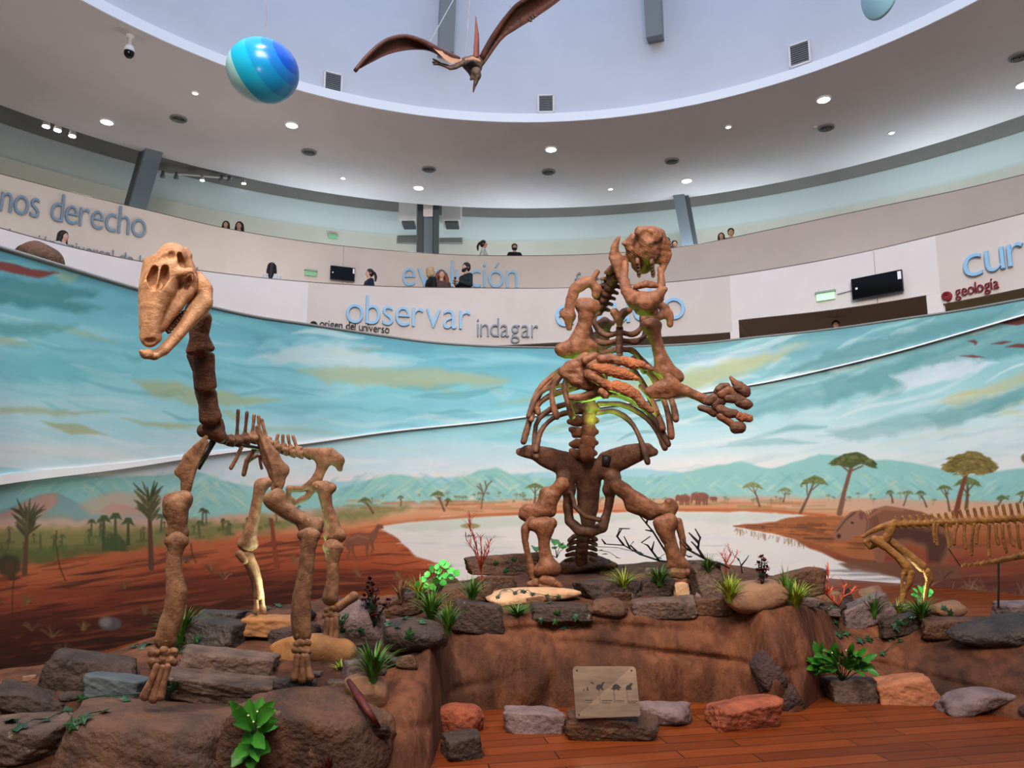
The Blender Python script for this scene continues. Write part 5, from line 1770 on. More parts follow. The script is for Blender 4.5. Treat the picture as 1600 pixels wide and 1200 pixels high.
# ------------------------------------------------------------------ giant ground sloth (centre)
A = W(940, 900, 6.9); A[2] = ground_z(A[0], A[1])
SLO = thing('animal_skeleton', 'rearing giant ground sloth skeleton with spread ribs and clawed hands on the podium', 'skeleton', A, 'mounted skeletons')


def sb(name, d, ops, m=M_sloth, **k):
    k.setdefault('h', 1.1); k.setdefault('noise', .7); k.setdefault('nsc', .3)
    return bone(name, d, ops, m, SLO, **k)


sk = sb('skull', 6.35, [
    ('+', [(1014, 372, -8, 20), (1010, 392, 0, 22), (1004, 410, 12, 18)], 1.2, 8), ('+', [(990, 372, 0, 8), (984, 382, 4, 9), (990, 400, 6, 10)], 1, 8),
    ('+', [(1030, 366, -6, 10), (1036, 384, -2, 9), (1036, 404, 4, 8)], 1, 8), ('+', [(1000, 362, -20, 9), (1018, 361, -22, 7), (1030, 368, -20, 6)], 1, 6),
    ('+', [(967, 371, 0, 3.2), (961, 384, 2, 6), (960, 402, 4, 9), (966, 420, 2, 7), (970, 440, 0, 4)], .7, 5), ('+', [(966, 408, 4, 8), (984, 402, 6, 7)], .8, 6),
    ('+', [(974, 380, 0, 3), (984, 376, 2, 5)], 1, 5),
    ('+', [(1042, 378, 0, 5), (1043, 396, 2, 7), (1038, 410, 2, 6), (1034, 424, 0, 4), (1030, 441, 0, 2.6)], .7, 5), ('+', [(1030, 404, 4, 7), (1040, 402, 2, 6)], .8, 5),
    ('-', [(1009, 365, -36, 8), (1014, 370, -36, 8)], 1.2, 5), ('-', [(996, 385, -26, 4), (993, 392, -24, 5)], 1, 4), ('-', [(1026, 384, -26, 4)], 1, 4),
    ('-', [(1008, 400, -34, 7), (1006, 424, -20, 11)], 1.1, 5), ('-', [(976, 398, -10, 7), (980, 412, -8, 8)], 2, 4)],
    noise=.9, nsc=.3)
tb = []
for s_ in (996, 1018):
    for i in range(5):
        tb.append([(s_ + i * .6, 406 + i * 5, -18 + i * 3, 3.6), (s_ + i * .6, 411 + i * 5, -22 + i * 3, 3.0)])
bone('teeth', 6.35, tb, M_slothd, sk, h=1.0, k=0, noise=.2)
jw = bone('lower_jaw', 6.2, [
    ('+', [(977, 412, 30, 6), (974, 436, 22, 7), (980, 455, 14, 10), (992, 470, 4, 13)], .8, 7), ('+', [(1032, 420, 30, 5), (1034, 446, 18, 6), (1030, 466, 6, 8)], .8, 6),
    ('+', [(992, 466, 2, 13), (1008, 472, -8, 17), (1022, 466, -10, 12), (1038, 452, -14, 5.5)], .8, 7), ('+', [(1000, 484, 2, 9), (1020, 486, 2, 9)], .8, 6),
    ('+', [(994, 448, -2, 5), (1010, 444, -8, 6), (1024, 446, -4, 5)], .9, 3)], M_sloth, sk, h=1.1, noise=.9, nsc=.3)
for i in range(7):
    x, y, d = 963 - 4.2 * i, 428 + 9 * i, 6.55 + .035 * i
    sb('neck_vertebra', d, [[(x, y, 8), (x - 3, y + 4, 8)], [(x - 8, y - 2, 3), (x - 17 - (i % 2) * 2, y - 2 + i, 2.6)], [(x + 6, y, 3.5), (x + 14, y + 3, 3)], [(x - 2, y - 5, 3), (x - 10, y - 8, 2.4)]], M_slothd, k=3)
sb('hyoid_bone', 6.5, [[(955, 418, 4), (951, 424, 5), (956, 423, 4)]], h=1.0)
# trunk: upper back vertebrae
for i in range(7):
    x, y = 945 - i * 2.2, 505 + i * 17
    sb('back_vertebra', 6.98 - .0 * i, [[(x, y, 10), (x - 1, y + 7, 10)], [(x - 12, y, 4), (x + 12, y, 4)], [(x, y, 14, 5), (x, y + 6, 28, 4)]], M_slothd, k=4)
for i, (x, y, r_) in enumerate(((921, 636, 10), (920, 655, 10.5), (920, 673, 11), (919, 690, 11.5), (917, 706, 12))):
    sb('back_vertebra', 6.9, [[(x, y - 5, r_), (x, y + 5, r_)], [(x - 8, y, 4), (x - 18, y - 2 + i, 12, 6), (x - 32 + 2 * i, y + (4 if i % 2 else -2), 14, 4.5)], [(x - 12, y + 5, 8, 7), (x - 24 + i, y + 6, 12, 5.5)], [(x + 6, y, 5), (x + 12, y + 2, 6, 4.5)], [(x, y, 12, 6), (x - 2, y - 2, 30, 5)]], M_sloth if i else M_slothd, k=4)


def rib(pts, m, r0=4.2, zz=None, d=6.8):
    n = len(pts)
    xs_ = np.linspace(0, 1, 14)
    tt = np.linspace(0, 1, n)
    X = spline(list(zip(tt, [p[0] for p in pts])), xs_); Y = spline(list(zip(tt, [p[1] for p in pts])), xs_)
    zz = zz or (24, 30, 8, -14)
    Z = spline(list(zip(np.linspace(0, 1, len(zz)), zz)), xs_)
    ch = [(x, y, z, r0 * (1.0 + (.18 if i > 11 else 0) - .12 * math.sin(i))) for i, (x, y, z) in enumerate(zip(X, Y, Z))]
    return sb('rib', d, [('+', ch, 1.0, 0)], m, h=1.15, noise=.3)


rib([(905, 560), (873, 580), (843, 606), (831, 634), (830, 656)], M_sloth, 4.0)
rib([(905, 570), (870, 588), (846, 612), (839, 632), (841, 645)], M_sloth, 4.0)
rib([(895, 578), (874, 590), (863, 612), (864, 632), (870, 651)], M_sloth, 4.6, (0, -10, -22, -26))
rib([(893, 582), (884, 596), (884, 616), (889, 634), (894, 650)], M_sloth, 4.8, (0, -14, -28, -32))
rib([(928, 600), (892, 608), (856, 620), (833, 644), (818, 690)], M_slothd, 4.4)
rib([(924, 622), (890, 630), (858, 641), (838, 662), (835, 702), (838, 714)], M_slothd, 4.2)
rib([(922, 642), (896, 643), (868, 651), (846, 672), (837, 704)], M_slothd, 4.0)
rib([(930, 604), (898, 602), (866, 604), (840, 618), (826, 650)], M_slothd, 3.8)
rib([(936, 618), (968, 618), (1000, 634), (1026, 660), (1044, 694)], M_slothd, 4.4)
rib([(936, 631), (972, 632), (1006, 650), (1028, 676), (1039, 700)], M_slothd, 4.3)
rib([(934, 645), (960, 643), (986, 660), (1002, 690), (1012, 722)], M_slothd, 4.2)
rib([(990, 560), (1020, 590), (1036, 622), (1045, 652), (1049, 682)], M_sloth, 4.8)
rib([(1000, 560), (1030, 588), (1044, 612), (1052, 634), (1056, 655)], M_sloth, 4.8)
rib([(985, 570), (1004, 598), (1020, 632), (1030, 652), (1036, 670)], M_sloth, 4.4)
rib([(1002, 604), (1014, 618), (1022, 632), (1026, 646)], M_sloth, 4.6, (-10, -18, -24, -26))
# chest
sb('breastbone', 6.5, [[(960, 488, 7), (966, 496, 7), (976, 488, 7), (984, 484, 5)], [(968, 498, 7), (968, 506, 5)]], h=1.0, k=4)
for i, y in enumerate((518, 532, 546, 560)):
    sb('breastbone', 6.55, [[(968, y - 5, 5.5), (968, y + 4, 5.5)]], M_slothd, h=1.0)
for pts in ([(966, 520), (948, 524), (932, 512), (928, 496), (936, 486)], [(965, 532), (944, 536), (926, 528), (920, 512)], [(964, 546), (946, 552), (930, 566), (922, 584)], [(964, 560), (950, 572), (940, 590)],
            [(972, 520), (990, 522), (1003, 510), (1004, 494)], [(972, 532), (992, 534), (1006, 526), (1010, 512)], [(972, 546), (988, 548), (1000, 560), (1006, 580)], [(972, 560), (984, 570), (992, 586)]):
    rib(pts, M_slothd, 4.4, (-4, 4, 14, 26), 6.6)
# left arm (raised)
sb('scapula', 6.6, [('+', [(918, 440, 8), (898, 452, 9), (892, 470, 9), (888, 492, 8), (889, 512, 4.5)], .6, 5), ('+', [(905, 446, 8), (922, 440, 6), (933, 452, 8), (931, 460, 7)], .7, 5), ('+', [(924, 442, 5), (930, 430, 4), (933, 425, 4)], .8, 4), ('+', [(880, 490, 6), (892, 494, 8)], .7, 5)], h=1.0)
sb('humerus', 6.45, [[(908, 476, 10), (928, 478, 10)], [(918, 482, 14), (914, 505, 11), (906, 528, 14)], [(876, 546, 10), (900, 543, 17), (922, 540, 10)], [(884, 552, 8), (928, 545, 6)]], h=1.2, k=8, noise=1.0, nsc=.2)
sb('forearm', 6.3, [[(880, 580, 8), (895, 572, 9), (915, 560, 10)], [(882, 584, 7), (900, 594, 11), (920, 600, 11)], [(890, 572, 8), (912, 585, 12)]], h=1.1, k=6, noise=1.0)
sb('forearm', 6.3, [[(892, 621, 5), (908, 622, 7), (928, 616, 9), (945, 610, 9)], [(935, 606, 9), (950, 612, 8)]], h=1.1, k=5)
for ch in ([(916, 563, 8), (928, 556, 7)], [(924, 572, 9), (934, 566, 8)], [(920, 584, 9), (928, 592, 8)], [(932, 584, 8), (938, 592, 7)]):
    sb('wrist_bone', 6.2, [ch], h=1.0, k=3)
for ch, m in (([(938, 561, 6), (955, 560, 7.5), (968, 565, 7)], M_sloth), ([(974, 564, 8), (990, 569, 9), (1004, 571, 7)], M_fossil), ([(1006, 573, 6), (1014, 575, 5), (1018, 577, 4)], M_sloth),
              ([(930, 574, 7), (950, 578, 10), (975, 584, 10), (996, 592, 4)], M_fossil), ([(925, 588, 7), (938, 596, 7), (948, 604, 5)], M_sloth), ([(947, 600, 7), (956, 605, 7)], M_fossil),
              ([(963, 604, 10), (978, 610, 11), (993, 618, 9)], M_fossil), ([(996, 622, 8), (1004, 632, 8), (1014, 640, 6), (1019, 642, 4)], M_sloth), ([(940, 612, 6), (946, 618, 6)], M_sloth)):
    sb('finger_bone', 6.05, [ch], m, h=1.0, k=3, noise=.9, nsc=.5)
# right arm (stretched out)
sb('scapula', 6.6, [('+', [(1028, 474, 7), (1040, 482, 7), (1047, 494, 6), (1047, 507, 5)], .7, 5), ('+', [(1006, 498, 6), (1026, 496, 7), (1042, 490, 6)], .7, 5)], h=1.0)
sb('humerus', 6.5, [[(1010, 508, 9), (1025, 508, 9)], [(1018, 512, 12), (1026, 535, 10), (1033, 560, 11)], [(1028, 578, 9), (1042, 582, 13), (1058, 588, 9)], [(1036, 566, 11), (1060, 590, 7)]], h=1.2, k=8, noise=.9, nsc=.2)
sb('forearm', 6.3, [('+', [(1014, 612, 7), (1030, 606, 11), (1048, 602, 12), (1066, 608, 8), (1088, 618, 7), (1106, 626, 8)], .8, 7), ('+', [(1016, 618, 5), (1040, 618, 6), (1062, 614, 5)], .8, 5), ('+', [(1044, 590, 7), (1052, 598, 8)], 1, 5)], h=1.1, noise=.8)
for ch in ([(1108, 628, 7), (1116, 622, 8)], [(1094, 637, 4.5), (1108, 641, 6), (1116, 646, 6)], [(1122, 612, 7), (1128, 605, 7)], [(1120, 634, 9), (1126, 626, 9)]):
    sb('wrist_bone', 6.15, [ch], M_slothd, h=1.0, k=3)
for ch, m in (([(1123, 608, 6), (1132, 603, 5), (1137, 602, 4)], M_slothd), ([(1128, 616, 8), (1138, 610, 8), (1146, 616, 7)], M_sloth), ([(1142, 590, 3), (1148, 598, 5.5), (1154, 603, 8)], M_sloth), ([(1154, 604, 9), (1164, 611, 9), (1166, 614, 7)], M_slothd),
              ([(1138, 622, 8), (1150, 622, 9), (1158, 626, 9)], M_slothd), ([(1156, 628, 9), (1166, 632, 9), (1171, 632, 6)], M_slothd), ([(1126, 640, 8), (1138, 646, 8), (1148, 646, 7)], M_slothd),
              ([(1148, 648, 4), (1155, 650, 7), (1160, 654, 6)], M_fossil), ([(1164, 652, 7), (1171, 654, 6), (1174, 651, 3)], M_fossil), ([(1126, 650, 7), (1136, 657, 6), (1146, 664, 6)], M_sloth), ([(1150, 668, 10), (1157, 668, 9)], M_slothd)):
    sb('finger_bone', 5.95, [ch], m, h=.9, k=3, noise=.6, nsc=.5)
# pelvis
sb('pelvis', 6.95, [
    ('+', [(812, 706, -22, 6), (836, 709, -16, 11), (862, 720, -6, 15), (888, 730, 4, 16), (905, 736, 8, 14)], .5, 8), ('+', [(824, 702, -20, 5), (862, 708, -10, 7), (893, 716, 4, 7)], .6, 8),
    ('+', [(1023, 706, -22, 6), (1000, 708, -16, 12), (972, 718, -6, 16), (948, 728, 4, 16), (932, 736, 8, 14)], .5, 8), ('+', [(1012, 699, -20, 5), (976, 704, -10, 8), (944, 714, 4, 7)], .6, 8),
    ('+', [(918, 724, 8, 12), (919, 750, 16, 20), (919, 790, 22, 17), (919, 815, 22, 12)], .6, 8),
    ('+', [(882, 748, 0, 13), (888, 765, 4, 11)], 1, 7), ('+', [(958, 748, 0, 13), (952, 765, 4, 11)], 1, 7),
    ('+', [(890, 765, 6, 9), (887, 790, 8, 8), (890, 815, 6, 8), (906, 829, 2, 9), (925, 830, 0, 9), (941, 824, 2, 9), (949, 800, 6, 7), (955, 768, 6, 8)], .9, 5),
    ('+', [(893, 772, -8, 4), (899, 793, -14, 4), (915, 808, -18, 4), (936, 812, -18, 4.5)], 1, 3),
    ('-', [(924, 800, 0, 10), (914, 780, 0, 11), (930, 785, 0, 9)], 1.0, 5)], M_slothd, h=1.5, noise=1.1, nsc=.14)
for i in range(5):
    sb('tail_vertebra', 7.25 + .03 * i, [[(912 - i, 836 + i * 9, 10), (911 - i, 841 + i * 9, 9)], [(898 - i * 1, 838 + i * 9, 4), (890 - i * 1.5, 844 + i * 8, 3.5)], [(924, 838 + i * 9, 4), (931, 843 + i * 8, 3.5)]], M_slothd, h=1.1, k=4)
# legs
sb('femur', 6.75, [[(878, 757, 12), (868, 768, 11), (858, 783, 13), (848, 797, 12)], [(852, 770, 9), (850, 785, 9)], [(824, 797, 10), (842, 800, 12), (860, 799, 9)], [(818, 805, 8), (828, 810, 9)]], h=1.3, k=8, noise=1.1, nsc=.2)
sb('femur', 6.75, [[(964, 759, 12), (984, 774, 12), (1004, 788, 13), (1018, 797, 12)], [(986, 790, 10), (1006, 798, 10)], [(1016, 803, 9), (1036, 797, 9)], [(1046, 786, 8), (1053, 792, 7), (1048, 802, 8)]], h=1.3, k=8, noise=1.1, nsc=.2)
sb('tibia', 6.6, [[(834, 820, 11), (852, 822, 15), (862, 818, 9)], [(851, 832, 12), (850, 852, 9), (852, 870, 11), (856, 884, 16)], [(845, 892, 12), (866, 890, 11)]], h=1.3, k=8, noise=1.0, nsc=.2)
sb('fibula', 6.62, [[(832, 816, 9), (821, 826, 7), (820, 845, 5), (826, 870, 5), (831, 893, 7), (832, 902, 6)]], h=1.2, k=4)
sb('tibia', 6.6, [[(1032, 818, 12), (1046, 816, 14)], [(1040, 830, 14), (1047, 848, 11), (1052, 866, 12), (1060, 880, 13)], [(1050, 884, 9), (1070, 886, 9)]], h=1.3, k=8, noise=1.0, nsc=.2)
sb('fibula', 6.65, [[(1060, 815, 6), (1066, 840, 5.5), (1068, 862, 5), (1064, 874, 5)]], h=1.2, k=4)
for d, lst in ((6.5, ([(850, 908, 9), (862, 910, 9)], [(836, 912, 8), (828, 914, 6)], [(868, 914, 8), (874, 918, 6)], [(846, 917, 7), (858, 919, 8)])), (6.5, ([(1052, 896, 9), (1064, 898, 10)], [(1076, 896, 8), (1084, 902, 6)], [(1056, 908, 8), (1070, 910, 8)]))):
    for ch in lst: sb('foot_bone', d, [ch], h=1.1, k=4, noise=1.2, nsc=.3)

# ------------------------------------------------------------------ small low skeleton (right)
A = W(1420, 936, 7.2); A[2] = ground_z(A[0], A[1])
TOX = thing('animal_skeleton', 'small ochre four-legged skeleton at the right, seen from its hindquarters beside the painted beast', 'skeleton', A, 'mounted skeletons')


def tb_(name, d, ops, m=M_ochreb, **k):
    k.setdefault('h', .9); k.setdefault('noise', .4); k.setdefault('k', 3.0)
    return bone(name, d, ops, m, TOX, **k)


tb_('pelvis', 7.25, [[(1398, 816, 6), (1392, 826, 8), (1386, 838, 8), (1381, 846, 7)], [(1349, 838, 3), (1362, 830, 4), (1376, 824, 5), (1390, 820, 6)], [(1352, 848, 3), (1360, 855, 4), (1372, 850, 4), (1380, 846, 4)], [(1352, 846, 3), (1362, 842, 4), (1374, 842, 5)]], flat=.8)
for i in range(19):
    x = 1403 + i * 11.2; y = 819 - .35 * i - .012 * i * i
    top = y - 10 - 0.75 * i * (1 if i > 7 else .6)
    tb_('back_vertebra', 7.25 + .01 * i, [[(x - 3, y, 5), (x + 3, y, 4.5)], [(x, y - 3, 2.6), (x - 4, top, 2.6)], [(x + 2, y + 4, 2.5), (x + 5, y + 7, 2)]])
for i, (x, y1, lean) in enumerate(((1459, 845, 2), (1465, 851, -1), (1479, 853, 5), (1495, 850, -4), (1507, 856, 2), (1522, 866, -4), (1530, 848, -4), (1546, 868, 0), (1556, 850, 4), (1566, 862, 6), (1576, 852, 8), (1590, 856, 4), (1602, 850, 5))):
    tb_('rib', 7.15 + .12 * (i % 2), [[(x, 820, 2.8), (x + lean * .5 - 1.5, (820 + y1) / 2, 2.7), (x + lean, y1, 3.0)]], k=1)
tb_('femur', 7.15, [[(1366, 843, 7), (1386, 856, 6), (1404, 871, 6), (1417, 886, 8)], [(1422, 890, 6), (1414, 894, 6)]])
tb_('femur', 7.3, [[(1393, 846, 6), (1412, 861, 6), (1430, 876, 7), (1441, 886, 8)]])
tb_('tibia', 7.12, [[(1424, 896, 6), (1421, 910, 6), (1414, 925, 4), (1410, 938, 5)], [(1411, 897, 3.4), (1409, 915, 2.6), (1408, 934, 3)]])
tb_('tibia', 7.3, [[(1449, 894, 6.5), (1452, 906, 6), (1448, 920, 4), (1446, 935, 4.5)]])
tb_('foot_bone', 7.1, [[(1409, 942, 5), (1402, 946, 4)]]); tb_('foot_bone', 7.3, [[(1446, 940, 5), (1440, 944, 4)]])
A = W(1560, 875, 7.4)
TL = thing('tail_skeleton', 'thin curved row of tail bones under the ribs of the small ochre skeleton', 'skeleton', A)
for i in range(13):
    x = 1508 + i * 9.5; y = 884 - .9 * i - .075 * i * i
    bone('tail_vertebra', 7.4, [[(x - 3.5, y, 2.4 + .26 * i), (x + 3.5, y - 1, 2.3 + .26 * i)], [(x, y - 2, 1.5), (x + 1, y - 4 - .3 * i, 1.4)]], M_ochreb, TL, h=.8, k=2, noise=.3)
a_, b_ = W(1482, 858, 7.3), W(1497, 882, 7.35)
MB().tube([W(1482, 857, 7.3), W(1500, 884, 7.4)], .006, 6).build('support_wire', M_iron, TL)
MB().tube([W(1560, 876, 7.4), W(1560, 950, 7.4)], .010, 6).build('support_rod', M_iron, TL)

# supports of the sloth and the small skeleton, dark iron posts
MB().tube([W(916, 800, 7.4), W(912, 880, 7.5)], .035, 8).build('support_post', M_iron, SLO, True)

# ------------------------------------------------------------------ pterosaur model
M_pt = mat('leathery_brown', (82, 46, 38), .5, (56, 34, 32), 3, .4, 18, col3=(104, 58, 44))
M_ptlight = mat('leathery_tan', (176, 136, 110), .6, (146, 106, 84), 4)
M_ptred = mat('crest_red', (122, 58, 52), .6, (92, 44, 40), 4)
M_ptdark = mat('leathery_dark', (84, 62, 50), .55, (60, 44, 36), 5, .4, 20)
PT = thing('pterosaur_model', 'brown flying pterosaur model hanging on wires under the drum', 'model', W(730, 110, 9.0))


def wing(name, upper, lower, m, parent, th=.03):
    """upper/lower: lists of (px, py, depth)"""
    n = 26
    t = np.linspace(0, 1, n)
    def cv(pts):
        tt = np.linspace(0, 1, len(pts))
        return np.array([W(x, y, d) for x, y, d in zip(*[spline(list(zip(tt, [p[k] for p in pts])), t) for k in range(3)])])
    U_, L_ = cv(upper), cv(lower)
    rows = []
    for k in range(9):
        s = k / 8
        P = U_ * (1 - s) + L_ * s
        P[:, 1] += .10 * np.sin(math.pi * s) * np.sin(math.pi * np.clip(t * 1.05, 0, 1))
        rows.append(P)
    thick = np.array([0, th, 0])
    back = [r + thick * (0.3 + 2.2 * max(0, .35 - abs(k / 8 - .12))) for k, r in enumerate(rows)]
    loop = rows + back[::-1]
    loop.append(rows[0])
    mb = MB().grid([list(r) for r in loop])
    mb.tube(list(U_ + thick * .5), list(np.interp(t, [0, .6, 1], [.022, .03, .045])), 8)
    return mb.build(name, m, parent, True)


lw = wing('wing', [(554, 110, 8.3), (575, 85, 8.35), (602, 63, 8.45), (632, 56, 8.6), (660, 64, 8.7), (686, 78, 8.8), (716, 93, 8.95)],
          [(554.5, 111, 8.3), (580, 97, 8.4), (607, 84, 8.5), (640, 77, 8.65), (672, 78, 8.8), (696, 92, 8.9), (716, 99, 9.0)], M_pt, PT)
MB().grid([[W(672, 71, 8.74), W(690, 77, 8.8), W(706, 84, 8.88), (W(722, 92, 8.95))], [W(682, 80, 8.73), W(694, 92, 8.78), W(704, 99, 8.86), W(720, 97, 8.93)]]).build('inner_membrane', M_ptlight, lw, True)
rw = wing('wing', [(960, -90, 8.4), (905, -52, 8.5), (850, -16, 8.6), (812, 4, 8.7), (790, 28, 8.8), (770, 58, 8.9), (752, 92, 9.0)],
          [(961, -89, 8.4), (920, -40, 8.5), (875, 0, 8.6), (835, 28, 8.72), (806, 46, 8.8), (784, 62, 8.9), (756, 101, 9.0)], M_pt, PT)
for px, py in ((826, 32), (830, 28), (834, 25)):
    MB().tube([W(px, py - 3, 8.7), W(px + 3, py + 1, 8.68), W(px + 6, py + 1, 8.66)], [.02, .014, .003], 6).build('claw', M_ptdark, rw, True)
bone('body', 9.0, [[(728, 94, 6), (738, 98, 12), (742, 106, 11), (741, 115, 8)], [(722, 97, 5), (735, 104, 10)], [(748, 94, 6), (752, 98, 5)]], M_ptdark, PT, h=.9, k=5)
hd = bone('head', 8.8, [[(744, 112, 7.5), (746, 118, 6), (744, 126, 4), (741, 136, 2.4), (739.5, 144, 1.0)], [(738, 119, 3), (736, 124, 2)]], M_ptdark, PT, h=.7, k=4)
MB().grid([[W(739, 88, 8.95), W(741, 60, 8.97), W(743, 24, 9.0)], [W(744, 89, 8.93), W(746, 60, 8.95), W(744, 30, 9.0)], [W(749, 88, 8.96), W(748.5, 55, 8.98), W(743.5, 24, 9.0)], [W(744, 89, 9.03), W(745, 60, 9.03), W(743.5, 30, 9.02)], [W(739, 88, 8.95), W(741, 60, 8.97), W(743, 24, 9.0)]]).build('crest', M_ptred, hd, True)
lg = bone('leg', 8.9, [[(722, 99, 4.5), (712, 104, 4.2), (704, 106, 3.6), (694, 102, 2.8), (687, 100, 2.6)]], M_ptdark, PT, h=.7, k=3)
for ex, ey in ((676, 92), (675, 97), (677, 101)):
    MB().tube([W(688, 100, 8.9), W((688 + ex) / 2 - 1, (100 + ey) / 2 - 1, 8.89), W(ex, ey, 8.88)], [.02, .017, .008], 6).build('toe', M_ptdark, lg, True)
MB().grid([[W(726, 92, 8.85), W(738, 88, 8.8), W(750, 93, 8.85)], [W(730, 95, 8.80), W(740, 93, 8.76), W(752, 99, 8.82)], [W(726, 94, 8.88), W(738, 91, 8.88), W(750, 96, 8.88)]]).build('shoulder_fold', M_ptlight, PT, True)
for a, b_ in (((670, 69, 8.74), (700, 15, 9.6)), ((727, 87, 9.0), (739, -60, 9.0)), ((797, 10, 8.8), (770, -18, 9.4))):
    e = W(*b_); s_ = W(*a)
    top = s_ + (e - s_) * ((18.9 - s_[2]) / (e[2] - s_[2])) if abs(e[2] - s_[2]) > .3 else e
    MB().tube([s_, top], .006, 5).build('wire', M_ventm, PT)

# ------------------------------------------------------------------ striped hanging ball, second pale disc
def ball_material():
    m = bpy.data.materials.new('blue_arcs'); m.use_nodes = True
    nt = m.node_tree; b = nt.nodes['Principled BSDF']; b.inputs['Roughness'].default_value = .25; b.inputs['Specular IOR Level'].default_value = .45
    tc = nt.nodes.new('ShaderNodeTexCoord')
    vm_ = nt.nodes.new('ShaderNodeVectorMath'); vm_.operation = 'DISTANCE'
    vm_.inputs[1].default_value = (0.50, -0.20, 0.55)
    nt.links.new(tc.outputs['Object'], vm_.inputs[0])
    r = nt.nodes.new('ShaderNodeValToRGB'); r.color_ramp.interpolation = 'CONSTANT'
    e = r.color_ramp.elements
    e[0].position = 0; e[0].color = rgba((14, 74, 176))
    e[1].position = .31; e[1].color = rgba((22, 112, 190))
    for p_, c_ in ((.44, (16, 138, 196)), (.62, (22, 164, 200)), (.80, (160, 210, 210))):
        x = e.new(p_); x.color = rgba(c_)
    nt.links.new(vm_.outputs['Value'], r.inputs[0]); nt.links.new(r.outputs[0], b.inputs['Base Color'])
    return m


cB = W(411, 111, 9.0)
rB = 54.5 / F * 9.0
BL = thing('hanging_ball', 'striped blue ball with concentric arcs hanging on a wire at upper left', 'ball', cB - [0, 0, rB * .86])
prof = [(rB * math.cos(a), rB * .86 * math.sin(a)) for a in np.linspace(-math.pi / 2, math.pi / 2, 30)]
MB().lathe(prof, cB, n=56).build('ball_shell', ball_material(), BL, True)
MB().tube([cB + [0, 0, rB * .85], np.array([cB[0], cB[1], 18.9])], .006, 5).build('wire', M_ventm, BL)
cD = W(1375, -16, 9.5)
DS = thing('hanging_disc', 'pale blue hanging disc whose tip shows at the top right edge of the photo', 'disc', cD)
MB().lathe([(0, -.03), (.33, -.025), (.36, 0), (.33, .025), (0, .03)], cD, axis=(0.97, 0.2, 0.14), n=40).build('disc_body', mat('disc_blue', (150, 196, 214), .3), DS, True)
MB().tube([cD + [0, 0, .35], np.array([cD[0], cD[1], 18.9])], .006, 5).build('wire', M_ventm, DS)

# ================================================================== a surface of everything the plants stand on
_sv, _sf = [], []
for o in list(COL.objects):
    if o.type == 'MESH' and (o.name.startswith('rock') or o.name == 'floor'):
        b0 = len(_sv); mw = np.array(o.location)
        n = len(o.data.vertices); co = np.zeros(n * 3); o.data.vertices.foreach_get('co', co)
        _sv.extend([tuple(v) for v in co.reshape(-1, 3) + mw]); _sf.extend([tuple(b0 + i for i in p.vertices) for p in o.data.polygons])
SBVH = BVHTree.FromPolygons(_sv, _sf)


def touch(px, py):
    r = ray(px, py); rn = r / np.linalg.norm(r)
    h = SBVH.ray_cast(Vector(EYE), Vector(rn), 60)
    if h[0] is None: return W(px, py, 7.0), np.array([0, 0, 1.0]), 7.0
    n = np.array(h[1]); n = n if n @ rn < 0 else -n
    p = np.array(h[0])
    return p, n, float(project(p)[2])


# ------------------------------------------------------------------ plants
GRN = {'grass': mat('leaf_grass', (74, 116, 36), .45, (44, 82, 26), 9, col3=(112, 142, 44)), 'yellow': mat('leaf_yellow', (150, 158, 44), .45, (92, 118, 34), 9),
       'dark': mat('leaf_dark', (32, 62, 34), .45, (22, 44, 26), 9), 'fern': mat('leaf_fern', (66, 132, 40), .4, (40, 98, 30), 9, col3=(112, 160, 56)),
       'lit_green': mat('leaf_lit', (96, 214, 90), .4, (70, 190, 80), 7), 'red': mat('leaf_red', (92, 24, 18), .45, (54, 16, 16), 14), 'coral': mat('leaf_coral', (206, 92, 62), .5, (170, 66, 46), 12),  # first green is lightened: the green lamp's light put into the leaf colour
       'rust': mat('leaf_rust', (156, 62, 36), .5, (120, 46, 30), 12), 'twig': mat('twig_brown', (48, 34, 30), .7, (34, 24, 22), 20), 'stick': mat('stick_red', (96, 34, 32), .6, (64, 26, 26), 20),
       'ivy': mat('leaf_ivy', (38, 74, 40), .4, (26, 54, 32), 10), 'straw': mat('leaf_straw', (112, 84, 56), .6, (86, 62, 44), 10)}
PR = random.Random(21)


def blades(mb, base, h_, spread, n, wd, droop=.5, seed=0):
    r = random.Random(seed)
    for i in range(n):
        a = r.uniform(0, 2 * math.pi); L = h_ * r.uniform(.55, 1.08); out = spread * 1.6 * r.uniform(.2, 1.0)
        d = np.array([math.cos(a), math.sin(a), 0.0]); sd = np.array([-d[1], d[0], 0.0])
        b0 = np.asarray(base) + d * spread * .12 * r.random() + np.array([0, 0, -.02])
        rows = []
        for k in range(6):
            t = k / 5
            p = b0 + d * out * t ** 1.6 + np.array([0, 0, L * (t - droop * .45 * (out / max(spread, 1e-3)) * t ** 2.6)])
            w_ = wd * (1 - t) ** .7 * (0.55 + .45 * math.sin(math.pi * min(1, t + .25)))
            rows.append([p - sd * w_, p + np.array([0, 0, w_ * .35]), p + sd * w_])
        mb.grid(rows)


def grass(px, py, wpx, hpx, label, m='grass', n=46, bw=.006, name='grass_tuft', droop=.6):
    p, nn, d = touch(px, py)
    mb = MB(); blades(mb, p, hpx * d / F * 1.15, wpx * d / F * .55, int(n * 1.5), bw * 1.5, droop, int(px * 7 + py))
    o = mb.build(name, GRN[m], None, True, origin=p)
    return tag(o, label, 'grass', 'tufts of artificial grass')


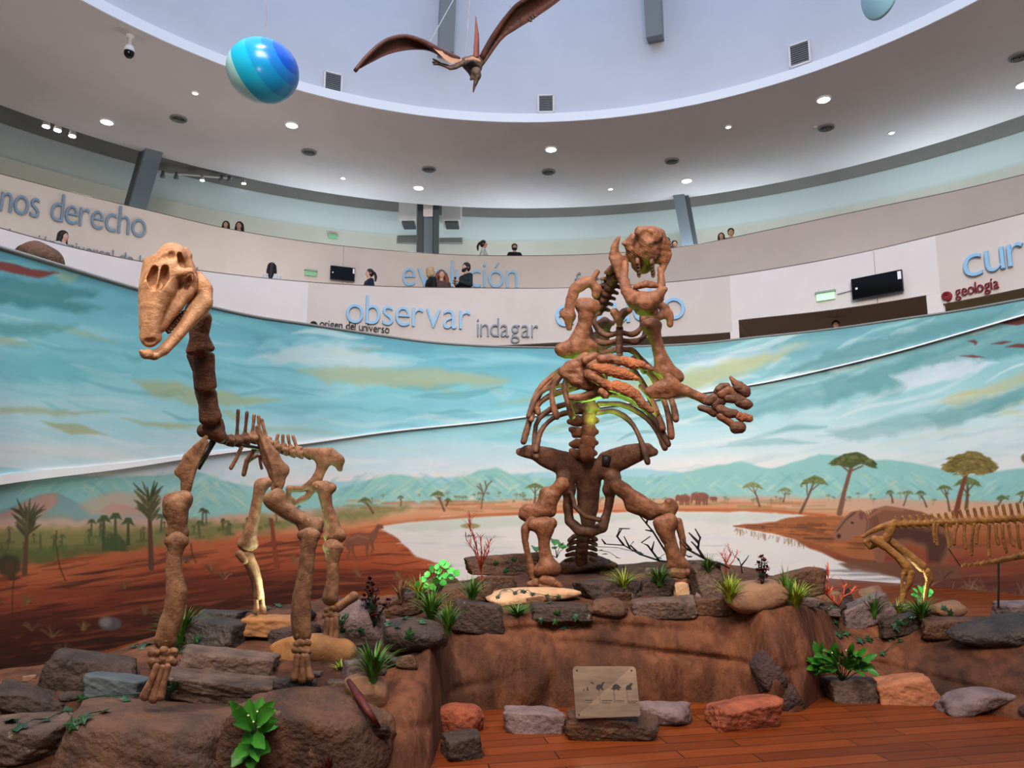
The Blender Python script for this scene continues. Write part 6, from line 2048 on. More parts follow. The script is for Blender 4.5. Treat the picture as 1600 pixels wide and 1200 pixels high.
for a in ((583, 1062, 64, 72, 'tall bright tuft of grass beside the cube-like stone', 'grass', 60, .010), (533, 1046, 30, 24, 'small tuft of grass left of the cube-like stone', 'yellow', 18, .007), (282, 1000, 76, 62, 'grass tuft half hidden behind the front left leg of the long-necked skeleton', 'grass', 60, .007),
          (674, 968, 54, 60, 'dense grass clump on the gully edge left of the pitted slab', 'grass', 70, .008), (700, 988, 40, 54, 'drooping grass clump hanging beside the pitted slab', 'grass', 54, .008), (738, 938, 44, 48, 'upright grass clump before the brown flat stone', 'grass', 50, .007), (655, 930, 44, 36, 'thin grass beside the glowing green plant', 'yellow', 34, .006),
          (808, 962, 50, 28, 'low spreading grass under the pale sandstone slab', 'grass', 44, .007), (975, 916, 52, 36, 'pale-tipped grass clump between the sloth feet', 'yellow', 44, .006), (1030, 912, 56, 40, 'dark green grass clump beside the right sloth foot', 'grass', 52, .007),
          (1140, 938, 50, 52, 'yellow-green grass tuft growing on the tan boulder', 'yellow', 56, .007), (1106, 890, 40, 30, 'grass behind the right sloth foot, near the bare branch', 'grass', 36, .006), (1244, 948, 62, 50, 'spreading grass right of the tan boulder', 'yellow', 50, .008), (1230, 940, 30, 62, 'upright fern-like tuft on the right slope', 'grass', 24, .010),
          (1366, 962, 40, 44, 'bright grass tuft left of the small skeleton', 'grass', 46, .007), (1404, 958, 40, 28, 'yellow grass before the small skeleton feet', 'yellow', 30, .007), (1440, 966, 50, 44, 'dark grass clump at the small skeleton feet', 'grass', 52, .008)):
    grass(*a)
for a in ((372, 950, 54, 36, 'dry straw-coloured grass behind the dark block', 'straw', 30, .005), (626, 938, 40, 46, 'dry straw grass left of the glowing green plant', 'straw', 26, .005), (513, 1206, 36, 40, 'small dark red grass at the bottom edge of the photo', 'red', 34, .004)):
    grass(*a, name='dry_grass_tuft')


def leaf(mb, base, tip, wd, curl=.15, up=(0, 0, 1), lobes=0):
    base, tip = np.asarray(base, float), np.asarray(tip, float)
    ax = tip - base; L = np.linalg.norm(ax); ax /= L + 1e-9
    sd = np.cross(ax, np.asarray(up, float)); sd /= np.linalg.norm(sd) + 1e-9
    nr = np.cross(sd, ax)
    rows = []
    for k in range(8):
        t = k / 7
        w_ = wd * math.sin(math.pi * min(1, t * .92 + .06)) ** .75 * (1 + (.18 if k % 2 and lobes else 0))
        c = base + ax * L * t + nr * (-curl * L * (t * t) + curl * .5 * L * t)
        rows.append([c - sd * w_ + nr * w_ * .3, c - sd * w_ * .5 + nr * w_ * .1, c, c + sd * w_ * .5 + nr * w_ * .1, c + sd * w_ + nr * w_ * .3])
    mb.grid(rows)


def leafy(name, label, cat, px, py, leaves, m, wd, group=None, stemm='dark', flowers=None, dz=0.0):
    """leaves: list of (base px,py) (tip px,py) depth offset; real leaves around a root at the touched surface"""
    p, nn, d = touch(px, py)
    root = thing(name, label, cat, p, group)
    mb, st = MB(), MB()
    for (bx, by), (tx, ty), o1 in leaves:
        B, T = W(bx, by, d - .03), W(tx, ty, d - .03 + o1)
        leaf(mb, B, T, wd * PR.uniform(.8, 1.15), PR.uniform(.05, .3), (PR.uniform(-.4, .4), -.9, PR.uniform(.2, .9)), 1)
        if len(leaves) < 30 or len(st.V) < 18 * 15: st.tube([p + [0, 0, -.02], (p + B) / 2 + [0, -.01, .01], B], [.004, .0035, .0025], 5)
    st.build('stem', GRN[stemm], root, True)
    mb.build('leaves', GRN[m], root, True)
    if flowers:
        fb = MB()
        for fx, fy in flowers:
            c = W(fx, fy, d - .09)
            fb.lathe([(0, -.007), (.007, 0), (0, .007)], c, n=6)
        fb.build('flowers', mat('flower_cream', (206, 200, 150), .5), root)
    return root


FL = [((392, 1140), (362, 1098), -.10), ((392, 1138), (372, 1128), -.16), ((396, 1130), (388, 1092), .02), ((398, 1128), (410, 1090), .05), ((400, 1130), (428, 1096), -.05), ((402, 1132), (424, 1110), -.14), ((402, 1140), (432, 1124), -.08), ((404, 1144), (436, 1130), .05),
      ((398, 1146), (410, 1166), -.18), ((394, 1150), (378, 1160), -.12), ((392, 1160), (372, 1184), -.14), ((390, 1165), (362, 1196), -.10), ((396, 1160), (402, 1186), -.16), ((398, 1165), (420, 1172), -.06), ((388, 1172), (352, 1192), .05), ((394, 1176), (392, 1204), -.12)]
leafy('broad_leaf_fern', 'broad bright green fern growing between the two large boulders at the bottom left', 'fern', 392, 1168, FL, 'fern', .034, None, 'dark', [(388, 1118), (402, 1112), (396, 1128), (405, 1136), (400, 1170), (384, 1178)])
PL = []
for i in range(70):
    a = PR.uniform(-1.6, 1.6); q = PR.uniform(.15, 1)
    bx, by = 1315 + 40 * math.sin(a) * q, 1046 - 30 * q * math.cos(a)
    PL.append(((bx, by), (bx + 20 * math.sin(a) + PR.uniform(-5, 5), by - 12 * math.cos(a) + PR.uniform(-6, 12)), PR.uniform(-.16, .06)))
PL += [((1278, 1022), (1272, 1002), 0), ((1280, 1026), (1286, 1004), -.05), ((1300, 1020), (1306, 1004), -.04), ((1284, 1040), (1266, 1028), -.1)]
leafy('leafy_plant', 'leafy green plant with tiny cream flowers against the podium wall, above the grey porous rock', 'plant', 1316, 1062, PL, 'fern', .022, None, 'dark', [(1300, 1020), (1322, 1016), (1336, 1030), (1310, 1036), (1290, 1044)])
NL_ = []
for x, y in ((660, 906), (668, 898), (674, 890), (683, 886), (690, 880), (698, 884), (704, 892), (697, 900), (688, 902), (680, 908), (654, 914), (665, 916), (706, 902), (712, 896), (676, 918), (692, 911), (686, 893)):
    NL_.append(((x, y + 4), (x + PR.uniform(-4, 4), y - 6), PR.uniform(-.06, .06)))
leafy('round_leaf_plant', 'vivid green round-leaved plant glowing in a green spotlight left of the podium top', 'plant', 680, 926, NL_, 'lit_green', .032)
leafy('round_leaf_plant', 'bright green low plant between the hind feet of the small skeleton', 'plant', 1440, 946, [((1434 + 7 * i, 926 + 2 * (i % 2)), (1426 + 9 * i, 912 + 5 * abs(i - 1.5)), .02 * i) for i in range(4)] + [((1440, 932), (1458, 926), 0), ((1436, 932), (1424, 928), 0)], 'lit_green', .034)
leafy('round_leaf_plant', 'round green leaves behind the left sloth shin', 'plant', 870, 868, [((866, 852), (866, 838), .3), ((874, 856), (880, 844), .3), ((880, 858), (890, 850), .32), ((868, 858), (876, 850), .3), ((837, 862), (837, 850), .3)], 'fern', .05)


def red_spike(px, py, spots, label):
    p, nn, d = touch(px, py)
    root = thing('red_succulent', label, 'plant', p, 'dark red succulents')
    mb, st = MB(), MB()
    for x, y, rpx in spots:
        c = W(x, y, d)
        st.tube([p + [0, 0, -.02], (p + c) / 2, c], .005, 5)
        for i in range(15):
            a, e = PR.uniform(0, 6.28), PR.uniform(-.8, 1.3)
            v = np.array([math.cos(a) * math.cos(e), math.sin(a) * math.cos(e), math.sin(e)]) * rpx * d / F
            leaf(mb, c + v * .25, c + v, rpx * d / F * .34, .2, (v[1], -v[0], .5))
    st.build('stem', GRN['dark'], root, True); mb.build('leaves', GRN['red'], root, True)


red_spike(584, 975, [(578, 908, 8), (582, 918, 9), (574, 922, 8), (588, 926, 8), (570, 934, 8), (580, 934, 9), (590, 940, 8), (600, 948, 8), (575, 948, 8), (606, 940, 7), (584, 958, 8), (594, 960, 7), (592, 970, 6)], 'dark red succulent behind the near hind heel of the long-necked skeleton')
red_spike(1191, 912, [(1190, 872, 7), (1195, 879, 7), (1185, 882, 7), (1191, 888, 8), (1198, 888, 6), (1184, 894, 7), (1194, 898, 7), (1188, 904, 6)], 'dark red succulent on the dark sloping stone right of the sloth')


def sprig(name, label, px, py, lines, m, r_=.004, leaf_w=.0, group=None):
    p, nn, d = touch(px, py)
    root = thing(name, label, 'plant', p, group)
    st, lf = MB(), MB()
    for ln in lines:
        P = [W(x, y, d + .02 * i) for i, (x, y) in enumerate(ln)]
        st.tube(P, list(np.linspace(r_ * 1.4, r_ * .6, len(P))), 5)
        if leaf_w:
            for i in range(1, len(P)):
                for k in range(9):
                    t = PR.random(); c = P[i - 1] + (P[i] - P[i - 1]) * t
                    v = (P[i] - P[i - 1]) / np.linalg.norm(P[i] - P[i - 1]) * .03 + np.array([PR.uniform(-.04, .04), PR.uniform(-.03, .03), PR.uniform(-.01, .03)])
                    leaf(lf, c, c + v * PR.uniform(.9, 1.8), leaf_w, .1)
    if leaf_w:
        st.build('stem', GRN[m], root, True); lf.build('leaves', GRN[m], root, True)
    else:
        st.build('twigs', GRN[m], root, True)
    return root


sprig('red_reed', 'thin rust-red reed in front of the painted lake left of the sloth', 755, 918, [[(755, 922), (752, 890), (746, 860), (734, 822)], [(752, 890), (742, 862), (728, 842)], [(752, 888), (758, 862), (768, 842)], [(752, 884), (752, 856), (750, 836)], [(745, 858), (740, 836), (730, 838)], [(753, 880), (764, 862), (764, 850)], [(736, 830), (733, 818), (735, 810)]], 'rust', .005, .004)
sprig('coral_plant', 'coral-red feathery plant on the right slope of the podium', 1296, 946, [[(1310, 946), (1292, 930), (1276, 914), (1264, 904)], [(1276, 914), (1268, 896)], [(1292, 930), (1294, 906), (1294, 894)], [(1310, 946), (1318, 930), (1320, 914)], [(1318, 932), (1334, 924)], [(1292, 930), (1304, 918)], [(1276, 914), (1262, 918)]], 'coral', .005, .007)
sprig('coral_plant', 'small red twig plant behind the right sloth foot, before the lake', 1136, 900, [[(1136, 900), (1134, 880), (1126, 864)], [(1134, 882), (1142, 866), (1138, 852)], [(1136, 888), (1146, 876), (1152, 864)], [(1134, 880), (1132, 862)]], 'coral', .005, .004)
sprig('bare_branch', 'bare dark branch lying behind the sloth, left part of the tangle', 1050, 884, [[(1062, 880), (1030, 876), (1000, 866), (975, 852), (946, 850)], [(975, 852), (964, 838), (968, 826), (984, 826)], [(964, 838), (972, 826)], [(1000, 866), (985, 852), (990, 846)], [(985, 858), (975, 838)], [(946, 850), (940, 842)], [(1030, 876), (1012, 852), (1002, 848), (1016, 838)], [(1018, 862), (1022, 846)], [(1050, 878), (1020, 830), (1000, 806), (990, 798)], [(1020, 830), (1008, 828)], [(1010, 818), (1014, 804)]], 'twig', .009)
sprig('bare_branch', 'bare dark branch lying behind the right sloth foot', 1110, 886, [[(1126, 886), (1100, 872), (1074, 858), (1066, 850)], [(1100, 872), (1090, 856), (1080, 846)], [(1090, 858), (1094, 840), (1086, 826)], [(1092, 848), (1082, 838), (1076, 832)], [(1110, 878), (1124, 880), (1140, 888)], [(1080, 860), (1066, 842)]], 'twig', .010)
sprig('bare_branch', 'little forked twig standing between the grass and the dark red succulent', 1162, 896, [[(1160, 898), (1158, 884), (1154, 872)], [(1158, 884), (1166, 874), (1170, 868)], [(1155, 876), (1150, 870)]], 'twig', .006)
p1, _, d1 = touch(548, 1068); p2, _, d2 = touch(588, 1132)
root = thing('red_stick', 'dark red stick leaning down the mound below the cube-like stone', 'stick', p2)
MB().tube([W(545, 1064, d1 - .08), W(560, 1088, (d1 + d2) / 2 - .1), W(576, 1112, d2 - .08), W(592, 1136, d2 - .02)], [.014, .02, .019, .012], 8).build('shaft', GRN['stick'], root, True)
MB().tube([W(548, 1066, d1 - .06), W(566, 1090, (d1 + d2) / 2 - .06), W(584, 1120, d2 - .04)], [.010, .012, .008], 6).build('side_shoot', GRN['stick'], root, True)
bone('root_clump', d2, [[(590, 1138, 8), (600, 1142, 9)], [(586, 1146, 6), (604, 1150, 5)]], GRN['twig'], root, h=1.2, noise=2, nsc=.4)


def ivy(label, spots, size=.045, m='ivy'):
    p, nn, d = touch(*spots[0])
    root = thing('ivy_sprig', label, 'ivy', p, 'sprigs of ivy')
    mb, st = MB(), MB(); prev = None
    for x, y in spots:
        c, n_, dd = touch(x, y)
        c = c + n_ * .012
        a = PR.uniform(0, 6.28); u = np.cross(n_, [.3, .2, .9]); u /= np.linalg.norm(u); v = np.cross(n_, u)
        ax = u * math.cos(a) + v * math.sin(a)
        q = np.cross(n_, ax)
        s_ = size * PR.uniform(.7, 1.25)
        lob = [(0, -.5), (.55, -.45), (.42, .05), (.75, .35), (.28, .42), (0, 1.0), (-.28, .42), (-.75, .35), (-.42, .05), (-.55, -.45)]
        tl = n_ * PR.uniform(.1, .5)
        ring_ = [c + (q * lx + (ax + tl) * ly) * s_ for lx, ly in lob]
        cc = c + n_ * s_ * .18
        k = len(ring_)
        mb.add([cc] + ring_, [(0, i + 1, (i + 1) % k + 1) for i in range(k)])
        if prev is not None and np.linalg.norm(prev - c) < .6: st.tube([prev, (prev + c) / 2 + n_ * .02, c], .003, 5)
        prev = c
    mb.build('leaves', GRN[m], root, False)
    if st.V: st.build('vine', GRN['dark'], root, True)


ivy('ivy leaves on the pale-topped boulder at the lower left corner', [(18, 1130), (30, 1140), (72, 1128), (104, 1112), (130, 1126), (118, 1132), (164, 1114)], .05)
ivy('ivy leaves below the front left ankle of the long-necked skeleton', [(252, 1076), (262, 1090), (258, 1068), (275, 1066), (270, 1075), (132, 1092), (196, 1096)], .04)
ivy('ivy leaves beside the front left wrist of the long-necked skeleton', [(210, 1012), (222, 1014), (232, 1008), (276, 1002), (290, 1008), (262, 1034), (272, 1022), (284, 1020), (308, 1000)], .045)
ivy('ivy leaves around the far hind foot of the long-necked skeleton', [(388, 956), (398, 962), (418, 952), (432, 942), (424, 912), (436, 948)], .045)
ivy('ivy leaves on the mauve-grey stone mound', [(534, 970), (542, 962), (536, 984), (565, 984), (530, 996)], .04)
ivy('ivy leaves on the overhanging dark boulder', [(606, 978), (620, 982), (632, 968), (660, 974), (658, 955), (640, 992)], .045)
ivy('ivy leaves scattered on the pale sandstone slab', [(778, 934), (790, 924), (805, 928), (818, 926), (832, 929), (855, 931), (872, 932), (858, 943)], .035)
ivy('ivy leaves hanging over the middle of the podium lip', [(845, 968), (868, 970), (880, 982), (910, 972), (900, 964), (920, 945), (870, 958)], .045)
ivy('ivy leaves on the back slab left of the sloth', [(775, 880), (803, 874), (790, 892), (836, 884)], .04)
ivy('ivy leaves around the sloth tail', [(945, 868), (952, 878), (938, 862), (966, 874), (975, 886), (985, 880), (1000, 866), (930, 856)], .045, 'dark')
ivy('ivy leaves behind the right sloth shin', [(1072, 862), (1064, 872), (1078, 872), (1046, 868), (1030, 874), (1084, 880)], .045, 'dark')
ivy('ivy leaves on the podium wall above the leafy plant', [(1306, 974), (1308, 992), (1322, 990), (1345, 1002), (1358, 1000), (1390, 1000), (1408, 1002), (1380, 1022)], .045)
ivy('ivy leaves on the flat stones below the small skeleton', [(1398, 978), (1404, 970), (1424, 964), (1416, 974), (1440, 956), (1484, 958), (1474, 950), (1300, 950), (1290, 956)], .045)

# ------------------------------------------------------------------ metal information plate
M_metal = mat('brushed_metal', (150, 124, 106), .30, (122, 102, 88), 3, metal=.95, stretch=(1, 1, 6))
bp_, _, dS = touch(950, 1118)
TLp, TRp, BLp, BRp = W(894.5, 1041, dS + .05), W(993, 1041, dS + .05), W(900, 1123, dS - .09), W(1001, 1119, dS - .09)
PLT = thing('information_plate', 'brushed metal information plate with animal silhouettes standing on a stone block', 'sign', (BLp + BRp) / 2)
nP = np.cross(TRp - TLp, BLp - TLp); nP /= np.linalg.norm(nP)
if nP @ (EYE - TLp) < 0: nP = -nP


def pl(u, v, off=0.0):
    return (TLp * (1 - u) + TRp * u) * (1 - v) + (BLp * (1 - u) + BRp * u) * v + nP * off


cr_ = []
for cu_, cv_, a0 in ((.07, .08, math.pi), (.93, .08, 1.5 * math.pi), (.97, .96, 0), (.03, .96, .5 * math.pi)):
    for k in range(6):
        a = a0 + k / 5 * math.pi / 2
        ru, rv = (.07, .08) if cv_ < .5 else (.03, .04)
        cr_.append((cu_ + ru * math.cos(a), cv_ + rv * math.sin(a)))
MB().prism([pl(u, v) for u, v in cr_], -nP, .006).build('plate', M_metal, PLT)
M_etch = mat('etched_black', (30, 24, 22), .6)
SIL = [[(415, 470), (430, 440), (455, 428), (485, 432), (500, 415), (508, 396), (522, 398), (538, 412), (520, 418), (510, 440), (500, 470), (515, 510), (498, 510), (480, 490), (458, 492), (460, 510), (440, 510), (438, 485), (425, 500), (418, 500)],
       [(605, 498), (628, 485), (640, 455), (665, 432), (695, 430), (722, 446), (735, 465), (752, 476), (740, 486), (722, 488), (728, 512), (705, 512), (690, 500), (668, 502), (662, 512), (645, 512), (640, 492), (615, 502)],
       [(808, 512), (815, 470), (830, 448), (860, 440), (875, 420), (895, 414), (914, 432), (898, 440), (880, 470), (890, 512)],
       [(240, 512), (252, 485), (262, 490), (256, 512)], [(288, 500), (292, 460), (304, 462), (306, 498), (320, 512), (286, 512)], [(340, 392), (372, 398), (390, 412), (386, 432), (376, 418), (352, 408)]]
for poly_ in SIL:
    P2 = [pl((x - 120) / 850, (y - 178) / 700, .0006) for x, y in poly_]
    MB().prism(P2, nP, .0012).build('silhouette', M_etch, PLT)
mb = MB()


def ebar(x0, y0, x1, y1, w_=2.2):
    a, b_ = np.array([(x0 - 120) / 850, (y0 - 178) / 700]), np.array([(x1 - 120) / 850, (y1 - 178) / 700])
    t = (b_ - a); ln = np.hypot(t[0] * 850, t[1] * 700); s_ = np.array([-t[1] * 700 / 850, t[0] * 850 / 700]) / ln * w_ / 1.0
    s_ = np.array([-(y1 - y0) / ln * w_ / 850, (x1 - x0) / ln * w_ / 700])
    mb.prism([pl(*(a - s_), .0006), pl(*(b_ - s_), .0006), pl(*(b_ + s_), .0006), pl(*(a + s_), .0006)], nP, .0008)


for x, y0, y1 in ((455, 515, 690), (640, 515, 690), (652, 515, 690), (820, 515, 700)): ebar(x, y0, x, y1, 1.6)
for x0, x1, y, w_ in ((255, 355, 640, 4), (475, 620, 650, 4), (665, 775, 658, 4), (825, 950, 668, 4), (825, 925, 690, 4), (270, 350, 668, 1.6), (475, 600, 672, 1.6), (480, 590, 690, 1.6), (668, 760, 680, 1.6)): ebar(x0, y, x1, y + 4, w_)
mb.build('etched_lines', M_etch, PLT)
for u, v in ((.065, .085), (.93, .09), (.05, .93)):
    MB().lathe([(0, 0), (.006, .001), (.006, -.002)], pl(u, v, .001), axis=nP, n=12).build('screw_hole', M_etch, PLT)

# ------------------------------------------------------------------ small ground spotlights of the diorama
def ground_spot(px, py, d, target, col, power, label, spot=70):
    p = W(px, py, d)
    t = np.asarray(target, float); v = t - p; v /= np.linalg.norm(v)
    root = thing('ground_spotlight', label, 'spotlight', p, 'small spotlights hidden among the rocks')
    MB().lathe([(0, -.10), (.035, -.10), (.045, 0.0), (.040, 0.0), (.036, -.02), (0, -.02)], p, axis=v, n=16).build('housing', M_iron, root, True)
    MB().lathe([(0, -.015), (.036, -.015), (.034, -.012), (0, -.010)], p, axis=v, n=16).build('lens', glow('lens_' + label[:9].strip().replace(' ', '_'), tuple(int(255 * c ** .45) for c in col), 6), root)
    lamp('spot_beam', 'SPOT', p + v * .05, t, power, col, .03, spot=spot, blend=.5)


ground_spot(474, 952, 5.3, W(403, 890, 5.42), (.70, 1.0, .72), 46, 'white-green spotlight behind the near hind hoof of the long-necked skeleton', 90)
ground_spot(471, 938, 5.0, W(440, 720, 4.7), (.5, 1.0, .55), 34, 'green spotlight behind the front right leg of the long-necked skeleton', 80)
ground_spot(948, 712, 6.62, W(972, 470, 6.55), (.34, 1.0, .12), 62, 'yellow-green spotlight clipped to the top of the sloth pelvis', 120)
ground_spot(640, 925, 6.5, W(685, 895, 6.8), (.35, 1.0, .45), 5, 'green spotlight aimed at the round-leaved plant', 80)
ground_spot(1415, 942, 7.35, W(1500, 830, 7.4), (.95, 1.0, .62), 22, 'pale spotlight at the feet of the small skeleton', 110)

# ================================================================== visitors on the galleries
SKIN = mat('skin', (206, 158, 134), .55, spec=.3)
EYE_M = mat('eye_dark', (28, 20, 18), .3)
HAIR = {'black': mat('hair_black', (26, 22, 22), .5, (40, 34, 32), 30), 'brown': mat('hair_brown', (62, 40, 28), .5, (44, 28, 20), 30), 'blonde': mat('hair_blonde', (196, 164, 118), .5, (164, 130, 88), 30), 'red': mat('hair_red', (136, 72, 40), .5, (104, 52, 30), 30)}


def cloth(c): return mat('cloth_%d_%d_%d' % c, c, .85, tuple(int(x * .8) for x in c), 20)


def person(px, py, R, PX, yaw, hair, hairc, top, trousers, label, pose='lean', beard=False, glass=None, floor_z=None, back=.8, phone=False):
    hc = cyl(px, py, R + back)
    fz = floor_z if floor_z is not None else radial(cyl(px, spline(PX, [px])[0], R), 0)[2] - 1.1
    H = hc[2] - fz + .11
    s = H / 1.72
    base = np.array([hc[0], hc[1], fz])
    root = thing('person', label, 'person', base, 'visitors on the galleries')
    out = np.append(hc[:2] - CEN, 0); out /= np.linalg.norm(out)
    th = math.atan2(-out[0], out[1]) + yaw              # yaw 0 faces the middle of the hall

    ca, sa = math.cos(th), math.sin(th)

    def M(P):
        P = P * s
        return np.stack([P[:, 0] * ca - P[:, 1] * sa, P[:, 0] * sa + P[:, 1] * ca, P[:, 2]], 1) + base

    def put(name, ops, m, par, h=.014, noise=0.0):
        P, Q = field(ops, h, noise, 30)
        return mesh(name, M(P), Q, m, par, True)

    sh = 1.36
    if pose == 'lean':
        arms = [[(.18, 0, sh, .05), (.25, -.10, 1.16, .042), (.14, -.34, 1.14, .032)], [(-.18, 0, sh, .05), (-.25, -.10, 1.16, .042), (-.14, -.34, 1.14, .032)]]
    elif pose == 'phone':
        arms = [[(.18, 0, sh, .05), (.24, -.03, 1.10, .042), (.07, -.27, 1.18, .032)], [(-.18, 0, sh, .05), (-.24, -.03, 1.10, .042), (-.07, -.26, 1.14, .032)]]
    else:
        arms = [[(.18, 0, sh, .05), (.235, .03, 1.08, .042), (.23, -.05, .84, .032)], [(-.18, 0, sh, .05), (-.235, .03, 1.08, .042), (-.23, -.05, .84, .032)]]
    torso = [[(-.14, 0, sh, .062), (.14, 0, sh, .062)], [(-.075, 0, 1.24, .115), (.075, 0, 1.24, .115)], [(-.055, 0, 1.06, .10), (.055, 0, 1.06, .10)], [(-.075, .0, .92, .115), (.075, .0, .92, .115)]]
    legs = [[(q * .095, 0, .88, .085), (q * .095, -.01, .5, .058), (q * .09, .01, .09, .042)] for q in (1, -1)]
    feet = [[(q * .09, .02, .045, .045), (q * .10, -.13, .035, .035)] for q in (1, -1)]
    ops = [('+', c, 1, .05) for c in torso + legs] + [('+', c, 1, .03) for c in arms + feet]
    ops += [('+', [(0, .01, 1.38, .058), (0, -.005, 1.53, .052)], 1, .03), ('+', [(0, .015, 1.635, .088), (0, -.012, 1.60, .078)], 1, .03), ('+', [(0, -.05, 1.545, .042)], 1, .04),
            ('+', [(0, -.092, 1.625, .010), (0, -.112, 1.592, .015)], 1, .012), ('+', [(.086, .01, 1.60, .018), (.084, .012, 1.575, .012)], .9, .01), ('+', [(-.086, .01, 1.60, .018), (-.084, .012, 1.575, .012)], .9, .01),
            ('-', [(.034, -.104, 1.622, .014)], 1, .012), ('-', [(-.034, -.104, 1.622, .014)], 1, .012), ('-', [(-.022, -.102, 1.552, .006), (.022, -.102, 1.552, .006)], 1, .008)]
    for arm in arms:                                     # palms, four fingers and a thumb
        a_, b_ = np.array(arm[1][:3]), np.array(arm[2][:3]); v = (b_ - a_) / np.linalg.norm(b_ - a_)
        sd = np.cross(v, [0, 0, 1.0]) if abs(v[2]) < .9 else np.array([0, 1.0, 0]); sd /= np.linalg.norm(sd)
        ops.append(('+', [tuple(b_ + v * .02) + (.03,), tuple(b_ + v * .07) + (.030,)], 1, .02))
        for i, L in enumerate((.07, .082, .078, .062)):
            q = b_ + v * .09 + sd * (.033 - .022 * i)
            ops.append(('+', [tuple(q) + (.0095,), tuple(q + v * L * .55 + np.array([0, 0, -.006])) + (.009,), tuple(q + v * L * .9 + np.array([0, 0, -.028])) + (.008,)], 1, .004))
        q = b_ + v * .04 + sd * (.035 if arm[0][0] < 0 else -.035)
        ops.append(('+', [tuple(q) + (.012,), tuple(q + v * .045 + sd * (.02 if arm[0][0] < 0 else -.02)) + (.010,)], 1, .006))
    body = put('body', ops, SKIN, root, .0125)
    eb = MB()
    for q in (1, -1): eb.lathe([(0, -.008), (.009, 0), (0, .008)], np.array([q * .034, -.092, 1.622]), axis=(0, 1, 0), n=8)
    mesh('eyes', M(np.array(eb.V)), eb.F, EYE_M, body)
    # clothing
    grow = lambda chs, g: [[c[:3] + (c[3] + g,) for c in ch] for ch in chs]
    sl = [[a_[0], a_[1], tuple(np.array(a_[1]) * .12 + np.array(a_[2]) * .88)] for a_ in arms]
    put('jacket', [('+', c, 1, .05) for c in grow(torso[:3], .014)] + [('+', c, 1, .03) for c in grow(sl, .013)] + [('+', [(0, .012, 1.41, .068)], 1, .03), ('-', [(0, -.01, 1.47, .062)], 1, .01)], cloth(top), root, .015)
    put('trousers', [('+', c, 1, .04) for c in grow(torso[3:], .012)] + [('+', c, 1, .03) for c in grow(legs, .012)], cloth(trousers), root, .017)
    put('shoe', [('+', c, 1, .02) for c in grow(feet[:1], .01)], cloth((40, 38, 38)), root, .014); put('shoe', [('+', c, 1, .02) for c in grow(feet[1:], .01)], cloth((40, 38, 38)), root, .014)
    hp = [('+', [(0, .022, 1.645, .102), (0, .03, 1.60, .096)], 1, .03), ('-', [(0, -.135, 1.605, .10), (0, -.125, 1.50, .10)], 1, .012)]
    if hair == 'long':
        hp += [('+', [(.082, .02, 1.64, .036), (.10, .02, 1.50, .04), (.10, -.01, 1.32, .03)], 1, .03), ('+', [(-.082, .02, 1.64, .036), (-.10, .02, 1.50, .04), (-.10, -.01, 1.32, .03)], 1, .03), ('+', [(0, .07, 1.62, .08), (0, .09, 1.46, .08), (0, .10, 1.30, .06)], 1, .04)]
    if hair == 'curly':
        hp += [('+', [(q * .10, .01, 1.62, .05), (q * .14, .0, 1.50, .06), (q * .15, -.02, 1.36, .055)], 1, .02) for q in (1, -1)] + [('+', [(0, .08, 1.62, .09), (0, .10, 1.42, .09)], 1, .04)]
    if hair == 'tail':
        hp += [('+', [(0, .10, 1.66, .045), (0, .16, 1.64, .035), (0, .20, 1.54, .04), (0, .19, 1.42, .025)], 1, .02)]
    if hair == 'bob':
        hp += [('+', [(q * .08, .02, 1.63, .04), (q * .095, .01, 1.50, .042)], 1, .03) for q in (1, -1)] + [('+', [(0, .07, 1.62, .08), (0, .07, 1.50, .07)], 1, .04)]
    if beard:
        put('beard', [('+', [(-.055, -.045, 1.56, .03), (0, -.085, 1.528, .035), (.055, -.045, 1.56, .03)], 1, .02), ('+', [(-.035, -.06, 1.515, .034), (.035, -.06, 1.515, .034)], 1, .03), ('-', [(0, -.125, 1.556, .02)], 1, .01)], HAIR[hairc], root, .010)
    put('hair', hp, HAIR[hairc], root, .013, .004 if hair == 'curly' else .0)
    if phone:
        P = MB().box((0.0, -.33, 1.22), (.075, .012, .15))
        o = mesh('mobile_phone', M(np.array(P.V)), P.F, mat('black_gloss', (14, 14, 16), .25), None)
        tag(o, 'dark mobile phone held by the bearded man on the middle gallery', 'phone')
    return root


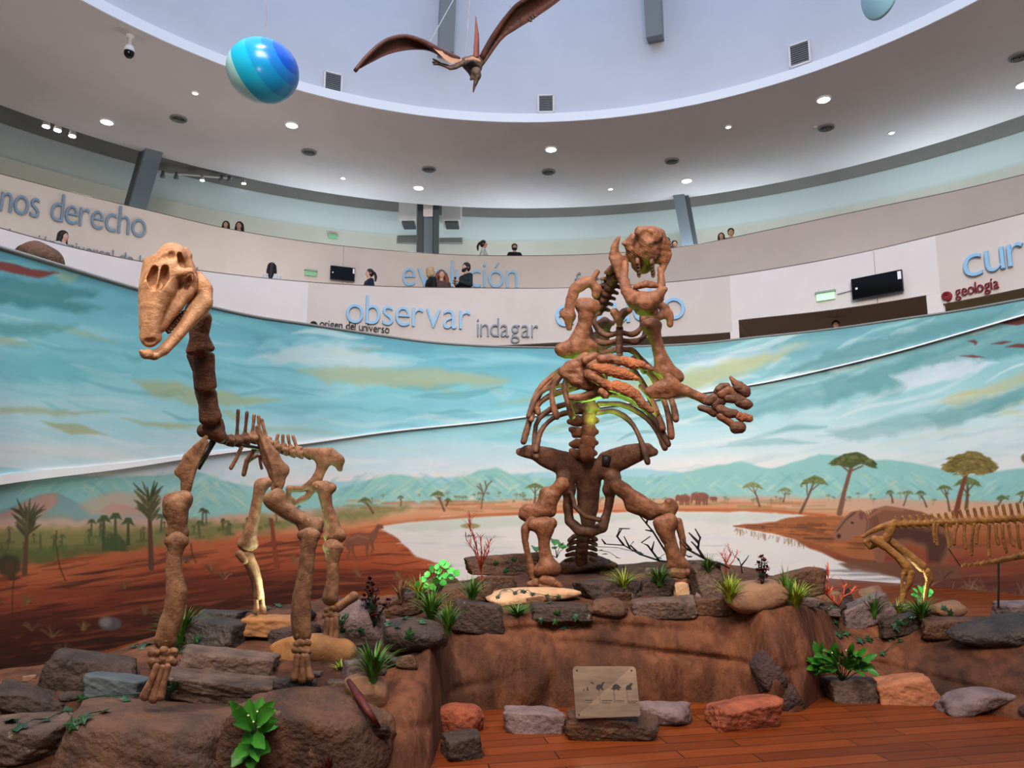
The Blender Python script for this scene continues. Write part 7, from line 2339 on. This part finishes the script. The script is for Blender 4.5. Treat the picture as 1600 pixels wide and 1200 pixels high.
person(100, 369, R_MID, M_PX, .55, 'long', 'black', (205, 205, 210), (40, 44, 60), 'girl with long dark hair and white jersey leaning on the rail at far left', back=.75)
person(353, 351, R_UP, U_PX, -.4, 'bob', 'black', (120, 150, 170), (40, 40, 46), 'dark-haired child peeking over the upper rail beside the woman in blue')
person(374, 352, R_UP, U_PX, -.5, 'long', 'black', (24, 92, 130), (40, 40, 46), 'long-haired woman in a blue jacket looking down over the upper rail', back=1.5)
person(425, 418, R_MID, M_PX, 2.7, 'long', 'black', (214, 214, 214), (50, 52, 62), 'black-haired woman in a white top seen from behind on the middle gallery', 'down', back=.5)
person(577, 427, R_MID, M_PX, -1.35, 'tail', 'black', (24, 32, 58), (40, 42, 50), 'woman with a ponytail and navy jacket in profile right of the left screen', 'down', back=.5)
person(674, 424, R_MID, M_PX, 1.9, 'bob', 'blonde', (24, 24, 26), (34, 34, 38), 'blonde woman in a black coat turned away on the middle gallery', 'down', back=.5)
person(690, 428, R_MID, M_PX, .1, 'curly', 'red', (96, 66, 60), (60, 60, 70), 'woman with curly red hair and a patterned scarf facing the hall', 'down', back=1.0)
person(728, 417, R_MID, M_PX, -1.0, 'short', 'black', (38, 46, 50), (34, 36, 44), 'bearded man in a dark sweater looking at his phone on the middle gallery', 'phone', True, back=.5, phone=True)
person(756, 381, R_UP, U_PX, 1.4, 'tail', 'brown', (222, 222, 224), (60, 60, 70), 'woman with tied brown hair and a white top on the upper gallery', 'down')
person(804, 386, R_UP, U_PX, .1, 'short', 'black', (30, 30, 34), (40, 40, 46), 'bearded man in black looking down from the upper gallery left of the sloth', 'lean', True)
person(1042, 376, R_UP, U_PX, .3, 'long', 'black', (70, 50, 56), (40, 40, 46), 'dark-haired visitor half hidden behind the sloth skull on the upper gallery')
person(1054, 381, R_UP, U_PX, .2, 'short', 'black', (60, 66, 80), (40, 40, 46), 'short dark-haired child just right of the sloth skull on the upper gallery', back=1.5)
person(1127, 369, R_UP, U_PX, .2, 'bob', 'brown', (190, 110, 120), (60, 60, 80), 'small girl with brown hair and pink top beside a man on the upper right gallery')
person(1142, 362, R_UP, U_PX, .2, 'short', 'black', (24, 22, 24), (40, 40, 46), 'dark-haired adult in black beside the small girl on the upper right gallery', back=1.5)
hz = cyl(1306, 508, R_MID + .9)[2]
person(1306, 508, R_MID, M_PX, .2, 'short', 'black', (50, 50, 56), (40, 40, 46), 'visitor whose dark hair shows above the mural, inside the wide opening on the right', 'down', floor_z=hz - 1.62, back=.9)
